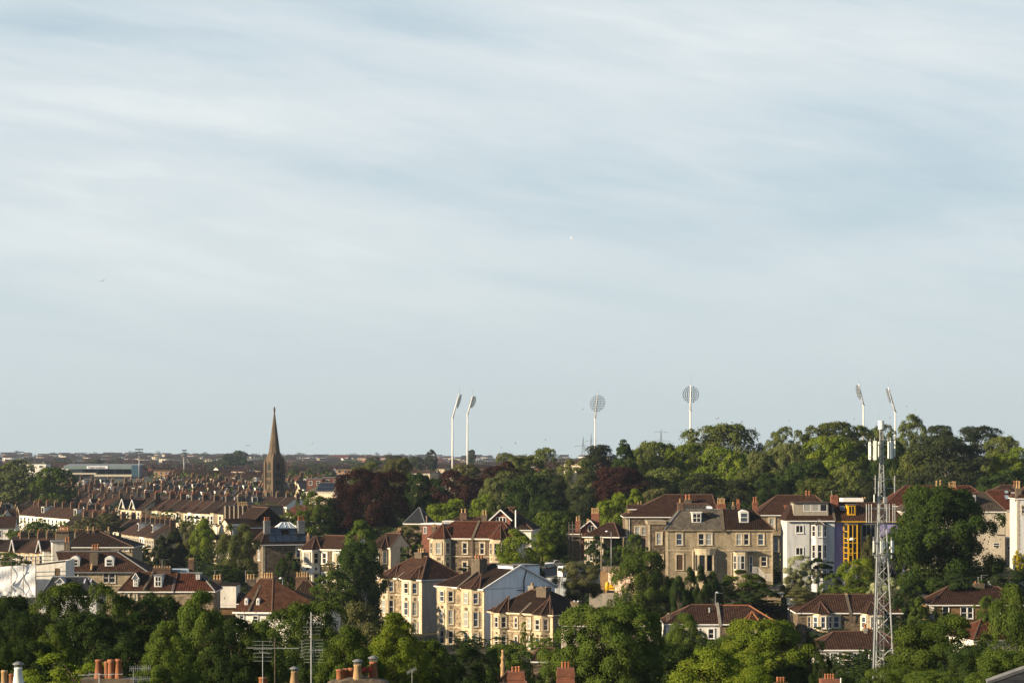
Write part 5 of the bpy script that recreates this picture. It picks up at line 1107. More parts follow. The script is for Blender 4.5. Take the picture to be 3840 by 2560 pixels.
T_W = [
 ('round','mid',2020,1688,190,1860,690,'leaf_mid','domed tree at the low end of the wood skyline'),
 ('cedar','mid',2240,1673,120,1760,640,'leaf_cedar','small dark pine under the first round floodlight'),
 ('conifer','mid',2335,1655,120,1790,620,'leaf_dark','pointed fir on the skyline right of the small pine'),
 ('round','mid',2395,1688,160,1830,632,'leaf_mid','green tree leaning on the pointed fir'),
 ('round','mid',2475,1663,190,1840,645,'leaf_mid','broad tree below the single power pylon'),
 ('round','mid',2575,1670,150,1830,640,'leaf_bright','sunlit tree at the foot of the tallest round floodlight'),
 ('round','mid',2712,1597,270,1790,660,'leaf_mid','great domed beech, biggest crown on the wood skyline'),
 ('round','mid',2712,1683,215,1850,612,'leaf_bright','sunlit plane tree under the great domed beech'),
 ('cedar','mid',2628,1780,160,1870,562,'leaf_cedar','dark cedar behind the ridge of the hipped villa'),
 ('cedar','mid',2757,1803,130,1890,560,'leaf_cedar','dark cedar above the right chimneys of the stone villa'),
 ('round','mid',2862,1703,140,1850,602,'leaf_pale','pale green rounded tree at the middle of the wood'),
 ('round','mid',2335,1757,230,1870,592,'leaf_copper','wide copper beech in the middle of the wood'),
 ('weep','mid',2165,1728,150,1860,602,'leaf_pale','weeping pale birch with bare limbs at the wood edge'),
 ('cedar','mid',2065,1785,150,1940,562,'leaf_cedar','dark pine mass under the low end of the skyline'),
 ('cedar','mid',2190,1830,130,1950,540,'leaf_cedar','dark pine with a bare branch behind the scaffolded house'),
 ('round','mid',2055,1922,130,2010,492,'leaf_mid','shaded tree behind the white flue'),
 ('round','mid',2305,1855,130,2030,480,'leaf_bright','yellow green maple beside the hipped villa'),
 ('tall','mid',2380,1838,80,1930,500,'leaf_bright','narrow yellow green tree left of the roof extension'),
 ('round','mid',2462,1836,120,1900,542,'leaf_olive','grey olive tree behind the three roof lights'),
 ('round','mid',1487,1722,120,1830,642,'leaf_olive','olive tree peeping over the large copper beech'),
 ('round','mid',1378,1738,120,1800,662,'leaf_pale','light tree between church and copper beech'),
 ('round','mid',1575,1780,130,1940,622,'leaf_dark','dark tree just right of the large copper beech'),
 ('round','mid',1715,1770,215,1890,622,'leaf_copper','second copper beech, below the leaning floodlights'),
 ('round','mid',1755,1745,130,1800,682,'leaf_olive','olive tree at the foot of the leaning floodlights'),
 ('round','mid',1890,1738,145,1800,642,'leaf_copper','small copper beech under the skyline dip'),
 ('round','mid',1910,1704,130,1790,662,'leaf_mid','green tree on the skyline above the small copper beech'),
 ('round','mid',1875,1775,135,1910,582,'leaf_pale','light green lime tree in the hollow of the wood'),
 ('round','mid',1985,1790,170,1980,562,'leaf_dark','dark broad tree above the brick gabled house'),
 ('round','mid',1812,1858,90,1945,542,'leaf_bright','light tree behind the chimney of the brick gable'),
 ('round','mid',1690,1876,170,1965,532,'leaf_bright','bright bushy tree behind the flat dormers'),
 ('round','mid',1600,1862,100,1950,562,'leaf_dark','dark tree behind the small brick annexe'),
 ('round','mid',2045,1855,110,1960,545,'leaf_dark','dark tree behind the shaded hedge trees'),
 ('round','mid',2128,1920,120,2000,500,'leaf_dark','dark tree left of the scaffolded chimney'),
 ('round','mid',2935,1606,100,1700,645,'leaf_mid','small domed tree on the skyline before the long gap'),
 ('round','mid',3002,1618,70,1690,655,'leaf_mid','small skyline tree between two domes'),
 ('round','mid',3122,1588,185,1700,655,'leaf_mid','wide domed tree left of the two far floodlights'),
 ('round','mid',3125,1644,220,1800,622,'leaf_bright','broad sunlit tree under the wide dome'),
 ('round','mid',2962,1670,150,1800,602,'leaf_pale','pale sunlit tree over the rubble villa'),
 ('round','mid',3015,1735,190,1890,562,'leaf_dark','dark tree behind the pebbledash dormer'),
 ('round','mid',2890,1780,150,1890,560,'leaf_dark','dark tree over the ridge of the rubble villa'),
 ('round','mid',3195,1750,130,1890,552,'leaf_mid','green tree behind the purple house chimney'),
 ('cedar','mid',3262,1788,80,1870,540,'leaf_cedar','small cedar left of the mast rails'),
 ('round','mid',3225,1602,130,1720,662,'leaf_mid','skyline tree left of the mast drum'),
 ('round','mid',3305,1598,130,1720,672,'leaf_mid','skyline tree behind the mast drum'),
 ('round','mid',3345,1655,160,1860,602,'leaf_dark','dark tree behind the panel antennas'),
 ('round','mid',3422,1561,112,1720,642,'leaf_mid','tall rounded tree, highest crown right of the mast'),
 ('cedar','mid',3525,1600,120,1700,662,'leaf_cedar','flat topped pine beside the highest crown'),
 ('cedar','mid',3545,1640,290,1840,582,'leaf_cedar','huge dark cedar above the giant sycamore'),
 ('cedar','mid',3665,1604,170,1760,622,'leaf_cedar','tall cedar on the skyline at the picture side'),
 ('round','mid',3765,1642,135,1780,602,'leaf_mid','round green tree beyond the tall cedar'),
 ('round','mid',3800,1684,150,1800,582,'leaf_bright','bright tree cut by the edge of the picture'),
 ('round','mid',3770,1768,190,1860,562,'leaf_dark','dark tree over the distant villa'),
 ('round','mid',3430,1700,150,1860,590,'leaf_mid','shaded tree left of the huge cedar'),
 ('round','mid',2480,1760,190,1880,600,'leaf_mid','shaded green tree right of the middle copper beech'),
 ('round','mid',2800,1760,120,1870,575,'leaf_mid','green tree between the two dark cedars'),
 ('round','mid',1465,1850,120,1990,600,'leaf_dark','shaded tree behind the large copper beech'),
 ('round','mid',1640,1800,120,1920,640,'leaf_dark','dark tree left of the second copper beech'),
 ('round','mid',3080,1800,180,1880,540,'leaf_mid','green tree behind the box dormer roof'),
]
T_M = [
 ('round','far',62,1725,185,1890,835,'leaf_pale','large pale willow at the edge below the white block'),
 ('round','far',205,1753,160,1900,815,'leaf_mid','broad green tree left of the stadium'),
 ('round','far',140,1958,120,2085,642,'leaf_mid','tree in front of the long white terrace'),
 ('round','far',70,1988,80,2060,640,'leaf_mid','shrubby tree left of the one before the white terrace'),
 ('bush','far',40,1984,50,2020,645,'leaf_bright','yellowish bush under the small white walled house'),
 ('round','far',212,1990,80,2060,636,'leaf_olive','small tree right of the one before the white terrace'),
 ('round','far',330,1940,130,2020,642,'leaf_olive','olive tree between white terrace and gabled villas'),
 ('round','far',412,1925,120,2005,662,'leaf_olive','olive tree just left of the gabled villas'),
 ('bush','far',150,1862,90,1900,880,'leaf_bright','bright shrub among roofs beside the willow'),
 ('bush','mid',25,2072,150,2160,420,'leaf_mid','leafy tree at the edge above the white sheeting'),
 ('bush','far',545,2040,70,2080,520,'leaf_dark','dark shrub among the roofs left of the conifers'),
 ('round','far',850,1700,60,1785,1950,'leaf_far','grey green tree left of the dark far clump'),
 ('round','far',895,1690,70,1785,1960,'leaf_far','tallest tree of the dark far clump left of the spire'),
 ('round','far',870,1725,110,1790,1900,'leaf_dark','dark bulk of the far clump left of the spire'),
 ('round','far',920,1722,70,1790,1900,'leaf_dark','dark shoulder of the far clump nearest the spire'),
 ('round','far',1618,1686,48,1765,1450,'leaf_far','tall far tree left of the leaning floodlights'),
 ('round','far',1768,1686,32,1740,1500,'leaf_far','far tree right behind the second leaning floodlight'),
 ('round','far',1480,1706,90,1760,1500,'leaf_far','wide far tree above the olive tree'),
 ('round','far',1400,1712,60,1760,1500,'leaf_far','far tree right of the far brick houses'),
 ('round','far',1560,1712,60,1770,1450,'leaf_far','far tree left of the tall far tree'),
 ('bush','far',1110,1755,90,1795,1350,'leaf_far','green belt right of the church tower'),
 ('bush','far',1200,1750,110,1795,1350,'leaf_far','second stretch of the green belt right of the church'),
 ('round','far',370,1722,50,1745,1750,'leaf_far','tree behind the stadium roof'),
]
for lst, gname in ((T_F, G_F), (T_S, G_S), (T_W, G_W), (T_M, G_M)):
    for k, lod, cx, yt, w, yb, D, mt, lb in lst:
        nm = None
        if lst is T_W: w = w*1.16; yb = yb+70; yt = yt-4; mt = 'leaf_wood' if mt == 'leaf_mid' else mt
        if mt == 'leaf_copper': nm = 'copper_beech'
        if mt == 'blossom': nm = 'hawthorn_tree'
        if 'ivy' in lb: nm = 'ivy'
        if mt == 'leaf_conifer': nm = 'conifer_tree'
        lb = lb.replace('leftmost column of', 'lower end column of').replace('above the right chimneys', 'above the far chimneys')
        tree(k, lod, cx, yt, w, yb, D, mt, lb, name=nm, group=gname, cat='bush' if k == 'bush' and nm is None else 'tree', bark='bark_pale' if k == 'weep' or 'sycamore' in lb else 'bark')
# ------------------------------------------------------------------ near roofs at the lower end of town
def near_left():
    h = House('mansard_house', 'brown tiled mansard house with two white arched dormers', 'house', 243, 402, 0, 'roofs at the lower end of town')
    w = h.uz(548, 2143)[0]; ze = h.uz(400, 2143)[1]; zr = h.uz(400, 2070)[1]; D = 9; o = .4; pk = h.uz(290, 2070, 3)[0]; pr = h.uz(440, 2070, 3)[0]
    h.block('ashlar', 0, w, 0, D, ze)
    def rp(mat, *ps):
        m = MB(); [m.poly(p) for p in ps]; return h.part(m, 'roof', mat)
    rp('tile_brown', [(-o, -o, ze), (w+o, -o, ze), (pr, 3.2, zr), (-2.2, 3.2, zr)], [(w+o, -o, ze), (w+o, D, ze), (pr, D-3, zr), (pr, 3.2, zr)], [(-2.2, 3.2, zr), (pr, 3.2, zr), (pr, D, zr), (-2.2, D, zr)], [(-o, D, ze), (-o, -o, ze), (-2.2, 3.2, zr), (-2.2, D, zr)])
    m = MB(); m.tube((w+o, -o, ze), (pr, 3.2, zr), .11, n=5); m.tube((-2.2, 3.2, zr), (pr, 3.2, zr), .1, n=5); h.part(m, 'lead_flashing', 'lead')
    m = MB(); m.box((-o, -o-.1, ze-.2), (w+o, -o+.05, ze)); h.part(m, 'gutter', 'lead')
    for x in (264, 393): h.dormer(x, 2093, x+34, 2125, .6, 2.6, 'white_paint', 'white_paint', 'arch', bars='sash', fx=5, top=.45)
    m = MB(); u = h.uz(350, 2100)[0]; m.box((u-.8, .8, ze+.8), (u+.6, 3.5, zr-.2)); h.part(m, 'party_wall', 'stack_stone'); h.strip('pot_buff', [(u-.3, -.45, ze+.3), (u-.3, .4, ze+1.3)], .2, 'hip_stone')
    for x0, x1 in ((388, 408), (411, 432)): h.win(x0, 2146, x1, 2184, sw=.12, bars='sash')
    h.win(266, 2146, 292, 2160, sw=.1, bars='mull', sur='white_paint')
    m = MB(); z = h.uz(400, 2192)[1]; m.box((-.05, -.15, z-.2), (w+.1, .0, z)); h.part(m, 'string_course', 'ashlar_cream')
    h.chimney(240, 262, 2030, 2012, 2075, 5.5, 1.3, 'stack_stone', 2, 'terracotta', .2); h.chimney(342, 370, 2058, 2038, 2080, 4, 1.2, 'stack_stone', 3, 'terracotta', .2)
    k = House('big_brown_roof', 'large dark ribbed roof rising behind the mansard house', 'house', 250, 440, 0, 'roofs at the lower end of town')
    w = k.uz(496, 2050)[0]; ze = k.uz(400, 2050)[1]; k.block('ashlar', 0, w, 0, 12, ze); k.roof('tile_dark', 0, w, 0, 12, ze, k.uz(350, 1990, 5)[1], k.uz(315, 1990, 5)[0], w-k.uz(365, 1990, 5)[0], over=.4)
    k.win(420, 2060, 445, 2072, sw=.15); k.win(465, 2052, 482, 2066, sw=.2, glass='glass_pale')
    for x in (325, 345, 402): k.chimney(x, x+9, 1988, 1972, 2010, 5, .9, 'stack_stone', 1, 'pot_buff', .25)
    n = House('white_villa', 'white house with sunlit end wall between terrace gardens and the mansard roof', 'house', 196, 452, 14, 'roofs at the lower end of town')
    w = n.uz(252, 2035)[0]; ze = n.uz(215, 2033)[1]; n.block('render_white', 0, w, 0, 5, ze); n.flat('lead', 0, w, 0, 5, ze, .25, .2); n.winm(1.2, 2.2, ze-2.4, ze-.6, (Vector((0, 0, 0)), Vector((0, 1, 0)), Vector((-1, 0, 0))), 'white_paint', .08)
    n.block('render_white', -1.6, 0, 2.5, 5.5, ze-1.8, name='porch'); n.flat('tile_brown', -1.7, 0, 2.4, 5.5, ze-1.8, .2, .15, 'porch_roof')
    w2 = House('chimney_wall_house', 'house with a high grey chimney wall of many pots behind the white villa', 'house', 212, 480, 0, 'roofs at the lower end of town'); w = w2.uz(258, 2030)[0]; ze = w2.uz(230, 1998)[1]
    w2.block('stack_stone', 0, w, 0, 5, ze); w2.flat('tile_brown', 0, w, 0, 5, ze, .25, .15); w2.chimneym(.1, w*.9, 1, 2.1, ze-.3, ze+.5, .9, 'stack_stone', 6, 'terracotta', .2)
    # white wrapped scaffolding and painted gable
    k = House('white_gable_house', 'white painted gable wall with a small bricked window beside the sheeted scaffold', 'house', 136, 352, 0, 'roofs at the lower end of town')
    w = k.uz(246, 2110)[0]; zl, zr2 = k.uz(136, 2115)[1], k.uz(246, 2102)[1]
    m = MB(); m.poly([(0, 0, -4), (w, 0, -4), (w, 0, zr2), (0, 0, zl)]); m.poly([(w, 0, -4), (w, 7, -4), (w, 7, zr2), (w, 0, zr2)]); m.poly([(0, 0, zl), (w, 0, zr2), (w, 7, zr2), (0, 7, zl)]); m.poly([(0, 7, -4), (0, 0, -4), (0, 0, zl), (0, 7, zl)]); m.poly([(w, 7, -4), (0, 7, -4), (0, 7, zl), (w, 7, zr2)]); k.part(m, 'wall', 'render_white')
    m = MB(); m.tube((0, -.05, zl), (w, -.05, zr2), .1, n=5); k.part(m, 'coping', 'stack_stone'); k.win(206, 2129, 223, 2156, None, None, bars='', frame='brick_brown', glass='brick_brown', name='bricked_window')
    s = House('sheeted_scaffold', 'scaffolding wrapped in white plastic sheeting at the edge of town', 'scaffolding', -30, 350, 0, 'roofs at the lower end of town')
    w = s.uz(134, 2120)[0]; zl, zr2 = s.uz(0, 2126)[1], s.uz(134, 2114)[1]; zb = s.uz(60, 2238)[1]; n_ = 46; rg = random.Random(3); m = MB()
    pts = []
    for i in range(n_+1):
        u = w*i/n_; pts.append([(u, -.3+.10*math.sin(u*1.3+j*.35)+rg.uniform(-.012, .012)+.10*math.sin(u*.9-j*.7)+(.12 if j < 3 else 0)*math.sin(u*4+j), zb+(zl+(zr2-zl)*i/n_-zb)*j/16) for j in range(17)])
    for i in range(n_):
        for j in range(16): m.poly([pts[i][j], pts[i+1][j], pts[i+1][j+1], pts[i][j+1]])
    s.part(m, 'sheeting', 'sheeting', None, True)
    m = MB()
    for q in (42, 88, 134): u = s.uz(q, 2150, -.5)[0]; m.tube((u, -.5, 0), (u, -.5, s.uz(q, 2085, -.5)[1]), .05, n=5)
    for py in (2085, 2100, 2240): a = s.uz(0, py, -.5); m.tube((0, -.5, s.uz(0, py+6, -.5)[1]), (w+3, -.5, s.uz(134, py-2, -.5)[1]), .05, n=5)
    s.part(m, 'scaffold_poles', 'scaffold'); m = MB(); u0 = s.uz(42, 2188, -.5)[0]
    m.tube((u0, -.55, s.uz(42, 2190, -.5)[1]), (s.uz(95, 2140, -.5)[0], -.55, s.uz(95, 2140, -.5)[1]), .07, n=5); m.tube((u0, -.55, s.uz(42, 2190, -.5)[1]), (s.uz(92, 2236, -.5)[0], -.55, s.uz(92, 2236, -.5)[1]), .07, n=5); s.part(m, 'brace', 'white_paint')
    k = House('slate_roofed_house', 'low house with black slate roof and tiny white gabled dormer before the mansard house', 'house', 158, 338, 0, 'roofs at the lower end of town')
    w = k.uz(362, 2232)[0]; ze = k.uz(250, 2232)[1]; k.block('render_cool', 0, w, 0, 8, ze); k.roof('slate', 0, w, 0, 8, ze, k.uz(250, 2162, 4)[1], .8, w-k.uz(330, 2162, 4)[0], over=.3, ridge='lead')
    k.dormer(211, 2182, 240, 2200, 1.0, 2.4, 'render_cool', 'lead', 'gable', bars='', fx=8, glass='glass_pale', top=.6); k.skylight(312, 2170, 318, 2187, 2.0, 3.1, 'sign_white'); k.skylight(336, 2170, 342, 2182, 2.2, 3.1, 'sign_white')
    # brown terrace with a gabled and a box dormer
    k = House('dormer_terrace', 'brown roofed stone terrace with one gabled and one white box dormer', 'house', 450, 332, 0, 'roofs at the lower end of town')
    w = k.uz(800, 2216)[0]; ze = k.uz(600, 2216)[1]; zr = k.uz(600, 2150)[1]; us = k.uz(648, 2216)[0]
    k.block('rubble_pale', 0, w, 0, 8, ze); k.roof('tile_plain', 0, us, 0, 8, ze, zr, k.uz(505, 2150, 4)[0], 0, over=.3); k.roof('tile_red', us, w, .1, 8, ze, zr-.1, 0, 2.5, over=.3, ridge='lead')
    k.dormer(499, 2168, 519, 2198, .8, 3.4, 'white_paint', 'tile_dark', 'gable', bars='cross', fx=3, top=.75); k.dormer(578, 2158, 608, 2200, .7, 3.5, 'white_paint', 'lead', 'flat', bars='cross', fx=3)
    k.dormer(733, 2151, 752, 2173, 1.8, 2.0, 'lead', 'lead', 'flat', bars='sash', fx=3, glass='glass_pale'); k.strip('stack_stone', [(k.uz(540, 2205)[0], -.3, ze+.2), (k.uz(578, 2150, 4)[0], 4, zr+.2)], .2, 'party_wall')
    k.win(470, 2224, 482, 2250, sw=.2, glass='glass_pale'); k.win(505, 2226, 512, 2250, sw=.2); k.chimney(573, 640, 2128, 2120, 2152, 3.6, 1.1, 'brick_stack', 7, 'pot_buff', .12); k.chimney(706, 726, 2098, 2090, 2150, 6, 1.2, 'brick_stack', 4, 'pot_buff', .1)
    m = MB(); m.box((k.uz(606, 2148, 5)[0], 5, zr-.3), (k.uz(708, 2148, 5)[0], 8, zr+.35)); k.part(m, 'roof_box', 'roof_glass'); k.aerial(608, 2096, 2128, 4)
    k = House('box_dormer_house', 'dark roofed house with long white rendered box dormer left of the steep roof', 'house', 745, 345, 0, 'roofs at the lower end of town')
    w = k.uz(910, 2262)[0]; ze = k.uz(800, 2262)[1]; k.block('brick_brown', 0, w, 0, 8, ze); k.roof('tile_dark', 0, w, 0, 8, ze, k.uz(850, 2192, 4)[1], 0, 2, over=.3, wall='brick_brown')
    d = k.block('render_white', k.uz(763, 2200, -.3)[0], k.uz(889, 2200, 1)[0], -.3, 5, k.uz(800, 2194, -.3)[1], z0=ze-.6, name='box_dormer'); k.flat('tile_dark', k.uz(763, 2200, -.3)[0], k.uz(889, 2200, 1)[0], -.3, 5, k.uz(800, 2194, -.3)[1], .15, .15, 'dormer_roof')
    k.win(776, 2204, 782, 2226, k.plane(-.3), None, bars='sash', glass='glass_pale', name='dormer_window', parent=d); k.win(785, 2204, 791, 2226, k.plane(-.3), None, bars='sash', glass='glass_pale', name='dormer_window', parent=d)
    k.chimney(798, 830, 2172, 2152, 2195, 3, 1.1, 'brick_stack', 3, 'pot_buff', .2); k.chimney(924, 957, 2170, 2150, 2200, 5, 1.1, 'stack_stone', 3, 'pot_buff', .2); k.aerial(921, 2138, 2170, 5); k.aerial(806, 2136, 2156, 3.5)
    # the steep red roof
    k = House('steep_roofed_house', 'white house under a very steep plain red roof with two arched dormers', 'house', 884, 330, -8, 'roofs at the lower end of town')
    w = k.uz(1018, 2296)[0]; ze = k.uz(900, 2292)[1]; zr = k.uz(1000, 2176)[1]; D = 10; W2 = k.uz(1232, 2300, 2)[0]; um = k.uz(990, 2176, 3)[0]; o = .4; ur = k.uz(1025, 2176, 3)[0]
    k.block('render_white', 0, W2, 0, D, ze); uL = k.uz(972, 2176, 3)[0]
    m = MB(); m.poly([(-o, -o, ze), (w+.2, -o, ze), (ur, 3.0, zr), (uL, 3.0, zr)]); m.poly([(-o, D, ze), (-o, -o, ze), (uL, 3.0, zr), (uL, 5, zr)]); m.poly([(w+.2, -o, ze), (W2+o, 1.5, ze), (ur, 3.0, zr)]); m.poly([(W2+o, 1.5, ze), (W2+o, D, ze), (uL, 5, zr), (ur, 3, zr)]); m.poly([(uL, 3, zr), (ur, 3, zr), (uL, 5, zr)]); k.part(m, 'roof', 'tile_plain')
    m = MB(); m.tube((w+.2, -o, ze), (ur, 3.0, zr), .12, n=5); m.tube((uL, 3, zr), (ur, 3, zr), .1, n=5); k.part(m, 'ridge_tiles', 'ridge_tile')
    m = MB(); a = k.uz(935, 2290)[0]; b = k.uz(976, 2200, 2.4)[0]; m.tube((a, -.45, ze+.1), (b, 2.5, zr-.8), .22, n=4); k.part(m, 'party_wall', 'stack_stone')
    for x in (917, 961): k.dormer(x, 2246, x+13, 2279, .35, 2.0, 'white_paint', 'white_paint', 'arch', bars='sash', fx=2, top=.2, frame='white_paint')
    m = MB(); m.box((-o, -o-.1, ze-.25), (w+.2, -o+.1, ze)); k.part(m, 'gutter', 'white_paint')
    k.win(900, 2306, 915, 2330, sur='white_paint', sw=.06); k.win(950, 2308, 968, 2332, sur='white_paint', sw=.06)
    k.chimney(976, 1022, 2166, 2146, 2205, 3.2, 1.3, 'brick_stack', 5, 'pot_buff', .2)
    n = House('hip_end_house', 'dark red hip roof joined behind the steep roof with six pots on its stack', 'house', 1065, 343, -8, 'roofs at the lower end of town')
    w = n.uz(1235, 2285)[0]; ze = n.uz(1150, 2285)[1]; n.block('render_white', 0, w, 0, 9, ze); n.roof('tile_dark', 0, w, 0, 9, ze, n.uz(1150, 2174, 4)[1], n.uz(1136, 2174, 4)[0], w-n.uz(1154, 2174, 4)[0], over=.3)
    n.chimney(1108, 1153, 2163, 2143, 2195, 4.3, 1.3, 'brick_stack', 5, 'pot_buff', .2)
near_left()

# ------------------------------------------------------------------ terraces filling the town
TW, TD, TH = 5.7, 8.6, 6.3
WALLS = {'cream': 'render_cream', 'white': 'render_white', 'stone': 'ashlar_cream', 'brick': 'brick_orange', 'grey': 'render_cool', 'tan': 'ashlar'}
ROOFS = {'brown': 'tile_brown', 'dark': 'tile_dark', 'slate': 'slate', 'red': 'tile_red'}
PROTO = {}
def terrace_proto(wall, roof, style):
    key = (wall, roof, style)
    if key in PROTO: return PROTO[key]
    W, D, H, RZ = TW, TD, TH, TH+2.7
    def ms(fn, name, mat):
        m = MB(); fn(m); return m.mesh(name, MAT[mat])
    def wallf(m):
        m.box((0, 0, -5), (W, D, H)); m.poly([(0.01, 0, H), (0.01, D, H), (0.01, D/2, RZ-.06)][::-1]); m.poly([(W-.01, 0, H), (W-.01, D, H), (W-.01, D/2, RZ-.06)])
        if style in ('bay', 'hipbay'): m.prism([(.5, 0), (1.0, -.8), (2.5, -.8), (3.0, 0)], -5, H-.05 if style == 'hipbay' else 3.0)
        m.box((.6, D, -5), (W*.55, D+4.2, 4.6))
    def rooff(m):
        o = .3
        m.poly([(0, -o, H-.1), (W, -o, H-.1), (W, D/2, RZ), (0, D/2, RZ)]); m.poly([(W, D+o, H-.1), (0, D+o, H-.1), (0, D/2, RZ), (W, D/2, RZ)])
        m.box((0, -o-.06, H-.24), (W, -o+.02, H-.1)); m.poly([(.5, D, 4.9+1), (.5, D+4.3, 4.6), (W*.6, D+4.3, 4.6), (W*.6, D, 4.9+1)])
        if style == 'hipbay': 
            A = Vector((1.75, 1.6, H+1.6))
            P = [Vector(p) for p in ((.3, -.1, H), (.9, -1.1, H), (2.6, -1.1, H), (3.2, -.1, H))]
            for a, b in zip(P[:-1], P[1:]): m.poly([a, b, A])
        if style == 'gable':
            A, B = Vector((1.7, -.45, H+2.2)), Vector((1.7, D/2, H+2.2)); m.poly([(0, -.45, H-.2), (A.x, A.y, A.z), (B.x, B.y, B.z), (0, D/2, H-.2)][::-1]); m.poly([(3.4, -.45, H-.2), (A.x, A.y, A.z), (B.x, B.y, B.z), (3.4, D/2, H-.2)])
    parts = [('wall', ms(wallf, 'wall', WALLS[wall]), []), ('roof', ms(rooff, 'roof', ROOFS[roof]), [])]
    def parf(m):
        for s_ in (-1, 1):
            y0 = -.3 if s_ < 0 else D+.3
            P = [(W-.16, y0, H-.1), (W+.16, y0, H-.1), (W+.16, D/2, RZ+.25), (W-.16, D/2, RZ+.25)]
            m.poly(P if s_ < 0 else P[::-1])
        for x in (W-.16, W+.16):
            P = [(x, -.3, H-.4), (x, -.3, H-.05), (x, D/2, RZ+.25), (x, D+.3, H-.05), (x, D+.3, H-.4), (x, D/2, RZ-.3)]; m.poly(P if x > W else P[::-1])
    if style != 'plain': parts.append(('party_wall', ms(parf, 'party_wall', 'stack_stone'), []))
    rg = random.Random(hash(key) % 1000 if False else len(PROTO)*7+1)
    def chf(m): m.box((W-.30, D/2-.65, H+.6), (W+.30, D/2+.65, RZ+.95)); m.box((W-.36, D/2-.71, RZ+.95), (W+.36, D/2+.71, RZ+1.08))
    def potf(m):
        for i in range(4):
            m.lathe((W, D/2-.48+i*.32, RZ+1.08), [(.13, 0), (.10, .4), (.12, .5), (.10, .6+.15*(i % 2))], 6)
    parts.append(('chimney', ms(chf, 'chimney', rg.choice(['brick_stack', 'stack_stone', 'brick_stack'])), [('chimney_pots', ms(potf, 'pots', rg.choice(['terracotta', 'pot_buff'])))]))
    def window(x0, x1, z0, z1, y=0.0):
        def fr(m):
            for a, b, c, d in ((x0-.13, x0, z0-.12, z1+.12), (x1, x1+.13, z0-.12, z1+.12), (x0, x1, z1, z1+.12), (x0, x1, z0-.12, z0), (x0, x1, (z0+z1)/2-.05, (z0+z1)/2+.05)): m.box((a, y-.10, c), (b, y+.02, d))
        return ('window', ms(fr, 'window', 'white_paint'), [('pane', ms(lambda m: m.box((x0, y-.03, z0), (x1, y+.02, z1)), 'pane', 'glass_dark'))])
    if style in ('bay', 'gable'): parts += [window(.9, 2.6, 3.7, 5.5)]
    elif style == 'hipbay': parts += [window(1.25, 2.25, 3.6, 5.5, -.8), window(1.25, 2.25, .7, 2.6, -.8)]
    else: parts += [window(1.0, 2.0, 3.7, 5.4)]
    if style == 'bay': parts += [window(1.25, 2.25, .7, 2.5, -.8)]
    if style == 'gable': parts += [window(.9, 2.6, .7, 2.6)]
    parts += [window(3.8, 4.8, 3.7, 5.5), ('door', ms(lambda m: m.box((3.75, -.06, -.1), (4.7, .03, 2.3)), 'door', rg.choice(['red_paint', 'timber_dark', 'render_cool'])), [])]
    if style == 'dormer' or style == 'plain' and roof == 'slate':
        def df(m): m.box((1.9, 1.3, H+.7), (3.8, D/2, RZ-.15))
        def gf(m): m.box((1.9-.12, 1.2, RZ-.15), (3.92, D/2, RZ)); 
        parts.append(('dormer', ms(df, 'dormer', 'render_white'), [('dormer_roof', ms(gf, 'dormer_roof', 'lead')), ('dormer_window', ms(lambda m: m.box((2.15, 1.25, H+.95), (3.55, 1.31, RZ-.3)), 'dw', 'glass_dark'))]))
    if style == 'gable':
        def bf(m): m.tube((0, -.5, H-.2), (1.7, -.5, H+2.25), .13, n=4); m.tube((3.4, -.5, H-.2), (1.7, -.5, H+2.25), .13, n=4)
        parts.append(('bargeboard', ms(bf, 'barge', 'white_paint'), [])); 
        def gw(m): m.poly([(0.1, 0, H), (3.3, 0, H), (1.7, 0, H+2.1)])
        parts.append(('gable', ms(gw, 'gable', WALLS[wall]), []))
    PROTO[key] = parts; return parts
def put_house(wall, roof, style, X, Y, z, yaw, label, group, s=1.0, sz=None):
    o = thing('terraced_house', label, 'house', (X, Y, z), R(yaw), group); 
    for nm, me, subs in terrace_proto(wall, roof, style):
        c = bpy.data.objects.new(nm, me); COL.objects.link(c); c.parent = o; c.scale = (s, s, sz or s)
        for n2, m2 in subs:
            d = bpy.data.objects.new(n2, m2); COL.objects.link(d); d.parent = c
    return o
ORD = ['first', 'second', 'third', 'fourth', 'fifth', 'sixth', 'seventh', 'eighth', 'ninth', 'tenth', 'eleventh', 'twelfth', 'thirteenth', 'fourteenth', 'fifteenth', 'sixteenth', 'seventeenth', 'eighteenth', 'nineteenth', 'twentieth']
# far-end px, distance, count, yaw, wall, roof, styles, row phrase
ROWS = [
 (72, 792, 9, -55, 'white', 'brown', ['plain', 'plain', 'dormer', 'bay'], 'the long bright white terrace'),
 (452, 800, 2, -55, 'stone', 'dark', ['gable'], 'the tall gabled villas'),
 (545, 792, 7, -55, 'stone', 'brown', ['hipbay', 'hipbay', 'bay'], 'the sunlit stone terrace beside the gabled villas'),
 (455, 640, 7, -70, 'tan', 'brown', ['plain', 'bay', 'dormer'], 'the roofs below the sunlit stone terrace'),
 (590, 858, 6, 8, 'grey', 'slate', ['dormer'], 'the slate roofed row with white dormers'),
 (-20, 560, 9, -60, 'tan', 'dark', ['plain', 'plain', 'gable'], 'the bottom row above the white sheeting'),
 (855, 880, 6, -50, 'white', 'dark', ['bay', 'plain'], 'the white terrace touching the church'),
 (755, 830, 2, 6, 'cream', 'red', ['plain'], 'the cream house row left of the church'),
 (1060, 760, 4, -50, 'white', 'red', ['plain', 'bay'], 'the red roofs at the foot of the church'),
 (-25, 700, 1, 5, 'white', 'brown', ['plain'], 'the white houses at the picture edge'),
 (-40, 880, 1, 0, 'white', 'dark', ['dormer'], 'the houses under the willow'),
 (230, 700, 7, -55, 'cream', 'dark', ['plain', 'bay'], 'the dark roofs right of the white terrace'),
]
occ = []; CLEAR = []
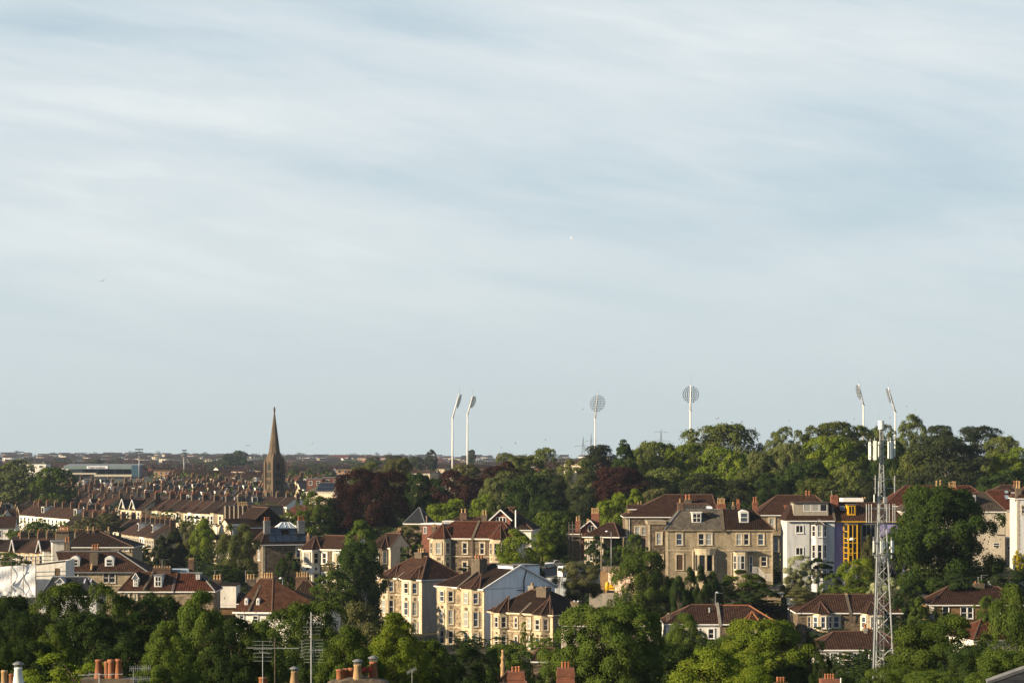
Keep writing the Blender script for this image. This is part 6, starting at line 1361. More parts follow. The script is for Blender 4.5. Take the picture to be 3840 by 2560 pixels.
def free(X, Y, r=6.5): return all((X-a)**2+(Y-b)**2 > r*r for a, b in occ)
count = 0
for (px, D, n, yaw, wall, roof, styles, phrase) in ROWS:
    X0 = X_of(px, D); c, s_ = math.cos(R(yaw)), math.sin(R(yaw)); rg = random.Random(px+D)
    sc_ = 1.42 if 'gabled villas' in phrase else 1.25 if 'stone terrace beside' in phrase else 1.15
    for i in range(n):
        X, Y = X0+c*TW*sc_*i, D+s_*TW*sc_*i; occ.append((X+c*3-s_*4, Y+s_*3+c*4)); CLEAR.append((X-3, Y)) if any(q in phrase for q in ('white terrace', 'gabled villas', 'stone terrace', 'cream house row', 'dormers')) else None; occ.append((X+c*3-s_*9, Y+s_*3+c*9)); st = styles[i % len(styles)]
        wl = wall if rg.random() < .8 else rg.choice(['cream', 'white', 'stone']); rf = roof if rg.random() < .8 else rg.choice(['brown', 'dark'])
        put_house(wl, rf, st, X, Y, gz(X, Y)-.1, yaw, f'{wl} house with {rf} roof, {ORD[i]} in {phrase}', phrase, sc_); count += 1
# the mass of roofs behind: blocks of parallel rows
AREAS = [(-90, 220, 'near the willow'), (220, 470, 'below the stadium'), (470, 700, 'under the straight floodlights'), (700, 960, 'left of the spire'), (960, 1240, 'right behind the church'), (1240, 1600, 'behind the copper beech')]
cand = []
rgm = random.Random(42)
def lattice(yaw, step, spacing, sel, Dmin, Dmax, pxa, pxb):
    c, s_ = math.cos(R(yaw)), math.sin(R(yaw)); U = (c, s_); V = (-s_, c)
    rows_ = int(1800/spacing)
    for r_ in range(-rows_, rows_):
        off = rgm.uniform(0, step); 
        for k in range(-260, 260):
            if k % 13 == 12: continue
            X = U[0]*(k*step+off)+V[0]*r_*spacing; Y = 1000+U[1]*(k*step+off)+V[1]*r_*spacing
            if not (Dmin < Y < Dmax): continue
            px = X/Y*F+CX
            if not (pxa < px < pxb): continue
            if not sel(X, Y): continue
            cand.append((X, Y, yaw, r_, k))
blockf = lambda X, Y: (int(math.floor((X+0.35*Y)/95)) + int(math.floor(Y/120))) % 3
lattice(-55, 5.75, 25, lambda X, Y: blockf(X, Y) != 1, 575, 1180, -60, 1560)
lattice(22, 5.75, 26, lambda X, Y: blockf(X, Y) == 1, 575, 1180, -60, 1560)
TREEPOS = [(o.location.x, o.location.y, 7) for o in bpy.data.objects if o.parent is None and o.get('category') in ('tree', 'bush')]
MIDS = []; GAPS = []
for X, Y, yaw, r_, k in sorted(cand, key=lambda q: q[1]):
    px = X/Y*F+CX
    if px > 900 and Y < 760: continue
    if px > 1250 and Y < 900: continue
    if Y < 720 and px > 300: continue
    if 940 < px < 1110 and 860 < Y < 1010: continue
    if 225 < px < 545 and Y > 1090: continue
    if 60 < px < 330 and Y < 780: continue
    if not free(X, Y, 9): continue
    if any(abs(X-a) < 13 and 0 < b-Y < 75 for a, b in CLEAR): continue
    if any((X-a)**2+(Y-b)**2 < r*r for a, b, r in TREEPOS): continue
    if gz(X, Y) > -14: continue
    if rgm.random() < .12: GAPS.append((X, Y)); continue
    MIDS.append((X+rgm.uniform(-.5, .5), Y+rgm.uniform(-.7, .7), yaw+rgm.uniform(-3, 3), r_, k))
VIS = set([0,6,7,8,9,10,11,12,14,16,18,21,23,24,25,27,29,30,32,34,35,36,38,39,42,43,45,50,53,57,59,60,63,64,66,67,71,73,74,76,77,78,80,81,82,84,85,88,92,93,95,96,99,101,104,106,107,109,110,112,113,114,115,118,121,122,125,127,128,133,134,135,138,141,142,143,145,146,147,150,151,152,156,158,159,160,162,164,166,167,168,169,173,174,175,177,178,179,184,186,188,191,193,194,196,199,201,202,203,206,207,208,210,213,214,218,219,223,224,226,229,233,235,238,243,244,247,248,249,250,252,253,254,255,256,257,259,261,264,273,277,278,279,280,285,287,288,291,295,299,300,302,304,306,308,309,310,312,315,317]); HID = set([1,2,3,4,5,13,15,17,19,31,33,37,41,49,51,52,58,61,62,65,69,70,83,87,89,90,97,98,100,105,108,111,116,119,123,124,126,129,130,131,136,139,148,149,154,155,163,170,171,176,180,183,185,189,192,198,200,205,211,216,220,222,228,232,236,237,239,241,242,246,258,260,266,267,269,271,274,276,283,284,286,292,293,294,298,301,303,305,314,318])
class Merge:
    def __init__(s): s.v = []; s.li = []; s.lt = []; s.mi = []; s.uv = []; s.n = 0; s.mats = []
    def slot(s, m):
        if m not in s.mats: s.mats.append(m)
        return s.mats.index(m)
    def cache(s, me, mat):
        n = len(me.vertices); co = np.empty(n*3); me.vertices.foreach_get('co', co)
        li = np.empty(len(me.loops), int); me.loops.foreach_get('vertex_index', li); lt = np.empty(len(me.polygons), int); me.polygons.foreach_get('loop_total', lt)
        uv = np.empty(len(me.loops)*2); me.uv_layers[0].data.foreach_get('uv', uv)
        return co.reshape(-1, 3), li, lt, uv, s.slot(mat)
    def add(s, c, X, Y, z, yaw, sc=1.0):
        co, li, lt, uv, sl_ = c; a, b = math.cos(yaw), math.sin(yaw); p = co*sc
        s.v.append(np.stack([p[:, 0]*a-p[:, 1]*b+X, p[:, 0]*b+p[:, 1]*a+Y, p[:, 2]+z], 1)); s.li.append(li+s.n); s.lt.append(lt); s.uv.append(uv); s.mi.append(np.full(len(lt), sl_)); s.n += len(co)
    def build(s, name):
        me = bpy.data.meshes.new(name); V = np.concatenate(s.v); li = np.concatenate(s.li); lt = np.concatenate(s.lt)
        me.vertices.add(len(V)); me.vertices.foreach_set('co', V.astype(np.float32).ravel()); me.loops.add(len(li)); me.loops.foreach_set('vertex_index', li.astype(np.int32))
        me.polygons.add(len(lt)); st = np.concatenate([[0], np.cumsum(lt)[:-1]]); me.polygons.foreach_set('loop_start', st.astype(np.int32)); me.polygons.foreach_set('loop_total', lt.astype(np.int32))
        for m in s.mats: me.materials.append(m)
        me.polygons.foreach_set('material_index', np.concatenate(s.mi).astype(np.int32)); uvl = me.uv_layers.new(name='UVMap'); uvl.data.foreach_set('uv', np.concatenate(s.uv).astype(np.float32)); me.update(calc_edges=True)
        o = bpy.data.objects.new(name, me); COL.objects.link(o); return o
rg = random.Random(11); NTH = 215; far = Merge(); fc = {}
STY = ['bay', 'plain', 'plain', 'dormer', 'hipbay', 'bay', 'gable', 'plain']
WORDS = ['', 'first', 'second', 'third', 'fourth', 'fifth', 'sixth', 'seventh', 'eighth', 'ninth']
TENS = {1: 'ten', 2: 'twenty', 3: 'thirty', 4: 'forty', 5: 'fifty', 6: 'sixty', 7: 'seventy', 8: 'eighty', 9: 'ninety', 10: 'hundred', 11: 'hundred', 12: 'hundred', 13: 'hundred', 14: 'hundred', 15: 'hundred', 16: 'hundred', 17: 'hundred', 18: 'hundred', 19: 'hundred', 20: 'hundred'}
TEEN = ['tenth', 'eleventh', 'twelfth', 'thirteenth', 'fourteenth', 'fifteenth', 'sixteenth', 'seventeenth', 'eighteenth', 'nineteenth']
def ordinal(n): return WORDS[n] if n < 10 else TEEN[n-10] if n < 20 else (TENS[n//10][:-1]+'ieth' if n % 10 == 0 else TENS[n//10]+'-'+WORDS[n % 10])
def zone(X, Y): px = X/Y*F+CX; return next((a for x0, x1, a in AREAS if x0 <= px < x1), 'behind the trees'), ('nearer' if Y < 820 else 'middle' if Y < 1000 else 'farther')
rank = {}; cnt = {}
for i in sorted(VIS, key=lambda i: MIDS[i][0]/MIDS[i][1]):
    q = zone(*MIDS[i][:2]); cnt[q] = cnt.get(q, 0)+1; rank[i] = cnt[q]
for i, (X, Y, yaw, r_, k) in enumerate(MIDS):
    rr_ = random.Random(r_*31+(7 if yaw > 0 else 0)); wl = rr_.choice(['cream', 'white', 'stone', 'tan', 'brick', 'stone']); rf = rr_.choice(['brown', 'dark', 'dark', 'slate', 'slate', 'brown'])
    if rg.random() < .22: wl = rg.choice(['cream', 'white', 'brick', 'grey'])
    if rg.random() < .22: rf = rg.choice(['brown', 'dark', 'slate', 'red', 'slate'])
    st = rg.choice(STY); z = gz(X, Y)-.1+rg.uniform(-.4, .4)
    if i in VIS:
        ar, depth = zone(X, Y)
        o = put_house(wl, rf, st, X, Y, z, yaw, f'{wl} house with {rf} roof, {ordinal(rank[i])} across in the {depth} rows {ar}', f'terraced houses {ar}', rg.uniform(.95, 1.12), rg.uniform(.9, 1.16))
        o['mid'] = i
    elif i not in HID:
        kk = (wl, rf, st)
        if kk not in fc:
            fc[kk] = [far.cache(me, me.materials[0]) for nm, me, subs in terrace_proto(*kk)] + [far.cache(m2, m2.materials[0]) for nm, me, subs in terrace_proto(*kk) for n2, m2 in subs]
        s_ = rg.uniform(.98, 1.12)
        for c in fc[kk]: far.add(c, X, Y, z, R(yaw), s_)
    else: rg.uniform(0, 1)
if far.v: tag(far.build('distant_terraces'), 'mass of small terraced roofs and chimneys filling the valley', 'houses', kind='stuff')
# the hillside estate on the horizon
ridge = Merge(); rp = {}
def simple(wall, roof, L_, gab):
    m = MB(); w = MB(); w.box((0, 0, -6), (L_, 8, 5.2)); r = MB(); ch = MB(); wi = MB()
    if gab: r.poly([(-.3, -.4, 5), (L_+.3, -.4, 5), (L_+.3, 4, 8), (-.3, 4, 8)]); r.poly([(L_+.3, 8.4, 5), (-.3, 8.4, 5), (-.3, 4, 8), (L_+.3, 4, 8)]); w.poly([(0, 0, 5.2), (0, 8, 5.2), (0, 4, 7.9)]); w.poly([(L_, 0, 5.2), (L_, 8, 5.2), (L_, 4, 7.9)])
    else:
        A, B = (3, 4, 8), (L_-3, 4, 8); r.poly([(-.4, -.4, 5), (L_+.4, -.4, 5), B, A]); r.poly([(L_+.4, 8.4, 5), (-.4, 8.4, 5), A, B]); r.poly([(-.4, 8.4, 5), (-.4, -.4, 5), A]); r.poly([(L_+.4, -.4, 5), (L_+.4, 8.4, 5), B])
    for x in range(int(L_//7)+1): ch.box((x*7+1.5, 3.7, 6), (x*7+2.0, 4.3, 8.7))
    for x in range(int(L_//4)): wi.box((x*4+1, -.06, 3), (x*4+2.6, 0, 4.4)); wi.box((x*4+1, -.06, .4), (x*4+2.6, 0, 1.9))
    return [ridge.cache(q.mesh('r', MAT[t]), MAT[t]) for q, t in ((w, wall), (r, roof), (ch, 'brick_stack'), (wi, 'glass_blue'))]
kinds = [simple(w, r, L_, g_) for w, r, L_, g_ in (('render_cool', 'tile_brown', 14, False), ('render_white', 'tile_brown', 26, True), ('render_cream', 'tile_brown', 20, True), ('brick_brown', 'tile_dark', 30, True), ('brick_red', 'tile_brown', 14, False), ('render_cream', 'tile_dark', 22, False), ('ashlar_cream', 'tile_dark', 18, True))]
rg = random.Random(5)
for Y in [1235, 1290, 1350, 1420, 1500, 1580, 1700, 1790, 1900, 2010, 2150, 2300, 2450, 2650, 2850, 3050, 3280, 3500, 3750, 4000, 4250, 4500, 4740, 4960]:
    x0, x1 = X_of(-80, Y), X_of(2300, Y); X = x0+rg.uniform(0, 20)
    while X < x1:
        px = X/Y*F+CX
        yw = R(rg.choice([-8, 4, 10, -14, 60, -50] if rg.random() < .5 else [3, -5]))
        if Y < 1640 and 190 < px < 560: X += 15; continue
        if not (Y > 1640 and Y < 2050 and rg.random() < .25) and rg.random() < .80:
            ok = not (px > 1250 and rg.random() < .35)
            Yj = Y+rg.uniform(-14, 14)
            if ok:
                for c in rg.choice(kinds): ridge.add(c, X, Yj, gz(X, Yj), yw, rg.uniform(.85, 1.1))
        X += rg.uniform(14, 34)*(1+max(0, Y-2500)/6000)
tag(ridge.build('hillside_estate'), 'hazy estate of brick houses covering the far hillside', 'houses', kind='stuff')
# little trees scattered between the far houses
tm = [crown_data('round', q, 260, .075) for q in (3, 4, 5)]
def far_tree_mass(name, label, spots, mat):
    V, T = [], []
    for X, Y, w, h in spots:
        v, t, _, _ = rg.choice(tm); V.append(v*np.array([w, w, h])+np.array([X, Y, gz(X, Y)])); T.append(t)
    V = np.concatenate(V); T = np.concatenate(T); nf = len(V)//4; me = bpy.data.meshes.new(name)
    me.vertices.add(len(V)); me.vertices.foreach_set('co', V.astype(np.float32).ravel()); me.loops.add(len(V)); me.loops.foreach_set('vertex_index', np.arange(len(V), dtype=np.int32))
    me.polygons.add(nf); me.polygons.foreach_set('loop_start', np.arange(0, len(V), 4, dtype=np.int32)); me.polygons.foreach_set('loop_total', np.full(nf, 4, np.int32)); me.update(calc_edges=True)
    a = me.attributes.new('tint', 'FLOAT', 'FACE'); a.data.foreach_set('value', T.astype(np.float32)); me.materials.append(MAT[mat]); o = bpy.data.objects.new(name, me); COL.objects.link(o)
    tag(o, label, 'trees', kind='stuff')
sp = []
for _ in range(520):
    Y = rg.uniform(1650, 5000); px = rg.uniform(-80, 2300)
    if rg.random() < .5: px = rg.choice([760, 800, 1150, 1250, 1400, 1480, 1300])+rg.gauss(0, 60)
    w = rg.uniform(6, 15); sp.append((X_of(px, Y), Y, w, w*rg.uniform(.6, .9)))
far_tree_mass('far_foliage', 'scattered trees blurring between the houses of the far hillside', sp, 'leaf_far')
sp = []
for _ in range(420):
    Y = rg.uniform(620, 1250); px = rg.uniform(-60, 1500)
    if not free(X_of(px, Y), Y, 10) or (Y > 1080 and 190 < px < 560): continue
    w = rg.uniform(4, 9) if Y < 1100 else rg.uniform(6, 11); sp.append((X_of(px, Y), Y, w, w*rg.uniform(.8, 1.2)))
for X, Y in GAPS: w = rg.uniform(5, 8); sp.append((X+2, Y+2, w, w*rg.uniform(.9, 1.3)))
far_tree_mass('garden_foliage', 'small garden trees tucked between the terraces', sp, 'leaf_mid')
# undergrowth on the slope so that no bare ground shows between gardens
sp = []
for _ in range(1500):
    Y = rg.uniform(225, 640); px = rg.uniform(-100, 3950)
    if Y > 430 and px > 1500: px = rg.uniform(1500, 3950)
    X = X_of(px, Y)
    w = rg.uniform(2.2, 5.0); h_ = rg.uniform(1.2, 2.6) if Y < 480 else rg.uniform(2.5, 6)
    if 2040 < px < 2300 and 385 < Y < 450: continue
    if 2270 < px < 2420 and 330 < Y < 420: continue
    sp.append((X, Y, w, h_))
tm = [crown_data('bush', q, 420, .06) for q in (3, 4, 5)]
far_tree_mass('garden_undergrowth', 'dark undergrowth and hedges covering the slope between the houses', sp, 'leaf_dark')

# woodland and gardens carry on beyond both edges of the view
sp = []; rg = random.Random(77)
for _ in range(420):
    Y = rg.uniform(200, 800); px = rg.uniform(4030, 5600); w = rg.uniform(8, 15) if Y > 500 else rg.uniform(5, 11); sp.append((X_of(px, Y), Y, w, w*rg.uniform(.8, 1.2)))
for _ in range(260):
    Y = rg.uniform(450, 1500); px = rg.uniform(-1600, -260); w = rg.uniform(5, 9); sp.append((X_of(px, Y), Y, w, w*rg.uniform(.6, .9)))
far_tree_mass('surrounding_woods', 'woods and gardens carrying on past the houses', sp, 'leaf_deep')
# ------------------------------------------------------------------ church
def church():
    D = 930; X = X_of(1029, D); o = thing('church', 'stone church with tall octagonal spire and buttressed tower', 'church', (X, D, gz(X, D)), R(-47)); k = D/F; z0 = gz(X, D)
    Z = lambda py: (YH-py)*k - z0
    def P(m, n, mt='church_stone', par=None): return m.build(n, MAT[mt], par or o)
    hw = 2.55; m = MB(); zt = Z(1722)
    m.box((-hw, -hw, -2), (hw, hw, zt)); tw = P(m, 'tower')
    for sx in (-1, 1):
        for sy in (-1, 1):
            m = MB(); m.box((sx*hw-.55, sy*hw-.55, -2), (sx*hw+.55, sy*hw+.55, Z(1735))); m.box((sx*hw-.75, sy*hw-.75, -2), (sx*hw+.75, sy*hw+.75, Z(1850)))
            a = Vector((sx*hw, sy*hw, Z(1712))); q = [Vector((sx*hw+x, sy*hw+y, Z(1735))) for x, y in ((-.55, -.55), (.55, -.55), (.55, .55), (-.55, .55))]
            for i in range(4): m.poly([q[i], q[(i+1) % 4], a])
            P(m, 'buttress', par=tw)
    def oct(r, z, ph=22.5): return [Vector((r*math.cos(R(45*i+ph)), r*math.sin(R(45*i+ph)), z)) for i in range(8)]
    m = MB(); a = oct(hw*1.06, zt); ap = Vector((0, 0, Z(1541)))
    b = oct(.22, Z(1545))
    for i in range(8): m.poly([a[i], a[(i+1) % 8], b[(i+1) % 8], b[i]])
    for sx in (-1, 1):
        for sy in (-1, 1): m.poly([Vector((sx*hw, sy*hw*.42, zt)), Vector((sx*hw, sy*hw, zt)), Vector((sx*hw*.42, sy*hw, zt)), Vector((sx*hw*.45, sy*hw*.45, zt+4))][::sx*sy]); m.poly([Vector((sx*hw, sy*hw*.42, zt)), Vector((sx*hw, sy*hw, zt)), Vector((sx*hw*.6, sy*hw*.6, zt+3.2))]); m.poly([Vector((sx*hw, sy*hw, zt)), Vector((sx*hw*.42, sy*hw, zt)), Vector((sx*hw*.6, sy*hw*.6, zt+3.2))])
    sp = P(m, 'spire'); m = MB(); m.lathe((0, 0, Z(1545)), [(.22, 0), (.5, .35), (.28, .7), (.42, 1.0), (.40, 1.6), (.15, 2.0), (.05, 2.4)], 8); P(m, 'finial', par=sp)
    m = MB(); rr = hw*1.06; zz = Z(1652); t = (zz-zt)/(Z(1545)-zt); rr = rr*(1-t)+.22*t; q = oct(rr+.08, zz-.15); q2 = oct(rr+.06, zz+.15)
    for i in range(8): m.poly([q[i], q[(i+1) % 8], q2[(i+1) % 8], q2[i]])
    P(m, 'stone_band', par=sp)
    def lancet(pl, a, w, z0_, z1_, name='lancet_window', d=.03, mt='stadium_dark'):
        P0, t, n = pl; m = MB(); pts = [(-w/2, z0_), (w/2, z0_), (w/2, z1_-w), (0, z1_), (-w/2, z1_-w)]; m.poly([P0+t*(a+x)+n*(d+.02)+UP*z for x, z in pts])
        fr = MB(); fr.pbox(pl, a-w/2-.18, a-w/2, z0_, z1_-w*.9, 0, .14); fr.pbox(pl, a+w/2, a+w/2+.18, z0_, z1_-w*.9, 0, .14)
        for s_ in (-1, 1): fr.tube(P0+t*(a+s_*(w/2+.08))+n*.06+UP*(z1_-w), P0+t*a+n*.06+UP*(z1_+.1), .10, n=4)
        f = P(fr, name, 'church_stone', tw); P(m, 'opening', mt, f)
    for pl in ((Vector((hw, 0, 0)), Vector((0, 1, 0)), Vector((1, 0, 0))), (Vector((0, -hw, 0)), Vector((1, 0, 0)), Vector((0, -1, 0)))):
        for a in (-1.1, 0, 1.1): lancet(pl, a, .62, Z(1790), Z(1768))
        lancet(pl, 0, 1.5, Z(1762), Z(1730)); lancet(pl, -.8, .9, Z(1816), Z(1797)); lancet(pl, .8, .9, Z(1816), Z(1797)); lancet(pl, 0, .9, Z(1842), Z(1823)); lancet(pl, 0, 1.1, Z(1868), Z(1846))
        m = MB(); m.pbox(pl, -hw, hw, Z(1795), Z(1793), -.1, .15); m.pbox(pl, -hw, hw, Z(1820), Z(1817), -.1, .15); P(m, 'string_course', par=tw)
    # porch turrets and aisle roof below
    for (x, y, zt_, r) in ((1.5, -hw-2.6, 1828, .55), (-hw-1.0, -hw+1.0, 1838, .5), (hw+1.0, -hw-1.6, 1850, .45)):
        m = MB(); m.lathe((x, y, -2), [(r, 0), (r, Z(zt_+32)+2), (r*1.25, Z(zt_+31)+2), (r*.8, Z(zt_+25)+2), (r*.95, Z(zt_+12)+2), (.05, Z(zt_)+2)], 8); P(m, 'pinnacle')
    m = MB(); m.box((-hw-.8, -hw-4.5, -2), (hw+1.2, -hw, Z(1885))); m.box((hw, -hw-.5, -2), (hw+12, hw+3, Z(1905))); nv = P(m, 'nave')
    m = MB(); m.poly([(-hw-1, -hw-4.8, Z(1885)), (hw+1.4, -hw-4.8, Z(1885)), (hw+1.4, -hw, Z(1868)), (-hw-1, -hw, Z(1868))]); m.poly([(hw, -hw-.8, Z(1905)), (hw+12.3, -hw-.8, Z(1905)), (hw+12.3, .8, Z(1880)), (hw, .8, Z(1880))]); m.poly([(hw+12.3, hw+3.3, Z(1905)), (hw, hw+3.3, Z(1905)), (hw, .8, Z(1880)), (hw+12.3, .8, Z(1880))]); m.poly([(hw+12.02, -hw-.5, Z(1905)), (hw+12.02, hw+3, Z(1905)), (hw+12.02, .8, Z(1881))]); P(m, 'nave_roof', 'slate', nv)
church()

# ------------------------------------------------------------------ sports grounds
def floodlight(px, D, ybase, ybend, ytop, dxt, face, label, R_=3.4, tiltless=False):
    """tall bent mast with a round bank of lamps; face = direction the lamps look (degrees from +X)"""
    X = X_of(px, D); z0 = gz(X, D); o = thing('floodlight_mast', label, 'floodlight', (X, D, z0), 0, 'bent cricket ground floodlights'); k = D/F
    Z = lambda py: (YH-py)*k - z0
    d = Vector((math.cos(R(face)), math.sin(R(face)), 0)); zb, zt = Z(ybend), Z(ytop); lean = dxt*k/max(abs(d.x), .25)*(1 if d.x*dxt > 0 else -1) if abs(d.x) > .3 else 2.6
    lean = min(abs(lean), 4.2)
    m = MB(); m.tube((0, 0, -1), (0, 0, zb), .54, .34, 10); m.build('pole', MAT['pole_pale'], o, True)
    top = d*lean+UP*zt; m = MB(); m.tube((0, 0, zb), top, .40, .28, 8); m.tube((-.6, 0, zb-.15), (.6, 0, zb+.1), .3, n=6); m.build('raked_arm', MAT['pole_pale'], o, True)
    ax = (top-UP*zb).normalized(); c = UP*zb+ax*((top-UP*zb).length-R_-.3)+d*.9; side = Vector((-d.y, d.x, 0))
    m = MB(); f = MB(); nrow = 10
    for r_ in range(nrow):
        t = -R_+2*R_*(r_+.5)/nrow; hw = math.sqrt(max(0, R_*R_-t*t)); n = max(2, int(hw*2/.86))
        p0 = c+ax*t
        for i in range(n):
            p = p0+side*(-hw+2*hw*(i+.5)/n)
            q = (d*.8-UP*.6).normalized(); m.tube(p, p+q*.42, .33, .16, 6); m.tube(p-q*.05, p+q*.02, .12, .33, 6)
        f.tube(p0-side*hw-d*.12, p0+side*hw-d*.12, .035, n=4)
    for q in (-1.6, 0, 1.6): f.tube(c+side*q-ax*R_*.85-d*.15, c+side*q+ax*R_*.85-d*.15, .05, n=4)
    h = f.build('lamp_frame', MAT['lamp_dark'], o); m.build('lamps', MAT['lamp_dark'], h)
    m = MB(); m.tube(top, top+UP*4.2, .07, .04, 5); m.build('lightning_rod', MAT['grey_metal'], o)
floodlight(1697, 1150, 1755, 1568, 1475, 25, 10, 'leaning floodlight facing the field, farthest from the wood', 3.6)
floodlight(1753, 1230, 1752, 1555, 1482, 20, 28, 'second leaning floodlight, close to the far dark tree', 3.3)
floodlight(2232, 1290, 1675, 1567, 1478, 9, -66, 'round faced floodlight above the small dark pine', 4.9)
floodlight(2589, 1010, 1690, 1540, 1443, -6, 82, 'tallest round faced floodlight left of the great domed beech', 3.8)
floodlight(3238, 1100, 1625, 1518, 1440, -18, 188, 'floodlight leaning over the wide domed tree, lamps towards the field', 3.5)
floodlight(3357, 1010, 1625, 1544, 1452, -25, 176, 'floodlight just left of the highest crown, lamps towards the field', 3.3)
def small_flood(px, D, ytop, w, label):
    X = X_of(px, D); z0 = gz(X, D); o = thing('small_floodlight', label, 'floodlight', (X, D, z0), R(w[1]), 'straight stadium floodlights'); k = D/F; zt = (YH-ytop)*k-z0
    m = MB(); m.tube((0, 0, -1), (0, 0, zt), .42, .24, 8); m.build('pole', MAT['grey_metal'], o, True)
    m = MB(); L_ = w[0]
    f = MB()
    for r_ in range(3):
        f.tube((-L_, -.1, zt-r_*1.6), (L_, -.1, zt-r_*1.6), .10, n=4)
        for i in range(7): x = -L_+2*L_*i/6; m.box((x-.38, -.5, zt-r_*1.6-.4), (x+.38, .1, zt-r_*1.6+.3))
    h = f.build('lamp_frame', MAT['grey_metal'], o); m.build('lamps', MAT['lamp_dark'], h)
small_flood(522, 1370, 1684, (2.0, 0), 'straight floodlight with three lamp rows at the end of the stadium')
small_flood(690, 1420, 1688, (2.0, 65), 'straight floodlight seen from the side between stadium and dark far clump')
small_flood(75, 1600, 1694, (2.4, 0), 'straight floodlight rising behind the pale willow')
def stadium():
    D = 1560; X = X_of(238, D); z0 = gz(X, D); o = thing('stadium_stand', 'green and blue stadium stand with a white lettered board', 'stadium', (X, D, z0), R(-3)); k = D/F
    W = lambda px: (px-238)*k; Z = lambda py: (YH-py)*k-z0
    def P(m, n, mt, par=None): return m.build(n, MAT[mt], par or o)
    m = MB(); m.box((0, 0, Z(1758)), (W(496), .6, Z(1746))); P(m, 'roof_fascia', 'stadium_panel'); m = MB(); m.box((W(496)+.01, .02, Z(1786)), (W(523), 12, Z(1743))); P(m, 'end_wall', 'stadium_blue')
    m = MB(); m.poly([(0, 0, Z(1746)), (W(523), 0, Z(1746)), (W(523), 18, Z(1739)), (0, 18, Z(1739))]); P(m, 'roof', 'lead')
    m = MB(); m.box((0, 14, -1), (W(496), 14.5, Z(1746))); m.poly([(0, 2, Z(1784)), (W(496), 2, Z(1784)), (W(496), 14, Z(1762)), (0, 14, Z(1762))]); P(m, 'terracing', 'stadium_dark')
    m = MB(); m.box((W(255), -.2, Z(1778)), (W(362), 1, Z(1772))); m.box((W(355), -.3, Z(1786)), (W(497), 1, Z(1778))); P(m, 'pitch_wall', 'render_beige')
    m = MB()
    for i in range(9): x = i*W(496)/8; m.tube((x, .3, 0), (x, .3, Z(1757)), .12, n=5)
    P(m, 'roof_posts', 'stadium_blue'); m = MB(); m.box((-.02, -2, -1), (W(523), 16, Z(1786))); P(m, 'base', 'stadium_dark')
    m = MB(); m.box((W(327), -.35, Z(1756.5)), (W(406), -.05, Z(1746.5))); b = P(m, 'name_board', 'sign_white')
    cu = bpy.data.curves.new('lettering', 'FONT'); cu.body = 'Popka Insulation'; cu.size = 1.75; cu.align_x = 'CENTER'; cu.align_y = 'CENTER'; cu.extrude = .03
    cu.materials.append(MAT['ink']); cu.offset = .02; q = bpy.data.objects.new('lettering_curve', cu); COL.objects.link(q); bpy.context.view_layer.update(); me = bpy.data.meshes.new_from_object(q); bpy.data.objects.remove(q)
    t = bpy.data.objects.new('lettering', me); COL.objects.link(t); t.parent = b; t.location = (W(365), -.42, Z(1751.8)); t.rotation_euler = (R(90), 0, 0)
stadium()
def far_block(px0, px1, D, yt, yb, wall, roof, label, yaw=0, nm='apartment_block', hip=False):
    h = House(nm, label, 'building', px0, D, yaw, 'larger buildings far off'); w = h.uz(px1, yb)[0]; ze = h.uz((px0+px1)/2, yb)[1]; zr = h.uz((px0+px1)/2, yt, 3)[1]
    h.block(wall, 0, w, 0, 9, ze)
    if zr-ze > .5: h.roof(roof, 0, w, 0, 9, ze, zr, 3 if hip else 0, 3 if hip else 0, over=.3, wall=wall)
    else: h.flat(roof, 0, w, 0, 9, ze)
    n = max(2, int(w/4)); 
    for i in range(n): h.winm(w*(i+.3)/n, w*(i+.7)/n, ze-2.2, ze-.8, h.plane(), 'white_paint', .1)
    return h
far_block(100, 172, 1320, 1739, 1739.5, 'render_white', 'lead', 'long bright white flat roofed block left of the stadium', -6)
far_block(1340, 1480, 3000, 1708, 1718, 'brick_orange', 'tile_brown', 'orange brick far houses right of the hazy street', -30)
far_block(690, 745, 4000, 1703, 1708, 'brick_orange', 'tile_brown', 'brick house tops on the horizon behind the side seen floodlight', -40)
far_block(1230, 1306, 3800, 1705, 1716, 'brick_red', 'tile_red', 'red gabled block on the horizon left of the hazy street', -35)
far_block(1545, 1612, 900, 1768, 1775, 'ashlar_cream', 'tile_brown', 'cream house tops between the two copper beeches', -20)
far_block(1670, 1700, 880, 1762, 1768, 'render_cream', 'tile_brown', 'small cream house at the foot of the leaning floodlights', -20)
far_block(1150, 1208, 900, 1793, 1796, 'brick_orange', 'lead', 'red brick flat topped dormer house right of the church', 3, 'flat_roofed_house')
far_block(1212, 1275, 905, 1789, 1791, 'brick_red', 'lead', 'red brick flat topped house with french windows beside the copper beech', 3, 'flat_roofed_house')
def slate_pyramid():
    h = House('slate_spired_house', 'dark slate pyramid roof half hidden right of the large copper beech', 'house', 1515, 520, -20, 'larger buildings far off'); h.block('rubble', 0, 5, 0, 6, h.uz(1530, 1962)[1]); h.roof('slate', 0, 5, 0, 6, h.uz(1530, 1962)[1], h.uz(1530, 1903)[1], 2.4, 2.4, over=.2, ridge='lead')
slate_pyramid()
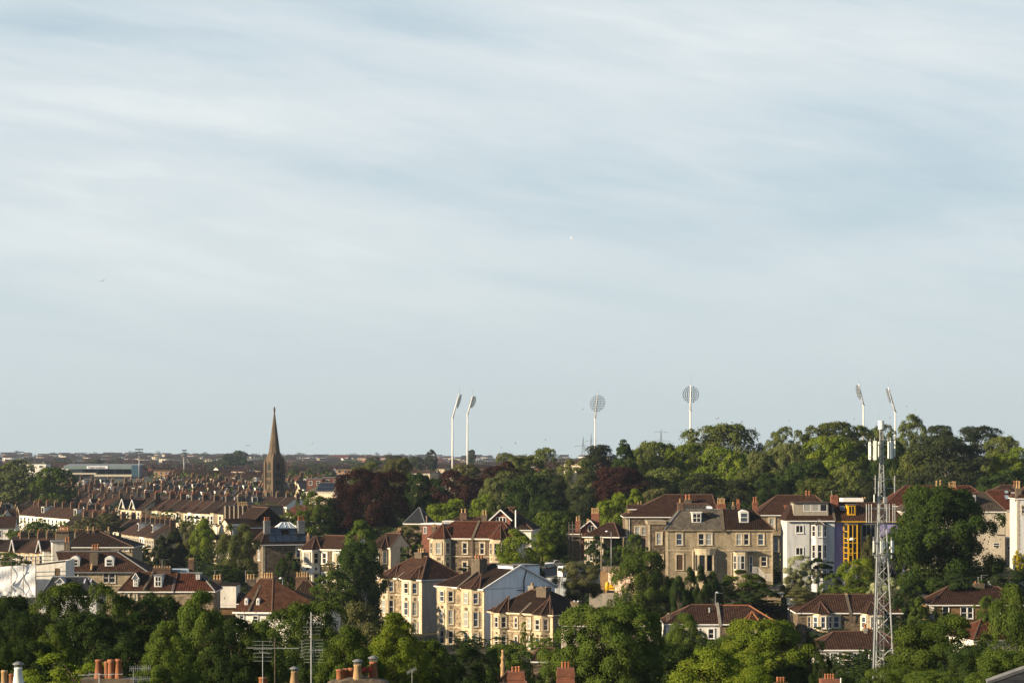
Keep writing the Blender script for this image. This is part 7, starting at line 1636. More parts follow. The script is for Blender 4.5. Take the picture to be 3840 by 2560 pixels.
def solar_terrace():
    h = House('solar_terrace_house', 'grey hipped house with glittering solar panels between church and copper beech', 'house', 1148, 760, -20, 'larger buildings far off'); w = h.uz(1262, 1845)[0]; ze = h.uz(1200, 1845)[1]; h.block('render_cream', 0, w, 0, 8, ze); h.roof('slate_grey', 0, w, 0, 8, ze, h.uz(1220, 1808, 4)[1], 4, 2, over=.3)
    m = MB(); zr = h.uz(1220, 1808, 4)[1]
    for r_ in range(2):
        for i in range(5): x = 3.4+i*1.2; t0, t1 = .16+r_*.4, .16+r_*.4+.36; m.poly([(x, -.3+4.3*t0-.1, ze+(zr-ze)*t0+.1), (x+1.1, -.3+4.3*t0-.1, ze+(zr-ze)*t0+.1), (x+1.1, -.3+4.3*t1-.1, ze+(zr-ze)*t1+.1), (x, -.3+4.3*t1-.1, ze+(zr-ze)*t1+.1)])
    h.part(m, 'solar_panels', 'solar_panel')
solar_terrace()
def pylon(px, D, ytop, ybot, arms, label, half=3.2):
    X = X_of(px, D); k = D/F; z0 = (YH-ybot)*k; o = thing('power_pylon', label, 'pylon', (X, D, z0), R(12), 'power pylons beyond the hill'); H = (ybot-ytop)*k; m = MB()
    for sx in (-1, 1):
        for sy in (-1, 1): m.tube((sx*half, sy*half, 0), (sx*.5, sy*.5, H*.9), .42, n=4); m.tube((sx*.5, sy*.5, H*.9), (0, 0, H), .35, n=4)
    nb = 9
    for i in range(nb):
        t0, t1 = i/nb*.9, (i+1)/nb*.9; w0 = half*(1-t0/.9)+.5*t0/.9; w1 = half*(1-t1/.9)+.5*t1/.9
        for s_ in (-1, 1): m.tube((s_*w0, -w0, H*t0), (-s_*w1, -w1, H*t1), .25, n=4)
    m.build('lattice_body', MAT['grey_metal'], o)
    for t, L_ in arms:
        m = MB(); z = H*t
        for s_ in (-1, 1): m.tube((0, 0, z+2.2), (s_*L_, 0, z), .28, n=4); m.tube((0, 0, z-.3), (s_*L_, 0, z), .28, n=4); m.tube((s_*L_, 0, z), (s_*L_, 0, z-5), .2, n=4)
        m.build('cross_arm', MAT['grey_metal'], o)
pylon(2187, 5100, 1634, 1770, ((.72, 20), (.45, 15)), 'lattice pylon standing farthest from the single one', 6)
pylon(2217, 5200, 1624, 1770, ((.80, 14), (.55, 12)), 'lattice pylon just beside the round floodlight pole', 5.4)
pylon(2479, 5000, 1608, 1760, ((.92, 15), (.70, 21)), 'single lattice pylon between the two round floodlights', 5.6)

# ------------------------------------------------------------------ telecom mast
def mast():
    D = 250; X = X_of(3304, D); z0 = gz(X, D); k = D/F; o = thing('telecom_mast', 'tall galvanised lattice telecom mast carrying panel antennas', 'mast', (X, D, z0), R(14)); Z = lambda py: (YH-py)*k-z0
    def P(m, n, mt='galvanised', par=None): return m.build(n, MAT[mt], par or o)
    def hw(py):   # half width of the tower at a row
        return (6+ (py-1610)*.0 if py < 1760 else 7.5+(py-1760)*(37-7.5)/(2480-1760))*k*1.0
    m = MB(); base = 2560
    C = [(math.cos(R(90+120*i)), math.sin(R(90+120*i))) for i in range(3)]
    pt = lambda i, py: Vector((C[i][0]*hw(py)*1.22, C[i][1]*hw(py)*1.22, Z(py)))
    rows = [1610, 1660, 1710, 1760, 1800, 1850, 1900, 1950, 2000, 2060, 2120, 2190, 2265, 2345, 2430, 2520, base]
    for i in range(3):
        for a, b in zip(rows[:-1], rows[1:]): m.tube(pt(i, a), pt(i, b), .085 if a > 1760 else .06, n=6)
    P(m, 'leg_frame'); m = MB()
    br = []; y = 1612.0
    while y < base-20: step = max(14, hw(y)/k*1.9); br.append(y); y += step
    br.append(y)
    for j, (a, b) in enumerate(zip(br[:-1], br[1:])):
        for i in range(3):
            i2 = (i+1) % 3; m.tube(pt(i, a) if j % 2 else pt(i2, a), pt(i2, b) if j % 2 else pt(i, b), .038, n=4)
    P(m, 'bracing'); m = MB()
    lx = hw(2000)*.55
    for y in range(1770, 2540, 12):
        f = Vector((pt(2, y).x*.25+pt(0, y).x*.75, pt(0, y).y*.5, Z(y))); m.tube(f+Vector((-.22, -.25, 0)), f+Vector((.22, -.25, 0)), .022, n=4)
    for s_ in (-.22, .22): m.tube(Vector((pt(2, 1770).x*.25, pt(0, 1770).y*.5-.25, Z(1770)))+Vector((s_, 0, 0)), Vector((pt(2, 2540).x*.25, pt(0, 2540).y*.5-.25, Z(2540)))+Vector((s_, 0, 0)), .03, n=4)
    P(m, 'ladder'); m = MB()
    for s_ in range(5): m.tube(pt(1, 1800)+Vector((-.12+s_*.07, .1, 0)), pt(1, 2520)+Vector((-.12+s_*.07, .1, 0)), .03, n=4)
    P(m, 'feeder_cables', 'lamp_dark')
    m = MB(); m.lathe((0, 0, Z(1610)), [(.30, 0), (.32, .05), (.32, .85), (.34, .87), (.34, .95), (.1, .97)], 14); P(m, 'drum_antenna', 'antenna_shell')
    m = MB(); m.tube((-.25, 0, Z(1585)), (-.25, 0, Z(1542)), .012, n=4); P(m, 'whip_aerial')
    # antenna head frames
    def ring(py, r, par_name='head_frame', thick=.05, dy=0):
        m = MB(); q = [Vector((r*math.cos(R(a)), r*math.sin(R(a)), Z(py))) for a in (210, 330, 90)]
        for i in range(3): m.tube(q[i], q[(i+1) % 3], thick, n=5)
        return m, q
    def panel(x, y, z0_, z1_, w=.15, yaw=0, mt='antenna_shell'):
        m = MB(); c, s_ = math.cos(R(yaw)), math.sin(R(yaw)); T = lambda q: Vector((x+q.x*c-q.y*s_, y+q.x*s_+q.y*c, q.z))
        m.box((-w, -.07, z0_), (w, .07, z1_), T); p = P(m, 'panel_antenna', mt); m = MB(); m.tube(T(Vector((0, .16, z0_-.15))), T(Vector((0, .16, z1_+.35))), .035, n=5); P(m, 'mounting_pole', 'galvanised', p)
    m = MB()
    for py in (1667, 1712): m.tube((-1.5, -.3, Z(py)), (1.5, -.3, Z(py)), .045, n=5); m.tube((-1.5, -.3, Z(py)), (0, .9, Z(py)), .04, n=5); m.tube((1.5, -.3, Z(py)), (0, .9, Z(py)), .04, n=5); m.tube((1.5, .6, Z(py)), (0, .3, Z(py)), .04, n=5)
    P(m, 'head_frame')
    for x, y, a, b, w, yw in ((-1.40, -.2, 1722, 1657, .14, -35), (-.92, -.45, 1724, 1652, .18, -20), (.74, -.42, 1718, 1655, .14, 25), (1.02, -.40, 1719, 1652, .17, 20), (1.62, .1, 1714, 1650, .19, 70), (.2, .9, 1716, 1655, .14, 180)): panel(x, y, Z(a), Z(b), w, yw)
    m = MB()
    for py in (1795, 1830): m.tube((-1.0, -.4, Z(py)), (1.45, -.2, Z(py)), .04, n=5); m.tube((-1.0, -.4, Z(py)), (.2, .8, Z(py)), .035, n=5)
    P(m, 'mid_frame')
    for x, a, b in ((-.85, 1850, 1781), (-.18, 1842, 1780), (1.38, 1848, 1783)): m = MB(); m.tube((x, -.45, Z(a)), (x, -.45, Z(b)), .055, n=6); P(m, 'dipole_aerial', 'galvanised')
    m = MB(); m.tube((1.55, -.2, Z(1845)), (1.55, -.2, Z(1783)), .03, n=5); P(m, 'dipole_aerial'); m = MB(); m.tube((-.92, -.3, Z(1882)), (-.92, -.3, Z(1853)), .07, n=6); P(m, 'dipole_aerial', 'antenna_shell')
    m = MB(); m.box((.15, -.5, Z(1885)), (.5, -.15, Z(1862))); P(m, 'equipment_box', 'galvanised')
    # the empty rail frame
    m = MB()
    for py in (1906, 1953):
        m.tube((-1.95, -.55, Z(py)), (1.45, -.55, Z(py)), .05, n=5); m.tube((-1.95, -.55, Z(py)), (-.2, .9, Z(py)), .045, n=5); m.tube((1.45, -.55, Z(py)), (.3, .9, Z(py)), .045, n=5)
    for x in (-1.95, -1.66, -1.36, -.48, .42, .70, 1.12, 1.35): m.tube((x, -.6, Z(1958)), (x, -.6, Z(1888)), .045, n=5)
    for s_ in (-1, 1): m.tube((s_*1.2-.3, -.55, Z(1925)), (s_*.25-.1, -.55, Z(1953)), .035, n=4)
    P(m, 'rail_frame')
    m = MB()
    m.tube((-1.25, -.7, Z(2033)), (-1.25, -.7, Z(2079)), .03, n=5)
    for py in (2033, 2079): m.tube((-1.25, -.7, Z(py)), (1.0, -.7, Z(py)), .05, n=5); m.tube((-1.25, -.7, Z(py)), (0, 1, Z(py)), .04, n=5); m.tube((1.0, -.7, Z(py)), (0, 1, Z(py)), .04, n=5)
    P(m, 'lower_frame')
    for x, y, a, b, w, yw in ((-1.22, -.8, 2068, 2025, .08, -20), (-.30, -.82, 2072, 2027, .12, 0), (.05, -.6, 2050, 2035, .12, 10), (.98, -.75, 2070, 2025, .15, 25)): panel(x, y, Z(a), Z(b), w, yw)
    m = MB(); m.box((.62, -.95, Z(2056)), (.82, -.8, Z(2047))); P(m, 'equipment_box', 'white_paint')
    for px, a, b in ((-.98, 2090, 2082), (.9, 2092, 2080), (-.2, 2092, 2082)): m = MB(); m.tube((px, -.75, Z(a)), (px, -.75, Z(b)), .08, n=6); P(m, 'small_aerial', 'galvanised')
    m = MB(); m.tube((.75, -.1, Z(1995)), (1.3, -.2, Z(1999)), .04, n=5); m.tube((.9, 0, Z(2170)), (1.2, 0, Z(2142)), .04, n=5); P(m, 'side_bracket')
mast()

# ------------------------------------------------------------------ street, cars, walls and fences on the slope
m = MB(); cx = [(2010, 470), (2060, 440), (2120, 422), (2200, 408), (2290, 404)]
vs = []
for px, D in cx:
    for off in (-5, 5): X = X_of(px, D)+off*.3; Y = D+off; vs.append((X, Y, gz(X, Y)+.12))
for i in range(len(cx)-1): m.poly([vs[2*i], vs[2*i+2], vs[2*i+3], vs[2*i+1]])
tag(m.build('road', MAT['asphalt']), kind='structure')
def car(px, D, yaw, paint, label, van=False, nm='parked_car', z=None):
    X = X_of(px, D); z = gz(X, D)+.14 if z is None else z; o = thing(nm, label, 'van' if van else 'car', (X, D, z), R(yaw), 'vehicles parked on the sloping street')
    L_, W, H = (5.2, 1.95, 2.35) if van else (4.2, 1.75, 1.45)
    if van: prof = [(0, .35), (0, 1.9), (.15, 2.3), (3.6, 2.35), (4.3, 1.55), (5.1, 1.15), (5.2, .35)]; gl = [(3.7, 2.18), (4.25, 1.6), (3.4, 1.6), (3.4, 2.18)]
    else: prof = [(0, .3), (0, .85), (.35, 1.0), (.95, 1.40), (2.4, 1.45), (3.15, .98), (4.05, .82), (4.2, .3)]; gl = [(.75, 1.0), (1.1, 1.36), (2.35, 1.38), (2.95, 1.0)]
    m = MB(); n = len(prof)
    for i in range(n):
        a, b = prof[i], prof[(i+1) % n]; m.poly([(a[0], -W/2, a[1]), (a[0], W/2, a[1]), (b[0], W/2, b[1]), (b[0], -W/2, b[1])])
    m.poly([(p[0], -W/2, p[1]) for p in prof][::-1]); m.poly([(p[0], W/2, p[1]) for p in prof]); m.build('body', MAT[paint], o)
    m = MB(); m.poly([(p[0], -W/2-.012, p[1]) for p in gl]); m.poly([(p[0], W/2+.012, p[1]) for p in gl][::-1])
    if van: m.poly([(3.66, -.85, 2.32), (4.34, -.85, 1.60), (4.34, .85, 1.60), (3.66, .85, 2.32)]); m.poly([(-.012, -.8, 1.4), (-.012, .8, 1.4), (-.012, .8, 2.0), (-.012, -.8, 2.0)])
    else: m.poly([(2.45, -.75, 1.44), (3.12, -.75, 1.02), (3.12, .75, 1.02), (2.45, .75, 1.44)]); m.poly([(.38, -.75, 1.05), (.92, -.75, 1.40), (.92, .75, 1.40), (.38, .75, 1.05)][::-1])
    m.build('glazing', MAT['glass_dark'], o)
    for x in (.8, L_-.9):
        for y in (-W/2+.08, W/2-.08):
            m = MB(); m.tube((x, y-.1, .33), (x, y+.1, .33), .33, n=12); w = m.build('wheel', MAT['tyre'], o); m = MB(); m.tube((x, y-.12, .33), (x, y+.12, .33), .18, n=8); m.build('hub', MAT['grey_metal'], w)
    for y in (-.6, .6): m = MB(); m.box((L_-.06 if van else 4.08, y-.16, .62), (L_+.02 if van else 4.17, y+.16, .76)); m.build('headlight', MAT['sign_white'], o)
car(2100, 424, 28, 'car_white', 'white van parked below the scaffolded house', True, 'parked_van')
car(2068, 400, 20, 'car_silver', 'pale silver car nearest the corrugated fence')
car(2058, 446, 62, 'car_white', 'white car half hidden by the bright hedge above the van')
car(2203, 409, 15, 'car_silver', 'second pale van roof beside the lamp post', True, 'parked_van')
car(2232, 425, 10, 'car_silver', 'silver blue car behind the second van')
car(2902, 392, 60, 'car_dark', 'dark car in the gap between stone villa and white house')
car(2922, 380, 50, 'car_white', 'small pale car nose beside the dark car')
def wall_panel(name, label, cat, px0, px1, D0, D1, yt0, yt1, drop, mat, cap=None, posts=0, capm='timber', th=.25):
    a = at(px0, yt0, D0); b = at(px1, yt1, D1); o = thing(name, label, cat, a-UP*drop, 0, 'garden walls and fences on the slope'); d = (b-a); dn = Vector((d.x, d.y, 0)).normalized(); nn = Vector((dn.y, -dn.x, 0))*th/2; z = -UP*drop; dz = UP*(b.z-a.z)
    P = [Vector((0, 0, 0))-nn, Vector((d.x, d.y, 0))-nn, Vector((d.x, d.y, 0))+nn, Vector((0, 0, 0))+nn]; tz = [drop, drop+dz.z, drop+dz.z, drop]; m = MB()
    for i in range(4): j = (i+1) % 4; m.poly([P[i]-UP*3, P[j]-UP*3, P[j]+UP*tz[j], P[i]+UP*tz[i]])
    m.poly([P[i]+UP*tz[i] for i in range(4)]); m.build('panel', MAT[mat], o)
    if posts:
        for i in range(posts+1):
            t = i/posts; p = Vector((d.x*t, d.y*t, drop+dz.z*t)); m = MB(); m.box((p.x-.09, p.y-.22, -2), (p.x+.09, p.y-.13, p.z+.2)); m.build('post', MAT[capm], o)
    if cap: m = MB(); m.tube(Vector((0, 0, drop)), Vector((d.x, d.y, drop+dz.z)), .12, n=5); m.build('coping', MAT[cap], o)
    return o
wall_panel('corrugated_fence', 'weathered blue grey corrugated fence below the parked cars', 'fence', 2024, 2125, 392, 385, 2166, 2164, 3.2, 'corrugated', None, 4, 'timber')
wall_panel('timber_fence', 'grey wooden board fence above the pink block wall', 'fence', 2256, 2372, 396, 392, 2122, 2124, 1.6, 'timber', None, 5, 'timber')
wall_panel('block_wall', 'pinkish concrete block wall behind the yellow machine', 'wall', 2283, 2392, 386, 380, 2146, 2148, 5, 'render_pink', 'stack_stone')
wall_panel('brick_pier_wall', 'shaded end of the block wall with a pink pier', 'wall', 2252, 2283, 388, 387, 2138, 2146, 5, 'brick_brown', None)
wall_panel('retaining_wall', 'long grey rendered retaining wall under the yellow machine', 'wall', 2210, 2370, 368, 366, 2226, 2226, 3.4, 'concrete', 'concrete')
wall_panel('terrace_wall', 'low stone garden wall in the dark garden beside the outdoor stair', 'wall', 2855, 2930, 366, 362, 2225, 2230, 3, 'rubble')
wall_panel('trellis_fence', 'dark trellis fence along the lower garden', 'fence', 2805, 2950, 352, 350, 2262, 2272, 1.8, 'timber_dark', None, 8, 'timber_dark', .06)
wall_panel('picket_fence', 'short pale picket fence beside the lower garden', 'fence', 2952, 2986, 352, 350, 2245, 2246, 1.2, 'render_cool', None, 8, 'white_paint', .05)
wall_panel('garden_shed_wall', 'blue grey shed side above the brown brick semi', 'shed', 3700, 3850, 385, 388, 2178, 2176, 3.0, 'corrugated', 'timber_dark', 3, 'timber_dark', 2.5)
def yellow_machine():
    D = 372; p = at(2270, 2222, D); o = thing('yellow_machine', 'small yellow covered machine standing on the retaining wall terrace', 'machine', p, R(-12)); k = D/F
    m = MB(); m.lathe((.35, 0, .45), [(.25, 0), (.42, .3), (.40, .9), (.28, 1.3), (.05, 1.45)], 10); m.build('cover', MAT['yellow_machine'], o, True)
    m = MB(); m.prism([(.6, -.35), (1.5, -.35), (1.5, .4), (.6, .4)], .5, 1.05); m.box((.65, -.3, 1.05), (1.25, .35, 1.4)); m.build('body', MAT['yellow_machine'], o)
    m = MB(); m.box((.7, -.37, .7), (1.45, -.34, .82)); m.box((.3, -.4, 0), (1.5, .4, .42)); m.build('undercarriage', MAT['car_dark'], o)
yellow_machine()
def lamp(px, D, ytop, label, arm=.9, double=False, cat='lamp post', ybase=None):
    X = X_of(px, D); z0 = gz(X, D); o = thing('street_lamp', label, cat, (X, D, z0), 0, 'street lamps'); z = (YH-ytop)*D/F-z0; m = MB(); m.tube((0, 0, -.5), (0, 0, z), .085, .06, 8); m.build('pole', MAT['grey_metal'], o, True)
    m = MB(); m.tube((0, 0, z), (arm, 0, z+.15), .035, n=5); m.build('arm', MAT['grey_metal'], o); m = MB(); m.lathe((arm, 0, z+.02), [(.05, 0), (.28, .05), (.26, .16), (.06, .26)], 8); m.build('lamp_head', MAT['sign_white'], o)
lamp(2292, 418, 1994, 'street lamp rising above the clipped hedge', -.8); lamp(2679, 335, 2224, 'slim street lamp beside the lowest cypress', .35); lamp(1060, 362, 2170, 'single lamp post behind the steep red roof', -.3)
X = X_of(2255, 405); o = thing('telegraph_pole', 'tall pale wooden pole in front of the cream bay house', 'pole', (X, 405, gz(X, 405)), 0); z = (YH-2007)*405/F-gz(X, 405); m = MB(); m.tube((0, 0, -.5), (0, 0, z), .14, .10, 8); m.build('pole', MAT['bark_pale'], o, True); m = MB(); m.tube((-.3, 0, z-.2), (.3, 0, z-.2), .04, n=5); m.build('cross_bar', MAT['grey_metal'], o)
def stair():
    D = 394; p = at(2826, 2205, D); o = thing('outdoor_stair', 'outdoor stair with white railings at the side of the stone villa', 'stairs', p, 0); k = D/F; L = lambda px, py, y=0: Vector(((px-2826)*k, y, (2205-py)*k))
    m = MB(); n = 14
    for i in range(n): a = L(2828+i*38/n, 2203-i*41/n); m.box((a.x, -1.0, a.z-1.6), (a.x+.2, 0, a.z-1.42))
    m.box((L(2866, 2163).x, -1.0, L(2866, 2190).z), (L(2888, 2163).x, 0, L(2866, 2187).z)); m.build('steps', MAT['concrete'], o)
    def rail(a, b, n, h=1.0):
        m = MB(); m.tube(a, b, .04, n=4); m.tube(a-UP*h, b-UP*h, .03, n=4)
        for i in range(n+1): q = a.lerp(b, i/n); m.tube(q, q-UP*h, .022, n=4)
        m.build('railing', MAT['white_paint'], o)
    rail(L(2828, 2192, -1.05), L(2867, 2151, -1.05), 16); rail(L(2867, 2151, -1.05), L(2888, 2150, -1.05), 8, 1.1); rail(L(2823, 2125, .6), L(2843, 2126, .6), 8); rail(L(2843, 2126, .6), L(2867, 2151, .6), 12)
stair()
def parasol():
    D = 402; p = at(2938, 2090, D); o = thing('green_parasol', 'closed green parasol leaning beside the white house', 'parasol', (p.x, D, gz(p.x, D)), 0); z = p.z-gz(p.x, D); m = MB(); m.tube((0, 0, 0), (.2, 0, z+1.9), .03, n=5); m.build('pole', MAT['grey_metal'], o)
    m = MB(); A = Vector((.15, 0, z+1.9)); q = [Vector((-.75, 0, z-.1)), Vector((-.3, -.3, z-.2)), Vector((.1, 0, z+.5)), Vector((.55, -.25, z-.05)), Vector((.45, .3, z+.1)), Vector((-.2, .3, z))]
    for i in range(6): m.poly([q[i], q[(i+1) % 6], A])
    m.build('canopy', MAT['tarp_green'], o)
parasol()

# ------------------------------------------------------------------ nearest rooftops: only their chimneys and aerials reach the frame
G_R = 'nearest rooftops at the bottom edge'
def roof_house(name, label, px, D, ytop_ridge, w=7, roof='tile_dark', yaw=0, hip=2.0):
    X = X_of(px, D); zr = (YH-ytop_ridge)*D/F; g0 = gz(X, D); o = House(name, label, 'house', px-w/2*F/D, D, yaw, G_R); o.block('brick_brown', 0, w, 0, 8, zr-2.6-o.z0, z0=-3); o.roof(roof, 0, w, 0, 8, zr-2.6-o.z0, zr-o.z0, hip, hip, over=.3); return o
def pots(h, lst, v, parent, mat):
    pass
def stack(h, x0, x1, ytop, yb, v, mat, spec, dep=.9, bands=False, cap=True):
    """spec: list of (px centre, px width at base, top row, shape, material)"""
    pl = h.plane(v); a0, a1 = h.a_of(x0, pl), h.a_of(x1, pl); zt = h.z_of(ytop, pl, a0); zb = h.z_of(yb, pl, a0); m = MB()
    if bands:
        nb = int((zt-zb)/.30)
        for i in range(nb+1): z = zt-.30*i; m.box((a0-.04*(i % 2), v-.04*(i % 2), z-.30), (a1+.04*(i % 2), v+dep+.04*(i % 2), z))
    else:
        m.box((a0, v, zb-1.5), (a1, v+dep, zt))
    c = h.part(m, 'chimney', mat); k = h.O.y/F
    for cx_, wpx, yt, shape, mt in spec:
        a = h.a_of(cx_, pl); r = wpx*k/2; zt2 = h.z_of(yt, pl, a); H = zt2-zt; y = v+dep*.5; q = MB()
        prof = {'straight': [(r, 0), (r*.96, H*.8), (r*1.08, H*.84), (r*1.08, H*.93), (r*.98, H*.95), (r*.98, H)], 'taper': [(r*1.1, 0), (r*.75, H*.86), (r*.9, H*.88), (r*.88, H)], 'cowl': [(r*1.1, 0), (r*.72, H*.62), (r*.8, H*.64), (r*.8, H*.7), (r*.5, H*.72)], 'mushroom': [(r*.3, 0), (r*.3, H*.5), (r, H*.55), (r*.8, H*.85), (r*.2, H)]}[shape]
        q.lathe((a, y, zt), prof, 16); p = h.part(q, 'chimney_pot', mt, c, True)
        if shape == 'cowl':
            q = MB(); q.lathe((a, y, zt+H*.86), [(r*1.15, 0), (r*1.1, .03), (r*.5, H*.12), (.02, H*.14)], 16); h.part(q, 'cowl_cap', 'lead', p, True); q = MB()
            for i in range(8): t = 2*math.pi*i/8; q.tube((a+r*.7*math.cos(t), y+r*.7*math.sin(t), zt+H*.66), (a+r*.7*math.cos(t), y+r*.7*math.sin(t), zt+H*.88), .008, n=4)
            h.part(q, 'cowl_wires', 'galvanised', p)
    return c, zt
h = roof_house('near_roof', 'nearest rooftop with a steel cowled pot in the bottom corner', 20, 96, 2620)
stack(h, -40, 82, 2562, 2600, 3, 'stack_stone', [(8, 26, 2515, 'straight', 'pot_buff'), (36, 24, 2528, 'straight', 'terracotta'), (60, 40, 2482, 'cowl', 'antenna_shell')])
h = roof_house('near_roof', 'nearest rooftop with four tapered clay pots and a white aerial', 400, 100, 2610)
stack(h, 302, 500, 2546, 2600, 3, 'stack_stone', [(362, 34, 2476, 'taper', 'terracotta'), (392, 24, 2482, 'straight', 'terracotta'), (408, 30, 2476, 'straight', 'terracotta'), (436, 30, 2474, 'taper', 'terracotta')], 1.2)
def aerial(name, label, px, D, y0, y1, elems, yaw=0, r=.022, mast_m='galvanised', grids=()):
    X = X_of(px, D); k = D/F; zt = (YH-y0)*k; zb = (YH-y1)*k-1.2; o = thing(name, label, 'aerial', (X, D, zb), R(yaw), 'television aerials on the nearest roofs'); m = MB(); m.tube((0, 0, 0), (0, 0, zt-zb), r, n=6); m.build('mast', MAT[mast_m], o)
    for py, L0, L1, n, el, tilt in elems:
        z = (YH-py)*k-zb; m = MB(); m.tube((L0, -.02, z), (L1, -.02, z+tilt), .011, n=4)
        for i in range(n): t = i/max(1, n-1); x = L0+(L1-L0)*t; zz = z+tilt*t; m.tube((x-.0, -.02-el*.6, zz-el*.3), (x+.0, -.02+el*.6, zz+el*.3), .007, n=4)
        m.build('aerial_array', MAT['galvanised'], o)
    for px2, yc, w, hh, nr in grids:
        m = MB(); x0 = (px2-w/2-px)*k; x1 = (px2+w/2-px)*k
        for i in range(nr): z = (YH-(yc-hh/2+hh*i/max(1, nr-1)))*k-zb; m.tube((x0, .05, z), (x1, .05, z), .008, n=4)
        m.tube(((x0+x1)/2, .05, (YH-yc+hh/2)*k-zb), ((x0+x1)/2, .05, (YH-yc-hh/2)*k-zb), .012, n=4); m.build('aerial_grid', MAT['galvanised'], o)
aerial('roof_aerial', 'flat white aerial lying in front of the four tapered pots', 372, 98, 2522, 2570, [(2530, -.9, 1.0, 9, .12, .06), (2525, -.45, .55, 4, .25, -.03)], -6)
aerial('roof_aerial', 'faint comb aerial right of the four tapered pots', 500, 103, 2510, 2570, [(2505, -.15, .75, 12, .35, .02), (2545, -.1, .7, 10, .35, .02)], 8, .012)
aerial('roof_aerial', 'thin aerial mast standing in an orange pot', 985, 108, 2445, 2545, [(2442, -.15, .3, 5, .12, -.08)], 0, .02, grids=((985, 2440, 70, 74, 6),))
aerial('roof_aerial', 'long zigzag aerial on a brown mast', 1031, 110, 2388, 2575, [(2428, -1.35, 1.15, 30, .10, -.01)], -3, .03, 'bark')
aerial('roof_aerial', 'tallest pole with several stacked aerials', 1167, 112, 2294, 2575, [(2333, -.2, .45, 5, .35, 0), (2438, -.1, .55, 5, .35, .02)], 0, .034, grids=((1168, 2363, 66, 26, 3), (1175, 2440, 72, 84, 8), (1132, 2432, 16, 62, 6)))
aerial('roof_aerial', 'small leaning aerial near the bottom edge beside the dusky tree', 1545, 118, 2508, 2570, [(2520, -.25, .2, 8, .25, .2)], 10, .015)
h = roof_house('near_roof', 'nearest rooftop with an orange pot and a lead capped pot', 1040, 109, 2625)
stack(h, 955, 1010, 2568, 2600, 2.6, 'stack_stone', [(983, 34, 2541, 'straight', 'terracotta')]); stack(h, 1060, 1140, 2566, 2600, 3, 'stack_stone', [(1101, 34, 2500, 'cowl', 'pot_buff')])
h = roof_house('near_roof', 'nearest rooftop with a rough stone stack and many clay pots', 1350, 112, 2625)
def rough():
    pl = h.plane(3); a0, a1 = h.a_of(1225, pl), h.a_of(1455, pl); zt = h.z_of(2540, pl, a0); m = MB(); n = 16; rg = random.Random(2); top = []
    for i in range(n+1):
        t = i/n; top.append((a0+(a1-a0)*t, zt-.30*(abs(t-.5)*2)**2.2+rg.uniform(-.03, .03)))
    for i in range(n):
        a, b = top[i], top[i+1]; m.poly([(a[0], 3, a[1]-2), (b[0], 3, b[1]-2), (b[0], 3, b[1]-.12), (a[0], 3, a[1]-.12)]); m.poly([(a[0], 3, a[1]-.12), (b[0], 3, b[1]-.12), (b[0], 3.35, b[1]), (a[0], 3.35, a[1])]); m.poly([(a[0], 3.35, a[1]), (b[0], 3.35, b[1]), (b[0], 4.1, b[1]), (a[0], 4.1, a[1])])
    c = h.part(m, 'chimney', 'stack_stone')
    k = h.O.y/F
    for px_, w, yt, sh, mt, v in ((1276, 32, 2508, 'straight', 'terracotta', 3.4), (1298, 26, 2505, 'straight', 'terracotta', 3.8), (1318, 28, 2503, 'straight', 'terracotta', 3.8), (1341, 34, 2469, 'cowl', 'pot_buff', 3.3), (1366, 20, 2498, 'mushroom', 'red_paint', 3.6), (1386, 24, 2496, 'mushroom', 'red_paint', 3.6), (1400, 34, 2456, 'cowl', 'terracotta', 3.9)):
        a = h.a_of(px_, h.plane(v)); r = w*k/2; H = h.z_of(yt, h.plane(v), a)-zt+.1; prof = {'straight': [(r, 0), (r*.95, H*.8), (r*1.08, H*.84), (r*1.05, H)], 'cowl': [(r*1.1, 0), (r*.8, H*.62), (r*.92, H*.66), (r*.9, H*.72), (r*.5, H*.74)], 'mushroom': [(r*.2, 0), (r*.2, H*.55), (r, H*.6), (r*.8, H*.88), (r*.2, H)]}[sh]
        q = MB(); q.lathe((a, v, zt-.1), prof, 16); p = h.part(q, 'chimney_pot', mt, c, True)
        if sh == 'cowl':
            q = MB(); q.lathe((a, v, zt-.1+H*.88), [(r*1.25, 0), (r*1.2, .03), (r*.5, H*.1), (.02, H*.12)], 16); h.part(q, 'cowl_cap', 'lead', p, True); q = MB()
            for i in range(12): t = 2*math.pi*i/12; q.tube((a+r*.85*math.cos(t), v+r*.85*math.sin(t), zt-.1+H*.70), (a+r*.85*math.cos(t), v+r*.85*math.sin(t), zt-.1+H*.9), .008, n=4)
            h.part(q, 'cowl_wires', 'galvanised', p)
rough()
h = roof_house('near_roof', 'nearest rooftop with banded red brick stack nearer the stone pots', 1935, 172, 2640)
stack(h, 1904, 1967, 2519, 2620, 3, 'brick_orange', [(1923, 11, 2501, 'straight', 'terracotta'), (1936, 11, 2500, 'straight', 'terracotta'), (1947, 11, 2499, 'straight', 'terracotta')], 1.4, True)
h = roof_house('near_roof', 'nearest rooftop with banded red brick stack under the big round tree', 2122, 170, 2640)
stack(h, 2090, 2154, 2505, 2620, 3, 'brick_orange', [(2111, 11, 2483, 'straight', 'terracotta'), (2122, 11, 2483, 'straight', 'terracotta'), (2134, 11, 2482, 'straight', 'terracotta')], 1.4, True)
h = roof_house('near_roof', 'nearest rooftop with three orange pots at the very bottom', 2932, 150, 2640)
stack(h, 2905, 2962, 2563, 2620, 3, 'brick_orange', [(2921, 12, 2540, 'straight', 'terracotta'), (2932, 12, 2540, 'straight', 'terracotta'), (2943, 12, 2540, 'straight', 'terracotta')], 1.2)
h = roof_house('near_roof', 'nearest rooftop with a row of four orange pots left of the mast', 3105, 150, 2640)
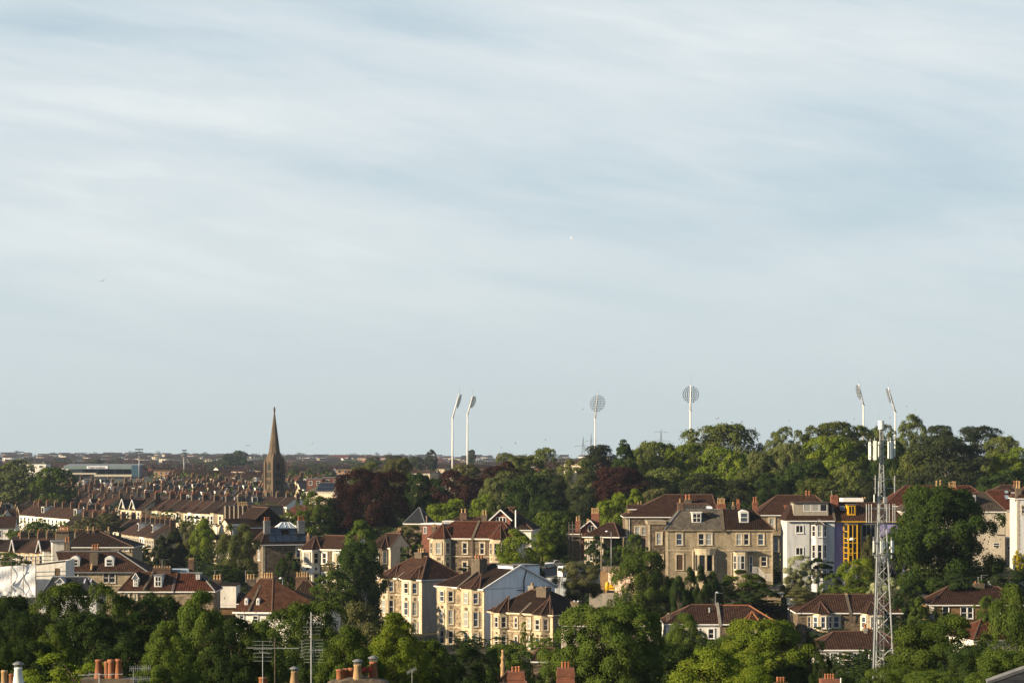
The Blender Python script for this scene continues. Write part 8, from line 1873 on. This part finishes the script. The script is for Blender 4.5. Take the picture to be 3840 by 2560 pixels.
stack(h, 3080, 3150, 2547, 2620, 3, 'brick_orange', [(3100, 9, 2528, 'straight', 'terracotta'), (3110, 9, 2528, 'straight', 'terracotta'), (3120, 9, 2528, 'straight', 'terracotta'), (3130, 9, 2528, 'straight', 'terracotta')], 1.2); h.strip('white_paint', [(h.uz(3153, 2560, 2)[0], 2, h.uz(3153, 2570, 2)[1]), (h.uz(3153, 2540, 2)[0], 2, h.uz(3153, 2540, 2)[1])], .04, 'vent_pipe')
def lone_pot():
    h = House('turret_roof', 'small roof with a single tall finial pot among the dark trees', 'house', 1868, 205, 0, G_R); w = 2.4; z = h.uz(1887, 2500)[1]; h.block('rubble', 0, w, 0, 3, z-1.4); h.roof('tile_dark', 0, w, 0, 3, z-1.4, z-.3, 1.1, 1.1, over=.2); pl = h.plane(1.0); a = h.a_of(1886, pl); m = MB(); zz = h.z_of(2492, pl, a)
    m.lathe((a, 1.2, zz-1.2), [(.22, 0), (.2, .9), (.26, 1.2), (.17, 1.35), (.15, 1.7), (.24, 1.85), (.14, 2.0), (.11, 2.3), (.15, 2.45), (.12, 2.55)], 10); h.part(m, 'chimney_pot', 'pot_buff', None, True)
    h = House('hidden_roof', 'dark ribbed tile roof glimpsed below the yellow green bush', 'house', 1995, 262, 0, G_R); w = h.uz(2075, 2475)[0]; ze = h.uz(2030, 2478)[1]; h.block('rubble', 0, w, 0, 6, ze); h.roof('tile_brown', 0, w, 0, 6, ze, h.uz(2040, 2428, 3)[1], .8, 0, over=.2, wall='rubble')
lone_pot()
def corner_roof():
    D = 62; o = thing('near_roof', 'grey slate roof edge with lead verge in the bottom corner', 'house', (X_of(3700, D), D, gz(X_of(3700, D), D)), 0, G_R); z0 = o.location.z; L = lambda px, py, dy=0: Vector(((px-3700)*D/F*(D+dy)/D, dy, (YH-py)*(D+dy)/F-z0))
    a, b = L(3700, 2562), L(3960, 2470); m = MB(); d = Vector((0, 3, -1.0)); m.poly([a-UP*.02, b-UP*.02, b+Vector((0, -4, -2.2)), a+Vector((0, -4, -2.2))]); m.build('roof', MAT['slate'], o); m = MB(); m.box((a.x+.3, -3.5, -3), (b.x+1, -.1, a.z-2.0)); m.build('wall', MAT['brick_brown'], o)
    m = MB(); m.tube(a+UP*.05, b+UP*.05, .09, n=6); m.build('verge', MAT['lead'], o)
corner_roof()

# ------------------------------------------------------------------ gulls
def gull(px, py, D, span, bank, yaw, flap, mat, label):
    p = at(px, py, D); o = thing('gull', label, 'bird', p, 0, 'gulls in the sky'); o.rotation_euler = (R(10), R(bank), R(yaw)); m = MB(); s_ = span/2
    prof = [(0.02, -.36), (.07, -.25), (.10, -.05), (.09, .12), (.06, .24), (.02, .34)]; k = len(m.v)
    for r, y in prof:
        for i in range(8): t = 2*math.pi*i/8; m.v.append((r*math.cos(t)*span, y*span*.6, r*math.sin(t)*span*.8))
    for q in range(len(prof)-1):
        for i in range(8): j = (i+1) % 8; m.f.append((k+q*8+i, k+q*8+j, k+(q+1)*8+j, k+(q+1)*8+i)); m.m.append(0)
    for s in (-1, 1):
        a = [(s*.08*span, .10*span, .03*span), (s*.08*span, -.08*span, .03*span), (s*s_*.5, -.02*span, flap*span*.55), (s*s_*.5, .16*span, flap*span*.6), (s*s_, -.06*span, flap*span*.25), (s*s_*.98, .02*span, flap*span*.27)]
        for dz in (0, -.02*span):
            P = [Vector(q)+UP*dz for q in a]; m.poly([P[0], P[1], P[2], P[3]]); m.poly([P[3], P[2], P[4], P[5]])
    m.poly([(-.03*span, -.2*span, 0), (.03*span, -.2*span, 0), (.07*span, -.32*span, 0), (-.07*span, -.32*span, 0)]); m.build('body', MAT[mat], o, True)
for g_ in ((2142, 893, 620, 1.3, 55, 40, .25, 'gull_white', 'largest white gull, banking high in the open sky'), (385, 1054, 560, 1.3, -20, 20, .35, 'gull_grey', 'gull high above the broad valley, wings raised'), (508, 1140, 900, .7, 10, 80, .1, 'gull_grey', 'small dark gull below the raised winged one'),
           (868, 683, 800, .7, 0, 15, .1, 'gull_grey', 'tiny dark gull highest in the sky'), (1680, 745, 800, .75, 30, 60, .2, 'gull_grey', 'tiny gull in the middle of the sky'), (929, 1671, 560, 1.3, 0, 5, .35, 'gull_grey', 'dark gull gliding left of the spire'),
           (1170, 1663, 600, 1.3, -35, -20, .3, 'gull_white', 'white gull gliding right of the spire'), (2186, 1535, 800, 1.3, -30, 30, .3, 'gull_grey', 'gull left of the first round floodlight'), (2691, 1569, 600, 1.3, -15, 15, .15, 'gull_grey', 'gull over the great domed beech'),
           (2832, 1608, 700, 1.3, 60, 70, .3, 'gull_grey', 'gull right above the end of the domed beech'), (3001, 1586, 900, 1.2, 0, 90, .1, 'gull_white', 'gull over the long gap in the skyline')): gull(*g_)

# ------------------------------------------------------------------ haze
m = MB(); m.box((-1500, -60, -62), (1500, 5350, 112)); hz = m.build('haze', bpy.data.materials.new('haze_air')); mt = hz.data.materials[0]; mt.use_nodes = True; nt = mt.node_tree; nt.nodes.clear()
out = nt.nodes.new('ShaderNodeOutputMaterial'); v = nt.nodes.new('ShaderNodeVolumePrincipled'); v.inputs['Color'].default_value = (.50, .64, .86, 1); v.inputs['Density'].default_value = .000048; v.inputs['Anisotropy'].default_value = 0.2
nt.links.new(v.outputs[0], out.inputs['Volume']); tag(hz, 'thin pale evening haze over the valley', 'haze', kind='stuff')
for k_ in ('volume_bounces',): sc.cycles.volume_bounces = 0
sc.cycles.max_bounces = 6; sc.cycles.diffuse_bounces = 2; sc.cycles.transparent_max_bounces = 4
